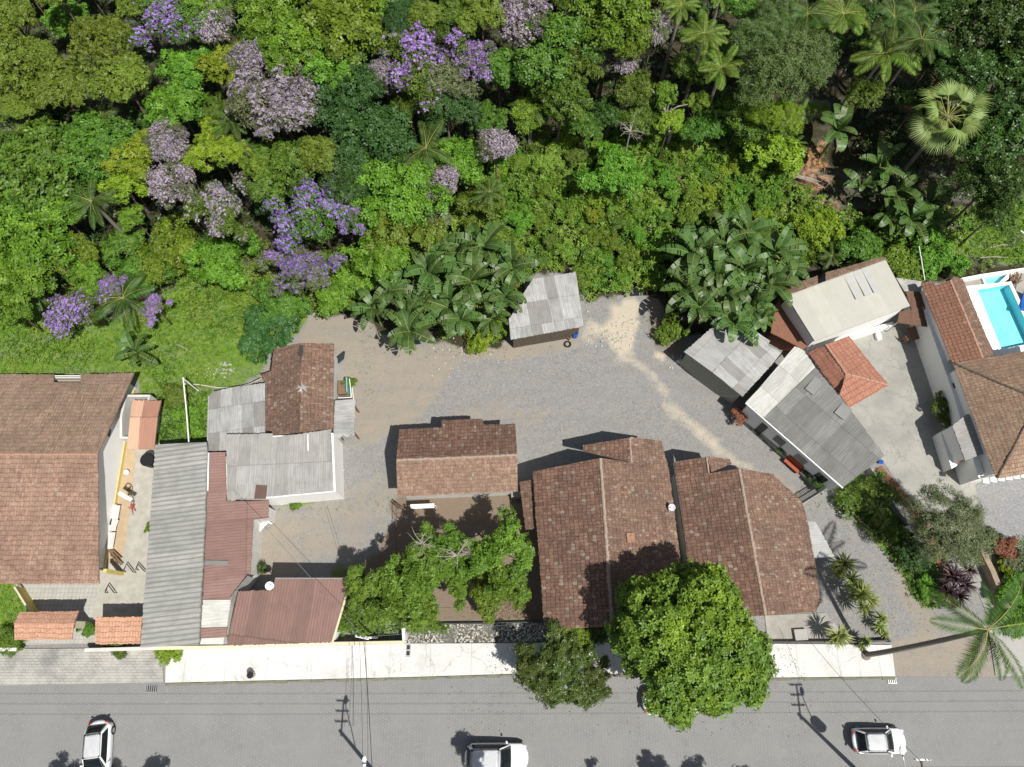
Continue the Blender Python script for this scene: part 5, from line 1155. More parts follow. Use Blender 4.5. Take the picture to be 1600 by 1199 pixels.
# service pole beside the white wall
sp = P(568, 996, 6.0); rS2 = empty('service_pole', (sp.x, sp.y, 0), 'thin service pole with wire brackets behind the white street wall', 'pole')
bm = bmesh.new(); add_tube(bm, [(sp.x, sp.y, 0), (sp.x, sp.y, 6.1)], .07, 8, .05); bm_obj('pole', bm, M['pole'], rS2)
bm = bmesh.new(); add_box(bm, (sp.x - .1, sp.y - .05, 5.95), (.95, .06, .06), -.2); add_box(bm, (sp.x + .25, sp.y, 5.7), (.5, .12, .12), -.15)
for dx in (-.5, -.2, .15, .35): add_cyl(bm, (sp.x + dx, sp.y + .02 - dx * .2, 5.95), (sp.x + dx, sp.y + .02 - dx * .2, 6.15), .04, seg=6)
bm_obj('bracket', bm, M['white_gloss'], rS2)
def wire(pts, r, label, sag=.3, name='wire', mat='metal_dark', grp=None):
    a, b = Vector(pts[0]), Vector(pts[1]); n = 12; bm = bmesh.new()
    add_tube(bm, [a.lerp(b, i / n) - Vector((0, 0, sag * 4 * (i / n) * (1 - i / n))) for i in range(n + 1)], r, 4)
    return tag(bm_obj(name, bm, M[mat]), label, 'wire', grp)
s5 = Vector((sp.x, sp.y, 6.0))
wire([s5, P(583, 1240, 7.5)], .022, 'thick dark cable crossing the sidewalk and street to the service pole')
wire([s5 + Vector((-.3, 0, 0)), P(567, 1240, 7.5)], .012, 'thin cable just left of the thick dark cable over the sidewalk')
wire([s5 + Vector((.12, 0, 0)), P(575, 1240, 7.5)], .012, 'thin cable just right of the thick dark cable over the sidewalk')
wire([s5, P(366, 770, 4.0)], .014, 'pale cable from the service pole across the yard to the grey-roofed house', .2, mat='metal')
wire([s5 + Vector((.2, 0, 0)), P(511, 790, 3.6)], .010, 'thin cable from the service pole to the corner of the white walled house', .2)
wire([s5, P(812, 975, 3.2)], .010, 'thin cable from the service pole over the garden trees', .3, mat='metal')
wire([P(807, 718, 3.8), P(836, 760, 3.6)], .012, 'short cable slung between the detached house and the large tiled house', .15)
for i, (dy, z) in enumerate(((0, 9.45), (-.7, 9.45), (-1.4, 9.45))):
    wire([(-60, tip2.y + dy + .4, z + .1), (70, tip1.y + dy - .3, z)], .010, ['uppermost of the three power lines', 'middle of the three power lines', 'lowest of the three power lines'][i] + ' above the bottom edge of the street', .5, 'power_line')
wire([P(1439, 1190, 8.8), P(1268, 1005, 3.0)], .014, 'service cable from the right power pole toward the chamfered tiled house', .5)

# ------------------------------------------------------------------ small things
def dish(px, py, z, r, label, face, mast=1.2):
    q = P(px, py, z); root = empty('satellite_dish', (q.x, q.y, z - mast), label, 'satellite dish'); bm = bmesh.new(); n = 20; rings = []
    for i in range(6):
        rr = r * i / 5; zz = .28 * (i / 5) ** 2 * r
        rings.append([bm.verts.new((rr * math.cos(a / n * 6.2832) if i else 0, rr * math.sin(a / n * 6.2832) if i else 0, zz)) for a in range(n if i else 1)])
    for i in range(5):
        for a in range(n):
            if i == 0: bm.faces.new((rings[0][0], rings[1][a], rings[1][(a + 1) % n]))
            else: bm.faces.new((rings[i][a], rings[i + 1][a], rings[i + 1][(a + 1) % n], rings[i][(a + 1) % n]))
    rotm = Vector(face).normalized().to_track_quat('Z', 'Y').to_matrix().to_4x4(); bmesh.ops.transform(bm, matrix=Matrix.Translation((0, 0, mast)) @ rotm, verts=bm.verts); bmesh.ops.solidify(bm, geom=bm.faces[:], thickness=.02)
    bm_obj('dish', bm, M['white_gloss'], root, world=False, smooth=True); fv = Vector(face).normalized()
    bm = bmesh.new(); add_tube(bm, [(0, 0, 0), (0, 0, mast)], .03, 6); bm_obj('mast', bm, M['metal'], root, world=False)
    bm = bmesh.new(); side = fv.cross(Vector((0, 0, 1))).normalized() * .3; add_tube(bm, [Vector((0, 0, mast)) + fv * .05 - Vector((0, 0, r * .5)), Vector((0, 0, mast)) + fv * r * .9 - Vector((0, 0, .1))], .02, 5); add_cyl(bm, Vector((0, 0, mast)) + fv * r * .9 - Vector((0, 0, .1)), Vector((0, 0, mast)) + fv * r * 1.1 - Vector((0, 0, .1)), .05, seg=6); bm_obj('feed_arm', bm, M['metal'], root, world=False)
dish(421, 916, 3.9, .31, 'round white satellite dish at the notch of the brown ribbed roof', (.35, .15, .9), .9)
dish(1050, 793, 3.8, .27, 'white satellite dish in the dark gap between the two tiled houses', (-.45, -.2, .85), 1.0)
bm = bmesh.new(); q = P(229, 718, 1.9); add_cyl(bm, (q.x, q.y, 1.0), (q.x, q.y, 1.85), .5, .53, 24); add_cyl(bm, (q.x, q.y, 1.85), (q.x, q.y, 1.93), .56, .5, 24); rt_ = empty('water_tank', (q.x, q.y, 0), 'round black water tank in the narrow yard below the annex', 'water tank')
bm_obj('tank', bm, M['black_plastic'], rt_); bm = bmesh.new()
for a in range(4): add_cyl(bm, (q.x + .38 * math.cos(a * 1.57), q.y + .38 * math.sin(a * 1.57), 0), (q.x + .38 * math.cos(a * 1.57), q.y + .38 * math.sin(a * 1.57), 1.0), .05, seg=6)
bm_obj('stand', bm, M['wood'], rt_)
q = P(197, 738, .5); rt_ = empty('stool', (q.x, q.y, 0), 'small round white stool under the gable wall', 'stool'); bm = bmesh.new(); add_cyl(bm, (q.x, q.y, .42), (q.x, q.y, .5), .2, seg=16); bm_obj('seat', bm, M['white'], rt_)
for a in range(4): bm = bmesh.new(); add_cyl(bm, (q.x + .12 * math.cos(a * 1.57), q.y + .12 * math.sin(a * 1.57), .43), (q.x + .17 * math.cos(a * 1.57), q.y + .17 * math.sin(a * 1.57), 0), .02, seg=5); bm_obj('leg', bm, M['white'], rt_)
def ring(bm, c, R, r, ax, n=20):
    ax = Vector(ax).normalized(); u = ax.orthogonal().normalized(); v = ax.cross(u); pts = [Vector(c) + u * R * math.cos(i / n * 6.2832) + v * R * math.sin(i / n * 6.2832) for i in range(n + 1)]; add_tube(bm, pts, r, 5)
q = P(202, 770, .4); rt_ = empty('bicycle', (q.x, q.y, 0), 'bicycle leaning by the white beam in the narrow left yard', 'bicycle')
for dx, dy in ((-.25, .45), (.15, -.45)):
    bm = bmesh.new(); ring(bm, (q.x + dx * .6, q.y + dy, .34), .32, .025, (.8, .3, .5)); wq = bm_obj('wheel', bm, M['rubber'], rt_)
bm = bmesh.new(); A_, B_ = Vector((q.x - .15, q.y + .45, .34)), Vector((q.x + .09, q.y - .45, .34)); C_ = Vector((q.x + .1, q.y + .2, .75)); D_ = Vector((q.x + .18, q.y - .3, .8))
for s, e in ((A_, C_), (C_, D_), (D_, B_), (A_, Vector((q.x, q.y, .3))), (Vector((q.x, q.y, .3)), C_), (Vector((q.x, q.y, .3)), D_)): add_cyl(bm, s, e, .02, seg=5)
bm_obj('frame', bm, M['metal_dark'], rt_); bm = bmesh.new(); add_cyl(bm, D_ + Vector((-.25, 0, .1)), D_ + Vector((.25, 0, .12)), .018, seg=5); bm_obj('handlebar', bm, M['metal'], rt_)
bm = bmesh.new(); add_box(bm, C_ + Vector((0, 0, .06)), (.12, .24, .05)); bm_obj('saddle', bm, M['black_plastic'], rt_)
def simple(name, label, cat, mat, builder, group=None):
    bm = bmesh.new(); builder(bm); return tag(bm_obj(name, bm, M[mat]), label, cat, group)
def beam(bm, a, b, w, h): 
    a, b = Vector(a), Vector(b); d = b - a; add_box(bm, (a + b) / 2, (d.length, w, h), math.atan2(d.y, d.x))
simple('beam', 'white painted beam jutting from the gable wall across the yard', 'beam', 'white', lambda bm: beam(bm, P(186, 770, 2.2), P(205, 782, 2.2), .3, .12))
def rail(pts, z, label):
    rt_ = start('hand_rail', label, 'rail', *pts[0], group='black gate rails on the left yard ramp'); bm = bmesh.new(); q = [P(x, y, z) for x, y in pts]; add_tube(bm, q, .045, 6)
    for p in (q[0], q[-1]): add_cyl(bm, p, (p.x, p.y, 0), .03, seg=6)
    bm_obj('rail', bm, M['metal_dark'], rt_)
rail([(192, 893), (198, 881), (208, 894)], .5, 'bent black rail nearest to the yellow column'); rail([(212, 890), (215, 881), (226, 893)], .5, 'bent black rail beside the long grey shed'); rail([(164, 926), (165, 922), (169, 914), (178, 926)], .5, 'bent black rail lowest on the ramp, right of the hexagonal pavers')
def planks(bm):
    rg = random.Random(5)
    for i in range(9): a = P(172 + rg.uniform(-2, 6), 862 + rg.uniform(-4, 6), .15 + i * .04); b = P(184 + rg.uniform(-4, 8), 876 + rg.uniform(-6, 8), .1 + i * .04); beam(bm, a, b, .1, .03)
simple('plank_heap', 'small heap of reddish brown boards near the yellow column', 'boards', 'wood', planks)
def sheetpile(bm):
    for i, (x0, y0, x1, y1) in enumerate(((184, 790, 176, 830), (176, 832, 172, 858), (181, 812, 178, 822))): beam(bm, P(x0, y0, .5 + i * .05), P(x1, y1, .5), .45, .05); beam(bm, P(x0, y0, .0), P(x1, y1, .0), .3, .9)
simple('bench', 'long narrow white-topped bench along the foot of the gable wall', 'bench', 'white_dirty', sheetpile)
def toolpile(bm):
    rg = random.Random(9)
    for i in range(8): c = P(206 + rg.uniform(-3, 3), 794 + rg.uniform(-5, 5), .3); a = rg.uniform(0, 3); add_cyl(bm, c - Vector((math.cos(a) * .3, math.sin(a) * .3, .2)), c + Vector((math.cos(a) * .3, math.sin(a) * .3, .1)), .03, seg=5)
simple('toy_trolley', 'small reddish trolley of tubes standing on the left yard concrete', 'trolley', 'red_paint', toolpile)
# poles / hose on the grass
simple('standpipe', 'tall white pipe post leaning over the grass left of the grey lean-to', 'pipe', 'white', lambda bm: add_tube(bm, [P(286, 590, 3.2), P(291, 640, 2.9), P(295, 692, 2.6)], .05, 6) or [add_cyl(bm, P(286.5, 592, 3.2), (P(286.5, 592, 3.2).x, P(286.5, 592, 3.2).y, 0), .05, seg=6)])
simple('hose', 'pale curved hose lying from the pipe post to the old tiled house', 'hose', 'cream', lambda bm: add_tube(bm, [P(287, 600, .3), P(310, 601, .25), P(340, 606, .3), P(365, 606, .8), P(390, 600, 1.8), P(408, 592, 2.6)], .045, 6))
def rubble(px, py, n, spread, label, mat='white_dirty', s=.18, seed=1):
    def f(bm):
        rg = random.Random(seed)
        for i in range(n): c = PT(px + rg.gauss(0, spread), py + rg.gauss(0, spread * .6), .05); g = bmesh.ops.create_icosphere(bm, subdivisions=1, radius=s * rg.uniform(.3, 1), matrix=Matrix.Translation(c) @ Matrix.Rotation(rg.uniform(0, 3), 4, 'Z') @ Matrix.Diagonal((1, .7, .5, 1)))
    bm = bmesh.new(); f(bm); tag(bm_obj('rubble', bm, M[mat]), label, 'rubble', kind='stuff')
rubble(348, 577, 30, 9, 'pale rubble scattered on the grass', s=.17, mat='concrete'); rubble(330, 585, 30, 6, 'small white stones on the grass', s=.08, seed=2); rubble(520, 740, 25, 8, 'small pale stones beside the white wall', s=.12, seed=5); rubble(1060, 565, 30, 9, 'pale stones near the plank shed', s=.12, seed=6); rubble(960, 520, 60, 22, 'stones on the sandy patch', s=.1, seed=7); rubble(740, 545, 80, 40, 'gravel crumbs along the bananas', s=.09, seed=8)
# blue barrel, tyre
q = P(899, 519, .9); rt_ = empty('barrel', (q.x, q.y, 0), 'open blue barrel at the front corner of the banana-side shed', 'barrel'); bm = bmesh.new(); n = 20
ro = [[bm.verts.new((q.x + r * math.cos(i / n * 6.2832), q.y + r * math.sin(i / n * 6.2832), z)) for i in range(n)] for r, z in ((.26, 0), (.31, .3), (.31, .6), (.28, .9), (.25, .9), (.27, .3))]
for a, b in zip(ro, ro[1:]):
    for i in range(n): bm.faces.new((a[i], a[(i + 1) % n], b[(i + 1) % n], b[i]))
bm.faces.new(ro[-1]); bm_obj('drum', bm, M['blue_plastic'], rt_); bm = bmesh.new(); ring(bm, (q.x, q.y, .9), .27, .025, (0, 0, 1)); bm_obj('rim', bm, M['blue_plastic'], rt_)
bm = bmesh.new(); c = P(887, 538, .1); ring(bm, c, .26, .07, (0, 0, 1)); tag(bm_obj('old_tyre', bm, M['rubber']), 'old tyre lying on the gravel in front of the blue barrel', 'tyre')
def junk(bm):
    rg = random.Random(2)
    for i in range(7): c = P(880 + rg.uniform(-14, 10), 524 + rg.uniform(-3, 4), .2); add_box(bm, c, (rg.uniform(.2, .6), rg.uniform(.1, .4), .3), rg.uniform(0, 3))
simple('firewood', 'brown odds and ends heaped along the front of the banana-side shed', 'heap', 'wood', junk)
def fencelow(bm):
    a, b = P(803, 531, .7), P(857, 523, .7)
    for i in range(14): q = a.lerp(b, i / 13); add_box(bm, (q.x, q.y, .35), (.12, .03, .7), .15)
    add_cyl(bm, a, b, .03, seg=5)
simple('board_fence', 'low brown board fence in front of the banana-side shed', 'fence', 'wood', fencelow)
simple('pole_on_ground', 'thin dark stick with white end lying by the sandy patch', 'stick', 'wood_dark', lambda bm: add_cyl(bm, P(1010, 522, .1), P(1028, 528, .12), .05, seg=5))
simple('pipe_piece', 'short white pipe lying on the soil near the right banana clump', 'pipe', 'white', lambda bm: add_cyl(bm, P(1029, 524, .1), P(1045, 529, .12), .07, seg=6))
simple('sack', 'white sack by the corner of the plank-walled shed', 'sack', 'white_dirty', lambda bm: bmesh.ops.create_icosphere(bm, subdivisions=3, radius=.3, matrix=Matrix.Translation(P(1064, 565, .2)) @ Matrix.Diagonal((1.2, .7, .6, 1))))
# white door sheet near detached house
def sh(bm): c = P(660, 791, 1.3); add_box(bm, c, (1.9, .35, .06), .04, tilt=Matrix.Rotation(.35, 4, 'X')); a = P(641, 790, 1.2); b = P(680, 790, 1.2); add_cyl(bm, a, (a.x, a.y, 0), .03, seg=5); add_cyl(bm, b, (b.x, b.y, 0), .03, seg=5)
simple('white_awning', 'narrow white sheet awning below the detached tiled house', 'awning', 'white', sh)
def posts(bm):
    for x in (618, 622): 
        a = P(x, 790, 1.5); add_cyl(bm, a, (a.x, a.y, 0), .05, seg=6)
    add_cyl(bm, P(618, 786, 1.4), P(634, 797, 1.0), .05, seg=6); add_cyl(bm, P(619, 790, 1.4), P(619, 870, 1.4), .025, seg=5)
simple('clothes_line', 'leaning posts and line at the lower left corner of the detached house', 'clothes line', 'wood_dark', posts)
def tank(bm):
    c = P(808, 772, .9); add_box(bm, c - Vector((0, 0, .45)), (.95, .5, .9))
simple('sink', 'small grey outdoor sink at the lower right corner of the detached house', 'sink', 'concrete_old', tank)
def door(bm): add_box(bm, P(409, 821, .5), (1.0, .5, .08), .9); add_box(bm, P(417, 814, .7), (1.0, .12, .12), -.5)
simple('cabinet', 'open white cabinet by the corner of the red-brown roofed house', 'cabinet', 'white', door)
rt_ = empty('plant_pot', P(412, 889, 0), 'round dark potted bush near the notch of the brown ribbed roof', 'potted plant'); bm = bmesh.new(); c = P(412, 889, .2); add_cyl(bm, (c.x, c.y, 0), (c.x, c.y, .35), .14, .2, 14); bm_obj('pot', bm, M['concrete_old'], rt_)
C_, N_, *_r = crown_pts(np.random.default_rng(1), .32, .3, 8, 260); V_, F_, T_ = tufts(np.random.default_rng(2), C_ + [0, 0, .5], N_, 4, .12, .05); o = obj('foliage', np_mesh('foliage', V_, F_, None, T_), LM['dark'], rt_)
# street bin, bush, manholes, drains
q = P(391, 1055, .75); rt_ = empty('litter_bin', (q.x, q.y, .12), 'black round bin standing on the whitish sidewalk', 'bin'); bm = bmesh.new(); add_cyl(bm, (q.x, q.y, .12), (q.x, q.y, .78), .2, .25, 20); bm_obj('bin_body', bm, M['concrete'], rt_); bm = bmesh.new(); add_cyl(bm, (q.x, q.y, .775), (q.x, q.y, .80), .25, seg=20); bm_obj('lid', bm, M['black_plastic'], rt_)
def grate(px, py, w, h, label, z=.125, k=4):
    q = P(px, py, z); rt_ = empty('drain_grate', (q.x, q.y, z), label, 'drain'); bm = bmesh.new(); add_box(bm, (q.x, q.y, z), (w, h, .02)); bm_obj('recess', bm, M['dark'], rt_); bm = bmesh.new()
    for i in range(k): add_box(bm, (q.x - w / 2 + w * (i + .5) / k, q.y, z + .014), (w / k * .45, h, .02))
    add_box(bm, (q.x, q.y + h / 2, z + .016), (w, .05, .03)); add_box(bm, (q.x, q.y - h / 2, z + .016), (w, .05, .03)); bm_obj('bars', bm, M['metal'], rt_)
grate(237, 1076, .8, .5, 'dark drain grate in the gutter at the end of the stained pavement', .01, 5); grate(1394, 1064, .7, .35, 'dark drain grate at the right end of the whitish sidewalk', .01, 5)
q = P(638, 1016, .13); rt_ = empty('meter_box', (q.x, q.y, .12), 'small sidewalk box with two dark openings beside the pebble bed', 'meter box'); bm = bmesh.new(); add_box(bm, (q.x, q.y, .14), (.36, 1.0, .05)); bm_obj('cover_frame', bm, M['metal'], rt_); bm = bmesh.new(); add_box(bm, (q.x, q.y + .2, .17), (.24, .3, .02)); add_box(bm, (q.x, q.y - .22, .17), (.24, .3, .02)); bm_obj('opening', bm, M['dark'], rt_)
# table, box, bucket, planter box
c = P(1428, 521, .8); rt_ = empty('wooden_table', (c.x, c.y, 0), 'brown wooden table in the shade by the dark shelter', 'table', rz=.3); bm = bmesh.new()
for i in range(6): add_box(bm, (-.4 + i * .16, 0, .78), (.145, 1.2, .05))
bm_obj('table_top', bm, M['wood'], rt_, world=False)
for sx in (-.38, .38):
    for sy in (-.5, .5): bm = bmesh.new(); add_box(bm, (sx, sy, .38), (.08, .08, .75)); bm_obj('leg', bm, M['wood'], rt_, world=False)
c = P(1424, 524, .45); rt_ = empty('wooden_chair', (c.x - .55, c.y - .4, 0), 'brown wooden chair tucked at the lower left of the wooden table', 'chair', rz=.5); bm = bmesh.new(); add_box(bm, (0, 0, .45), (.5, .48, .05)); bm_obj('seat', bm, M['wood'], rt_, world=False); bm = bmesh.new(); add_box(bm, (-.23, 0, .75), (.05, .48, .5)); bm_obj('backrest', bm, M['wood'], rt_, world=False)
for sx in (-.2, .2):
    for sy in (-.2, .2): bm = bmesh.new(); add_box(bm, (sx, sy, .21), (.05, .05, .43)); bm_obj('leg', bm, M['wood'], rt_, world=False)
simple('white_crate', 'white box standing in the sun at the top of the driveway', 'box', 'white', lambda bm: (add_box(bm, P(1374, 525, .4) - Vector((0, 0, .2)), (.42, .65, .4), .1), bmesh.ops.bevel(bm, geom=bm.edges[:], offset=.04, segments=2, affect='EDGES')))
simple('bucket', 'small blue bucket at the lower right corner of the dark sheet roof', 'bucket', 'blue_plastic', lambda bm: add_cyl(bm, P(1377, 722, 0), P(1377, 722, .35), .14, .19, 14))
def planter(bm): c = P(1251, 992, .25); add_box(bm, c, (.95, .8, .2), .05)
simple('manhole_box', 'square concrete box among the plants by the low black fence wall', 'box', 'concrete', planter)
def dry(px0, py0, px1, py1, n, label, seed, z=.5, mat='bark_pale'):
    rg = random.Random(seed); bm = bmesh.new(); a, b = PT(px0, py0, z), PT(px1, py1, z)
    for i in range(n):
        s = Vector((rg.uniform(-.5, .5), rg.uniform(-.5, .5), rg.uniform(-.2, .3))); add_tube(bm, [a + s * .4, a.lerp(b, .5) + s * .6 + Vector((0, 0, .2)), b + s], .06, 5, .02)
    tag(bm_obj('fallen_branch', bm, M[mat]), label, 'branch')
dry(1200, 232, 1248, 250, 5, 'pale fallen branches above the red soil bank', 1); dry(1240, 275, 1285, 292, 4, 'pale fallen branches across the red soil bank', 2); dry(275, 537, 305, 552, 1, 'pale log lying on the grass left of the small palm', 3, .2)
dry(1548, 385, 1580, 377, 2, 'dry curved branch on the sunny grass above the pool, upper one', 4, .2); dry(1530, 405, 1562, 408, 2, 'dry curved branch on the sunny grass above the pool, lower one', 5, .2); dry(1305, 320, 1290, 350, 5, 'brown dead twigs beside the lime bush at the slope', 6, .8, 'wood'); dry(1058, 275, 1075, 300, 5, 'brown dead fronds hanging on the vine slope', 7, 1.5, 'wood'); dry(1148, 205, 1162, 225, 3, 'reddish dead twigs high on the vine slope', 8, 1.5, 'wood')
simple('mast', 'white thin post standing in the bushes behind the pool house', 'post', 'white', lambda bm: add_tube(bm, [P(1436, 385, 2.5), P(1445, 438, 2.5)], .04, 5))
def blu(bm):
    for i in range(6): c = P(528 + i * 1.8, 563 - i * 1.5, .35); add_cyl(bm, c + Vector((-.05, -.35, -.1)), c + Vector((.05, .35, .1)), .08, seg=7)
simple('bottle_rack', 'bluish row of bottles beside the upper right of the old tiled house', 'bottles', 'glass', blu)
# ------------------------------------------------------------------ the wood on the slope
TREES = [  # kind, leaves, flower, x, y, r, h, label
('olive','olive',None,18,100,62,9,'olive-green dense-topped tree cut by the left edge, second from the top corner'),
('olive','olive',None,12,22,42,9,'olive-green dense-topped tree in the top left corner'),
('olive','olive',None,158,64,50,9.5,'rounded olive-green flat-topped tree standing apart near the top left'),
('olive','olive',None,102,132,47,9.5,'olive-green flat-topped tree left of the two touching ones'),
('olive','olive',None,188,122,46,9.5,'olive-green flat-topped tree just below the rounded one'),
('olive','olive',None,66,84,24,9.5,'small olive-green crown between the left-edge one and the flat-topped ones'),
('olive','olive',None,34,168,26,9,'small olive-green crown lowest of the olive group'),
('olive','olive',None,2,165,28,9,'olive-green crown clipped by the left edge, lowest there'),
('olive','olive',None,85,-12,26,9,'olive-green crown cut by the top edge near the left corner'),
('olive','olive',None,205,8,24,9,'small olive-green crown at the top edge left of the deep purple tree'),
('purple','mid','purple',262,42,56,9.5,'deep purple flowering tree at the top, left part of the wood'),
('lilac','grey','lilac',332,38,36,9,'greyish green tree with thin purple bloom right of the deep purple one'),
('bright','bright',None,318,8,36,9,'fresh green tree at the top edge above the deep purple tree'),
('bright','bright',None,292,112,38,8,'fresh green tree right below the deep purple tree'),
('bright','bright',None,278,165,44,7.5,'fresh green tree between the olive group and the large lilac tree'),
('lime','lime',None,362,106,42,8.5,'light green tree left of the large lilac tree'),
('lime','lime',None,205,245,42,8,'vivid yellow-green tree in the left wood'),
('lime','lime',None,338,232,42,7.5,'yellow-green tree between the two pale lilac trees'),
('lilac','grey','lilac',432,158,70,9,'largest pale lilac flowering tree, round and dense'),
('lilac','grey','lilac',392,100,38,9,'thin pale lilac crown on the upper left of the largest lilac tree'),
('lilac','grey','lilac',264,226,36,8,'pale lilac tree right of the vivid yellow-green tree'),
('lilac','grey','lilac',272,290,38,7.5,'greyish lilac tree with bare twigs, lower of a pair'),
('purple','mid','lilac',350,322,50,6.5,'white-violet speckled tree above the grassy bushes'),
('bright','bright',None,455,62,52,9.5,'big fresh green tree at the top, left of the bright dense one'),
('bright','bright',None,532,52,66,9.5,'big bright dense green tree at the top left of centre'),
('bright','bright',None,425,12,48,9.5,'fresh green tree cut by the top edge right of the deep purple tree'),
('bright','bright',None,575,12,44,9.5,'fresh green tree cut by the top edge left of centre'),
('bright','mid',None,408,58,24,9,'small green crown on the left of the big fresh green tree'),
('bright','bright',None,515,100,44,9,'fresh green lower skirt tree under the bright dense one'),
('blue','blue',None,545,155,62,8,'dark bluish-green tree right of the largest lilac tree'),
('mid','blue',None,590,228,66,7.5,'deep green round tree below the bluish-green one'),
('mid','blue',None,545,280,44,7,'deep green tree beside the yellowish crown'),
('lime','olive',None,503,245,36,7.5,'yellow-green crown with reddish tips left of the deep green round tree'),
('mid','mid',None,440,262,46,7,'mid-green tree under the largest lilac tree'),
('lime','bright',None,400,260,28,7,'small fresh green crown beneath the lilac tree, left side'),
('purple','mid','purple',660,92,66,9,'wide purple flowering tree at the top centre'),
('purple','grey','purple',735,98,38,8.5,'small purple-grey tree on the right of the wide purple one'),
('lilac','grey','lilac',598,120,30,8,'greenish lilac fringe tree at the left foot of the wide purple one'),
('feather','blue',None,625,20,34,9,'dark finger-leaved tree at the top edge left of the yellow-green pair'),
('lime','olive',None,666,26,28,9.5,'yellow-green cloud-like crown, left of a pair at the top'),
('lime','olive',None,752,20,38,9.5,'yellow-green cloud-like crown, right of a pair at the top'),
('mid','mid',None,705,30,34,8.5,'dull green crown between the yellow-green pair'),
('mid','grey',None,690,130,40,8,'grey-green crown right under the wide purple tree'),
('feather','mid',None,640,165,36,7,'finger-leaved green crown below the wide purple tree'),
('mid','blue',None,698,180,44,7,'dense deep green tree left of centre in the wood'),
('lime','mid',None,780,105,36,8,'fresh green slender crown right of the purple-grey tree'),
('lilac','grey','lilac',818,38,44,9,'silvery lilac tree at the top centre edge'),
('lilac','grey','lilac',775,230,32,7,'small round lilac tree alone in the middle of the wood'),
('lilac','grey','lilac',688,288,30,6.5,'narrow whitish lilac tree above the left banana clump, upper part'),
('lilac','grey','lilac',680,345,26,5.5,'brownish faded lilac bush right above the left banana clump'),
('purple','mid','purple',492,336,62,6.5,'purple tree with bare gaps above the bushes, left of centre'),
('purple','mid','purple',545,338,26,6.5,'narrow purple tuft right of the gappy purple tree'),
('purple','mid','purple',432,402,26,5,'small strong purple bush, left of a low pair'),
('purple','grey','purple',478,425,42,5,'strong purple bush, right of a low pair'),
('purple','mid','purple',130,478,46,4,'strong violet bush beside the feather palm on the lawn'),
('purple','grey','purple',172,450,22,4.5,'thin violet bush touching the top of the feather palm'),
('purple','grey','purple',240,480,22,3.5,'small violet flowering bush on the right of the feather palm'),
('bright','mid',None,70,262,72,8,'mid-green broad tree at the left of the wood below the olive group'),
('bright','bright',None,35,298,50,8,'fresh green tree at the left edge, below the broad one'),
('bright','mid',None,155,232,56,8,'deep fresh green tree right of the broad left tree'),
('bright','bright',None,48,362,62,7,'big bright green tree at the left edge in the middle of the wood'),
('bright','bright',None,88,330,48,7,'bright green tree left of the leaning palm'),
('bright','bright',None,40,430,52,6,'bright green tree at the left edge just above the lawn'),
('bright','bright',None,10,480,30,5,'bright green small tree at the left edge by the lawn'),
('lime','bright',None,112,395,38,5.5,'fresh green crown left of the bare leaning trunk'),
('lime','bright',None,208,340,22,5,'little bright green round crown below the leaning palm'),
('lime','bright',None,135,430,32,5,'yellow-green round bush above the violet bush'),
('bright','lime',None,190,290,34,7,'light green crown below the vivid yellow-green tree'),
('mid','bright',None,612,300,66,7,'big green tree above the left banana clump'),
('lime','olive',None,625,350,60,6,'yellowish green tree directly above the left banana clump'),
('bright','bright',None,600,400,46,5,'green bushy tree touching the left banana clump'),
('mid','mid',None,862,72,62,9,'olive-toned round tree right of the silvery lilac tree'),
('mid','mid',None,900,100,36,8.5,'mid-green right shoulder crown of the olive-toned round tree'),
('mid','bright',None,955,30,66,9.5,'tall fresh green tree at the top, centre right'),
('mid','bright',None,985,65,34,9,'fresh green lower crown of the tall tree, centre right'),
('mid','mid',None,878,150,44,7.5,'mid-green tree below the olive-toned round tree'),
('lilac','grey','lilac',968,95,30,7,'grey-brown tree with faint lilac spots, centre right'),
('lilac','grey','lilac',1022,48,28,8,'faded lilac tree in shade left of the slim palms'),
('lilac','grey','lilac',800,-8,30,9,'silvery lilac crown cut by the top edge'),
('lime','bright',None,1040,150,22,6.5,'fresh green tuft on the white-barked dead tree, right limb'),
('bright','lime',None,1047,190,20,6,'fresh green tuft low on the white-barked dead tree'),
('lime','bright',None,1090,162,20,6,'fresh green tuft at the tip of the pale side limb'),
('mid','mid',None,990,140,32,6,'greenish crown left of the white-barked dead tree'),
('feather','feather',None,1225,108,70,9,'large grey-green feathery tree in the right part of the wood'),
('feather','feather',None,1190,70,42,9,'grey-green feathery crown on the upper left of the large feathery tree'),
('feather','lime',None,1215,180,34,7,'yellowish feathery crown under the large feathery tree'),
('feather','feather',None,1215,20,36,9,'pale green feathery crown at the top edge near the palms'),
('dark','dark',None,1530,40,62,9.5,'dark glossy tree at the top right'),
('dark','dark',None,1592,20,42,9.5,'dark glossy tree in the top right corner'),
('dark','dark',None,1575,120,58,9,'dark glossy tree at the right edge below the corner one'),
('dark','dark',None,1510,115,44,9,'dark glossy tree above the fan palm'),
('dark','dark',None,1575,215,62,8.5,'dark glossy tree at the right edge beside the fan palm'),
('dark','dark',None,1545,290,48,7.5,'dark glossy tree lower right of the fan palm'),
('dark','mid',None,1560,330,34,6,'dark green crown above the sunny grass'),
('dark','dark',None,1470,12,32,9.5,'dark glossy small crown at the top edge right of the palms'),
('dark','mid',None,1350,150,30,4.5,'low glossy green shrub tree left of the fan palm'),
]
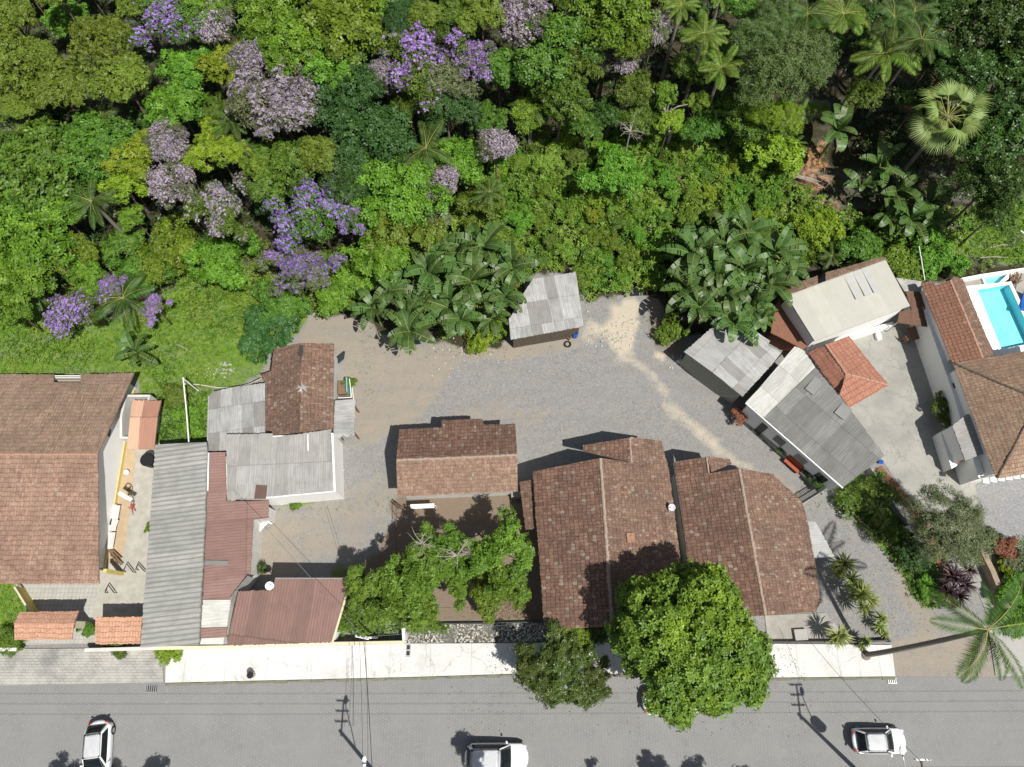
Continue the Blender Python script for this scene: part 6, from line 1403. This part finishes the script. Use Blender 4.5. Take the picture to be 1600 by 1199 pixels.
EDGE = [  # lower shrubs of the slope and garden: kind, leaves, x, y, r, h, label, cat
('shrub','bright',960,270,42,3.6,'light green bush below the white-barked dead tree','bush'),
('shrub','lime',1195,240,44,3,'yellow-green bush left of the red soil bank','bush'),
('shrub','lime',1280,365,34,1.8,'lime green low bush below the red soil bank','bush'),
('shrub','mid',1160,180,40,5,'dull green bush under the slim palms','bush'),
('shrub','bright',770,380,36,2,'bright bush on the upper right of the left banana clump','bush'),
('shrub','mid',750,320,40,3,'green bush above the left banana clump','bush'),
('shrub','bright',730,250,40,5,'fresh green bush left of the small round lilac tree','bush'),
('shrub','bright',820,180,36,6,'fresh green bush above the small round lilac tree','bush'),
('shrub','mid',1340,395,36,2,'dark green bush touching the brown tile edge','bush'),
('shrub','bright',1400,410,40,1.6,'green bush between the cream slab roof and the pool house','bush'),
('shrub','bright',1460,400,36,1.4,'green low bush behind the pool house','bush'),
('shrub','bright',275,390,48,2.6,'fresh green bush below the greyish lilac tree','bush'),
('shrub','blue',425,510,44,1.4,'dark green bush at the upper left corner of the old tiled house','bush'),
('shrub','bright',345,410,46,2.4,'fresh green bush under the white-violet speckled tree','bush'),
('shrub','bright',520,460,40,2,'fresh green bush left of the left banana clump','bush'),
('shrub','mid',440,465,40,1.8,'green bush below the strong purple pair','bush'),
('shrub','bright',545,420,44,2.6,'fresh green bush right of the strong purple pair','bush'),
('shrub','mid',215,420,42,2.6,'green bush right of the yellow-green round bush','bush'),
('shrub','mid',190,380,34,3,'dark green bush under the leaning palm trunk','bush'),
('shrub','lime',756,520,30,.8,'small bright weed bush at the shed side','bush'),
('shrub','bright',1050,515,22,.6,'patch of clover-like weeds at the foot of the right banana clump','bush'),
('shrub','mid',270,620,24,.5,'small green weeds right of the annex','bush'),
('shrub','bright',300,655,26,.5,'green weeds at the foot of the pipe post','bush'),
('shrub','mid',1335,780,26,.6,'deep green weeds at the head of the grass bank','bush'),
('shrub','mid',1375,770,28,.7,'deep green bush beside the thin stained wall','bush'),
('shrub','mid',1395,830,20,.5,'deep green bush in the middle of the grass bank','bush'),
('shrub','blue',1430,870,24,.8,'bluish broad-leaved bush under the rounded grey-green tree','bush'),
('shrub','bright',1450,920,18,.5,'green bush between grass bank and purple strap plant','bush'),
('shrub','orange',1571,858,18,.9,'reddish orange shrub behind the tan wall','bush'),
('shrub','grey',1548,842,16,.8,'grey-green small shrub at the top end of the tan wall','bush'),
('shrub','lime',1570,888,18,.7,'yellow-green small shrub below the reddish shrub','bush'),
('shrub','grey',1592,885,22,.8,'silvery shrub at the right edge near the reddish shrub','bush'),
('shrub','bright',1590,925,30,.9,'green shrub at the right edge above the coconut palm','bush'),
('shrub','bright',1580,975,24,.7,'green shrub behind the coconut palm crown','bush'),
('shrub','lime',262,1027,17,.7,'round clipped bush on the pavement against the street wall','bush'),
('shrub','mid',136,984,13,.8,'dark hedge bush between the two orange gate roofs','bush'),
('shrub','mid',185,1011,16,.35,'narrow planted strip along the orange porch roof','bush'),
('shrub','mid',12,1002,24,.6,'dark green bush in the lawn corner at the bottom left','bush'),
('shrub','mid',1473,634,17,1.2,'dark climbing bush against the shaded white wall','bush'),
('shrub','mid',1477,655,13,1.0,'lower small climbing bush against the shaded white wall','bush'),
('shrub','mid',1228,700,11,.7,'small round bush second along the patio of the long white house','bush'),
('shrub','dark',1266,738,11,.7,'small bush third along the patio of the long white house','bush'),
('shrub','dark',1284,752,14,.8,'dark spiky bush at the gate end of the patio','bush'),
('shrub','orange',1157,648,14,1.0,'yellow and red croton bush at the corner of the long white house','bush'),
('shrub','mid',545,598,10,.8,'dark potted bush on the turquoise railing','bush'),
('shrub','bright',462,781,12,.2,'grass tuft strip along the white walled house','bush'),
('shrub','bright',233,826,7,.3,'green weed tuft at the long grey shed','bush'),
('shrub','bright',770,925,36,2.2,'rounded bright green bush in the shaded garden','bush'),
('shrub','bright',895,1000,34,3.0,'vivid green bush at the front corner of the large tiled house','bush'),
('shrub','dark',925,985,26,2.4,'dark bush in the shade right of the vivid green bush','bush'),
('shrub','mid',560,960,44,1.4,'dark green hedge in the shaded corner behind the street wall','bush'),
]
GARDEN = [
('garden','garden',575,915,36,4.2,'leafy green tree by the brown ribbed roof, leftmost in the garden'),
('garden','garden',655,890,48,5,'leafy green garden tree with bare twigs on top, left of centre'),
('garden','garden',625,938,40,4.2,'leafy green garden tree nearest the white street wall'),
('garden','garden',698,862,36,5,'leafy green garden tree in the middle of the row'),
('garden','garden',782,858,48,5.2,'leafy bright green garden tree touching the large tiled house'),
('garden','garden',668,960,30,3.2,'small leafy tree overhanging the pebble bed'),
('garden','garden',790,908,32,4.6,'leafy green garden tree lowest on the large tiled house side'),
('garden','garden',715,900,32,4.2,'leafy green garden tree above the bare soil'),
('garden','mango',838,1042,40,3.6,'dark-leaved street tree overhanging the sidewalk, leftmost crown'),
('garden','mango',876,1022,38,3.8,'dark-leaved street tree over the sidewalk beside the vivid green bush'),
('garden','mango',872,1068,36,3.8,'dark-leaved street tree over the kerb'),
('garden','mango',912,1084,26,3.6,'dark-leaved street tree reaching furthest over the road'),
('garden','mango',930,1050,24,3.6,'dark sparse street tree next to the big round tree'),
('feather','grey',1475,822,58,4.6,'rounded grey-green tree over the end of the driveway'),
]
def key_tree(k, lf, fl, x, y, r, h, label):
    tree('flowering_tree' if fl else 'broadleaf_tree', x, y, r, h, k, label, lf, 'trees of the hillside wood', fl)
for q in TREES: key_tree(*q)
for k, lf, x, y, r, h, label, cat in EDGE: tree('bush', x, y, r, h, k, label, lf, None, None, cat)
for k, lf, x, y, r, h, label in GARDEN: tree('broadleaf_tree', x, y, r, h, k, label, lf, 'garden and street trees')
# nameless under-storey crowns that close the wood
rf = random.Random(77); pts = [(q[3], q[4], q[5]) for q in TREES] + [(q[2], q[3], q[4]) for q in EDGE]
for _ in range(2500):
    x, y = rf.uniform(-110, 1710), rf.uniform(-120, 330)
    if y > 215 and 740 < x: continue
    if y > 330 or (y > 260 and x < 60): continue
    if 1240 < x < 1300 and 210 < y < 300: continue
    r = rf.uniform(22, 34)
    if all((x - a) ** 2 + (y - b) ** 2 > (c * .78 + r * .68) ** 2 for a, b, c in pts):
        pts.append((x, y, r)); dk = 1285 < x < 1500
        if dk and rf.random() < .6: continue
        lf = rf.choice(['mid', 'mid', 'blue', 'bright', 'dark']) if not dk else 'dark'
        tree('understorey_tree', x, y, r, rf.uniform(4, 6), 'mid', 'small shaded green crown filling the gaps of the hillside wood', lf, 'understorey crowns of the wood')
for _ in range(900):
    x, y = rf.uniform(700, 1330), rf.uniform(205, 445)
    if poly_mask(np.array([x]), np.array([y]), [(720, 250), (760, 205), (1230, 200), (1245, 300), (1320, 330), (1300, 395), (1040, 345), (1030, 450), (915, 462), (905, 410), (830, 425), (850, 380), (760, 330)], 1.0)[0] < .5: continue
    r = rf.uniform(11, 21)
    if all((x - a) ** 2 + (y - b) ** 2 > (c * .8 + r * .75) ** 2 for a, b, c in pts):
        pts.append((x, y, r)); tree('scrub_bush', x, y, r, rf.uniform(.5, 1.7), 'shrub', 'small scrubby bush tangled in the vines of the slope', rf.choice(['bright', 'bright', 'lime', 'mid', 'mid', 'vine']), 'scrub bushes among the slope vines', None, 'bush')
# big round tree
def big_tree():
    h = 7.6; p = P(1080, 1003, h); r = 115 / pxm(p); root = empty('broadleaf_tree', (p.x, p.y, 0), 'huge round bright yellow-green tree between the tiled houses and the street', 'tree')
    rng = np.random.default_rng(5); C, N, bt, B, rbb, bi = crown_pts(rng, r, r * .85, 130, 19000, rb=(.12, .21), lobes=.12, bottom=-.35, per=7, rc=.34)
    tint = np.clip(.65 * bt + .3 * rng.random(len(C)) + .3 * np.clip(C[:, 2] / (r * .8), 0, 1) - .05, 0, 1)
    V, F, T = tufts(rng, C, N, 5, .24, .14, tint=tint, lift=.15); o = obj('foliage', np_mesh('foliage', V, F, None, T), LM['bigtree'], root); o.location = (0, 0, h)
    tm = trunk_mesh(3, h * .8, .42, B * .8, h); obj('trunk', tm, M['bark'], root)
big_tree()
# bare twigs poking out of garden trees
def twigs(px, py, z, r, label, seed):
    p = P(px, py, z); bm = bmesh.new(); rg = random.Random(seed)
    add_cyl(bm, (p.x, p.y, 0), (p.x, p.y, z), .09, .05, 6)
    for i in range(13):
        a = rg.uniform(0, 6.28); L = r * rg.uniform(.5, 1); e = p + Vector((math.cos(a) * L, math.sin(a) * L, rg.uniform(0, .7))); m = p.lerp(e, .5) + Vector((rg.uniform(-.15, .15), rg.uniform(-.15, .15), .15)); add_tube(bm, [p, m, e], .035, 4, .01)
        for s in range(3): c = m.lerp(e, rg.random()); add_tube(bm, [c, c + Vector((rg.uniform(-.5, .5), rg.uniform(-.5, .5), .25))], .015, 3, .006)
    root = empty('bare_tree', (p.x, p.y, 0), label, 'tree'); bm_obj('branches', bm, M['bark_pale'], root)
twigs(714, 868, 6.3, 1.6, 'leafless pale grey tree sticking out of the garden trees', 1); twigs(660, 850, 6.2, 1.0, 'bare grey twigs above the left garden tree', 2); twigs(985, 205, 7.5, 1.6, 'dead grey twigs low on the wooded slope', 4)
def dead_tree():
    a = PT(1047, 212, 2); b = PT(1038, 170, 6.5); root = empty('dead_tree', (a.x, a.y, float(tz(a.x, a.y))), 'white-barked dead tree with pale forked limbs on the slope', 'tree'); bm = bmesh.new(); add_tube(bm, [Vector((a.x, a.y, float(tz(a.x, a.y)))), a, PT(1040, 185, 5), b], .16, 7, .1)
    for e in ((1010, 130, 7.2), (1075, 163, 6.6), (1052, 178, 6.2), (1033, 150, 7.2), (1047, 158, 6.9)): q = PT(*e); add_tube(bm, [PT(1040, 178, 5.5), PT(1040, 178, 5.5).lerp(q, .5) + Vector((0, 0, .3)), q], .08, 6, .03)
    bm_obj('limbs', bm, M['bark_pale'], root)
dead_tree()
# leaning bare trunks near the lawn
def lean_trunk(pts, r, label):
    q = [PT(*p) for p in pts]; root = empty('leaning_tree', q[0], label, 'tree'); bm = bmesh.new(); add_tube(bm, q, r, 7, r * .7); bm_obj('trunk', bm, M['bark_pale'], root)
lean_trunk([(172, 414, 0), (150, 392, 2.5), (128, 372, 4.5)], .14, 'white bare leaning trunk left of the leaning palm')
# palms
G = 'feather palms'
palm('palm_tree', 143, 315, 46, 8.5, 'leaning feather palm whose long trunk shows, in the left wood', G, seed=1, base=None)
palm('palm_tree', 192, 466, 54, 4.5, 'large feather palm over the violet bushes at the lawn', G, nf=11, seed=2, ll=.85)
palm('palm_tree', 28, 205, 40, 7.5, 'feather palm in shade under the olive group at the left edge', G, seed=3)
palm('palm_tree', 158, 185, 38, 7, 'shaded feather palm peeking out below the olive flat-topped trees', G, seed=4)
palm('palm_tree', 360, 190, 42, 8, 'feather palm left of the largest lilac tree', G, seed=5)
palm('palm_tree', 375, 235, 34, 7.5, 'lower feather palm below the left side of the largest lilac tree', G, seed=6)
palm('palm_tree', 665, 232, 50, 7.5, 'feather palm with drooping fronds in the centre of the wood', G, seed=7)
palm('palm_tree', 835, 165, 40, 6, 'dark shaded feather palm below the olive-toned round tree', G, seed=8)
palm('palm_tree', 765, 300, 28, 5, 'small pale feather palm above the left banana clump', G, seed=9)
palm('palm_tree', 1100, 52, 42, 9.5, 'upper of the two bright yellow-green palms beside the feathery tree', G, 'palm_y', nf=15, seed=10, ll=.95)
palm('palm_tree', 1128, 105, 42, 9, 'lower of the two bright yellow-green palms beside the feathery tree', G, 'palm_y', nf=15, seed=11, ll=.95)
palm('palm_tree', 1065, 8, 34, 9.5, 'yellow-green palm at the top edge left of the bright pair', G, 'palm_y', seed=12)
palm('palm_tree', 1125, -5, 32, 9.5, 'yellow-green palm cut by the top edge above the bright pair', G, 'palm_y', seed=13)
palm('palm_tree', 1262, 22, 42, 10, 'leftmost of the four big palms at the top right', G, seed=14, ll=.95)
palm('palm_tree', 1318, 22, 52, 10, 'second from left of the four big palms at the top right', G, 'palm_y', seed=15, ll=.95)
palm('palm_tree', 1398, 28, 46, 10.5, 'third from left of the four big palms at the top right', G, seed=16, ll=.95)
palm('palm_tree', 1440, 62, 52, 9.5, 'rightmost of the four big palms at the top right', G, seed=17, ll=.95)
palm('palm_tree', 1385, 85, 58, 8.5, 'broad drooping palm below the four big palms', G, 'palm_y', seed=18, ll=1.0)
palm('palm_tree', 1430, 18, 38, 10.5, 'small palm between the two rightmost big palms', G, seed=19, ll=.9)
palm('palm_tree', 62, 452, 34, 4, 'dark palm with paddle fronds at the left lawn edge', G, nf=8, seed=20)
palm('palm_tree', 380, 78, 26, 8.5, 'small pale palm in the gap between the light green and lilac trees', G, seed=21)
palm('palm_tree', 1240, 225, 26, 2.5, 'little palm seedling on the red soil bank', G, nf=8, seed=22)
palm('palm_tree', 1300, 400, 26, 2, 'thin-leaved small palm left of the brown tile edge', G, nf=10, seed=23)
fan_palm(1482, 182, 62, 9, 'pale yellow-green fan palm with drooping fan leaves at the upper right')
# coconut palm over the drive (leaning out over the street corner)
bp = P(1352, 1024, 0); palm('coconut_palm', 1543, 984, 96, 12.0, 'tall coconut palm with long bare trunk at the lower right corner', None, 'palm', 10, .8, base=(bp.x, bp.y), seed=31, trunk_r=.15, up=(.0, .7))
bm = bmesh.new(); bmesh.ops.create_uvsphere(bm, u_segments=14, v_segments=8, radius=.42, matrix=Matrix.Translation(bp) @ Matrix.Diagonal((1, 1, .7, 1)))
[o for o in bpy.data.objects if o.name.startswith('coconut_palm')][0]['label'] = 'tall coconut palm with long bare trunk at the lower right corner'
bm_obj('trunk_base', bm, M['palm_trunk'], [o for o in bpy.data.objects if o.name.startswith('coconut_palm')][0])
# banana clumps
GA, GB, GC = 'banana plants of the left clump', 'banana plants of the right clump', 'banana plants under the fan palm'
for i, (x, y, r) in enumerate([(585, 482, 34), (640, 520, 38), (612, 455, 32), (672, 428, 40), (700, 480, 40), (735, 440, 40), (755, 385, 44), (722, 395, 34), (790, 465, 36), (660, 475, 32), (800, 420, 34), (690, 395, 28), (770, 500, 28), (722, 500, 30), (640, 490, 28)]):
    banana(x, y, r, 3.4 + .25 * (i % 4), ['banana plant at the left tip of the left clump', 'banana plant drooping lowest over the dirt, left clump', 'banana plant at the upper left of the left clump', 'banana plant high in the left clump, left half', 'banana plant in the very middle of the left clump', 'banana plant just right of the middle of the left clump', 'tallest banana plant at the top of the left clump', 'banana plant left of the tallest one in the left clump', 'banana plant overlapping the shed roof from the left', 'banana plant between the middle and left tip of the left clump', 'banana plant right of the tallest one in the left clump', 'small banana plant at the upper edge of the left clump', 'small banana plant at the lower right of the left clump beside the shed', 'small banana plant low in the middle of the left clump', 'small banana plant low on the left side of the left clump'][i], GA)
for i, (x, y, r) in enumerate([(1085, 400, 42), (1130, 380, 40), (1165, 365, 36), (1210, 395, 42), (1075, 455, 38), (1120, 430, 38), (1165, 425, 40), (1205, 445, 40), (1130, 480, 40), (1175, 480, 36), (1145, 505, 36), (1095, 480, 30), (1185, 500, 26), (1230, 420, 30), (1110, 405, 28)]):
    banana(x, y, r, 3.6 + .25 * (i % 4), ['banana plant at the upper left of the right clump', 'banana plant at the top of the right clump, left half', 'banana plant topmost in the right clump', 'banana plant at the upper right of the right clump', 'banana plant at the left tip of the right clump', 'banana plant inside the right clump, left of its middle', 'banana plant in the very middle of the right clump', 'banana plant right of the middle of the right clump', 'banana plant low in the right clump above the plank shed', 'banana plant low right in the right clump', 'banana plant overhanging the plank shed roof', 'small banana plant at the lower left of the right clump', 'small banana plant over the red-brown flat roof', 'banana plant nearest the brown tile edge', 'small banana plant near the top of the right clump'][i], GB)
for i, (x, y, r, h) in enumerate([(1308, 205, 36, 3.5), (1375, 262, 40, 3.5), (1345, 290, 26, 3), (1400, 300, 34, 3), (1448, 315, 38, 3.4), (1420, 345, 36, 3), (1385, 340, 30, 2.8), (1460, 340, 26, 3), (212, 552, 30, 2.2), (60, 460, 30, 3.0), (1545 - 1160, 262, 4, 2)][:10]):
    banana(x, y, r, h, ['banana plant alone right of the red soil bank', 'tallest banana plant below the fan palm', 'small banana plant left of the group below the fan palm', 'banana plant in the middle of the group below the fan palm', 'banana plant furthest right below the fan palm', 'banana plant lowest in the group below the fan palm', 'banana plant at the lower left of the group below the fan palm', 'small banana plant at the right tip below the fan palm', 'lone banana plant on the grass behind the large white house', 'banana plant at the left edge of the lawn'][i], GC if i < 8 else None, 8)
# spiky plants
strap_plant('yucca', [(1318, 882, 24, 1.8), (1330, 905, 20, 1.5), (1308, 895, 16, 1.6)], 'uppermost clump of spiky yellow-green plants beside the chamfered house', group='spiky yellow-green plants')
strap_plant('yucca', [(1345, 928, 26, 1.9), (1335, 918, 20, 1.6), (1358, 938, 20, 1.5), (1348, 948, 18, 1.4)], 'largest clump of spiky yellow-green plants, second from the top', group='spiky yellow-green plants')
strap_plant('yucca', [(1376, 966, 15, 1.0), (1374, 978, 14, .9), (1382, 990, 10, .7)], 'thin drooping spiky plant at the dark diagonal rail', group='spiky yellow-green plants')
strap_plant('yucca', [(1310, 992, 24, 1.7), (1305, 1000, 16, 1.4)], 'spiky yellow-green plant overhanging the whitish sidewalk', group='spiky yellow-green plants')
strap_plant('yucca', [(1352, 1002, 12, .8), (1346, 1010, 9, .6)], 'small sparse spiky plant by the palm trunk foot', group='spiky yellow-green plants')
strap_plant('yucca', [(1368, 798, 18, 1.2), (1358, 790, 14, 1.0)], 'dark green spiky clump higher on the grass bank', group='spiky yellow-green plants')
strap_plant('yucca', [(1378, 815, 15, 1.0), (1370, 810, 10, .8)], 'dark green spiky clump lower on the grass bank', group='spiky yellow-green plants')
strap_plant('cordyline', [(1488, 900, 26, 1.6), (1505, 912, 24, 1.6), (1480, 925, 20, 1.3), (1498, 932, 20, 1.2), (1512, 892, 18, 1.5), (1490, 942, 14, .8)], 'dark purple strap-leaved plant under the coconut palm', 'cordy')
# street trees beyond the frame whose shadows reach the road
for i, (x, y, r, h) in enumerate([(225, 1282, 26, 5.0), (160, 1298, 24, 5), (778, 1262, 24, 6.6), (1000, 1300, 22, 5.4), (1110, 1292, 26, 5.6), (1180, 1300, 28, 5.6), (1250, 1310, 28, 5.2), (80, 1300, 34, 5.4)]):
    tree('broadleaf_tree', x, y, r, h, 'garden', 'street tree of the far pavement whose shadow falls on the road', 'mid', 'street trees of the far pavement')

def scatter_litter(name, label, px0, py0, px1, py1, n, z, seed):
    rng = np.random.default_rng(seed); a, b = P(px0, py0, z), P(px1, py1, z)
    C = np.stack([rng.uniform(a.x, b.x, n), rng.uniform(b.y, a.y, n), np.full(n, z + .01)], 1)
    V, F, T = tufts(rng, C, np.tile([0, 0, 1.0], (n, 1)), 1, .11, .07, lift=.02); tag(obj(name, np_mesh(name, V, F, None, T), LM['litter']), label, 'dry leaves', kind='stuff')
scatter_litter('fallen_leaves', 'fallen leaves on the sidewalk and kerb around the street trees', 760, 1004, 1260, 1062, 420, .125, 3)
scatter_litter('fallen_leaves', 'fallen leaves scattered over the street near the trees', 700, 1066, 1300, 1150, 350, .008, 4)
scatter_litter('fallen_leaves', 'fallen leaves over the gravel drive', 1290, 800, 1480, 1000, 260, .01, 5)
scatter_litter('fallen_leaves', 'fallen leaves over the gravel yard', 400, 540, 1200, 690, 500, .01, 6)
# ------------------------------------------------------------------ ground cover (stuff)
def cover(name, label, cat, polys, dens, leaf, k, L, W, h0, h1, seed, lumps=.0, mt=None, mask=None, flat_n=.6):
    rng = np.random.default_rng(seed); Cs = []
    for poly in polys:
        px = [p[0] for p in poly]; py = [p[1] for p in poly]; W4 = [PT(*q) for q in ((min(px), min(py)), (max(px), min(py)), (max(px), max(py)), (min(px), max(py)))]
        x0, x1 = min(p.x for p in W4), max(p.x for p in W4); y0, y1 = min(p.y for p in W4), max(p.y for p in W4)
        n = int((x1 - x0) * (y1 - y0) * dens); x = rng.uniform(x0, x1, n); y = rng.uniform(y0, y1, n); z = tz(x, y); qx, qy = proj(x, y, z)
        m = poly_mask(qx + wob(x, y, 5, 1.3), qy + wob(y, x, 5, 1.1), poly, 6); q = rng.random(n) < m
        x, y, z = x[q], y[q], z[q]; lump = lumps * (.5 + .5 * np.sin(x * 1.7 + 1.5 * np.sin(y * 1.2)) * np.cos(y * 1.9 + np.sin(x))) + lumps * .4 * np.sin(x * 4.1) * np.sin(y * 3.7)
        Cs.append(np.stack([x, y, z + rng.uniform(h0, h1, len(x)) + lump], 1))
    C = np.concatenate(Cs); pat = .5 + .35 * np.sin(C[:, 0] * .9 + 2 * np.sin(C[:, 1] * .6)) * np.cos(C[:, 1] * 1.1)
    tint = np.clip(.55 * rng.random(len(C)) + .45 * pat, 0, 1); N = unit(np.stack([rng.normal(0, flat_n, len(C)), rng.normal(0, flat_n, len(C)), np.ones(len(C))], 1))
    V, F, T = tufts(rng, C, N, k, L, W, tint=tint); tag(obj(name, np_mesh(name, V, F, None, T), LM[leaf]), label, cat, kind='stuff')
cover('vines', 'leafy vines carpeting the slope', 'vines', [[(640, 240), (1220, 200), (1235, 300), (1300, 320), (1300, 400), (1050, 470), (1040, 455), (915, 475), (905, 420), (830, 432), (800, 500), (770, 545), (700, 530), (640, 430)], [(600, 260), (1215, 190), (1225, 330), (600, 380)], [(1290, 340), (1600, 330), (1600, 300), (1440, 440), (1385, 400), (1330, 410), (1290, 420)]], 42, 'vine', 4, .22, .15, .05, .5, 4, 1.2)
cover('weeds', 'low leafy weeds at the edge of the wood', 'weeds', [[(270, 430), (400, 420), (480, 470), (470, 520), (425, 545), (360, 520), (300, 500)], [(-40, 440), (180, 400), (300, 380), (560, 400), (600, 440), (560, 480), (480, 495), (470, 520), (425, 545), (420, 470), (330, 440), (150, 480), (-40, 520)]], 22, 'vine', 4, .2, .12, .03, .4, 5, .7)
cover('grass', 'bright grass of the left lawn and banks', 'grass', [[(-80, 480), (180, 500), (300, 430), (430, 470), (425, 545), (405, 590), (330, 612), (322, 690), (246, 695), (240, 625), (215, 590), (-80, 590)], [(1500, 400), (1440, 435), (1460, 380), (1530, 330), (1620, 290), (1620, 415)], [(-80, 905), (20, 905), (44, 955), (32, 1010), (-80, 1010)]], 34, 'grass', 3, .15, .06, .0, .1, 6, .12, flat_n=.9)
cover('bank_weeds', 'sparse weeds on the red soil bank', 'weeds', [[(1225, 200), (1320, 200), (1320, 330), (1225, 320)]], 5, 'vine', 4, .16, .08, .03, .2, 27, .1)
cover('yard_weeds', 'sparse weeds along the edges of the gravel yard', 'weeds', [[(560, 500), (800, 530), (790, 560), (700, 560), (560, 560)], [(545, 560), (585, 560), (585, 620), (550, 640)], [(400, 785), (620, 770), (600, 800), (420, 800)], [(1200, 770), (1290, 800), (1300, 790), (1250, 760)], [(915, 520), (1040, 470), (1060, 500), (960, 560)], [(620, 950), (860, 960), (860, 1004), (640, 1004)]], 5, 'vine', 3, .13, .05, .0, .08, 16, 0, flat_n=.9)
cover('rough_grass', 'rough leafy growth among the grass of the left clearing', 'weeds', [[(180, 500), (300, 440), (420, 470), (415, 545), (340, 560), (330, 600), (250, 610), (215, 560)], [(-40, 500), (120, 505), (160, 560), (60, 575), (-40, 540)], [(1440, 430), (1500, 380), (1620, 330), (1620, 400), (1500, 430)]], 16, 'vine', 4, .17, .1, .03, .22, 26, .35)
cover('undergrowth', 'dark plants under the garden hedges', 'weeds', [[(1300, 775), (1345, 735), (1420, 830), (1500, 950), (1440, 950), (1390, 860)], [(520, 900), (610, 900), (640, 960), (625, 995), (522, 998)], [(1545, 840), (1620, 840), (1620, 990), (1570, 950)], [(245, 620), (322, 612), (322, 690), (246, 695)]], 24, 'mid', 4, .2, .1, .05, .35, 7, .2)
cover('dry_litter', 'dry fallen leaves on the soil beside the large tiled house', 'dry leaves', [[(775, 930), (848, 915), (850, 972), (770, 972)]], 60, 'litter', 2, .1, .07, .01, .06, 8)
cover('forest_litter', 'dead leaves and low plants on the forest floor', 'undergrowth', [[(-80, -80), (1230, -80), (1230, 240), (900, 250), (600, 350), (-80, 430)], [(1310, -80), (1680, -80), (1680, 300), (1340, 330)]], 5, 'dark', 4, .35, .14, .1, .7, 9, .5)
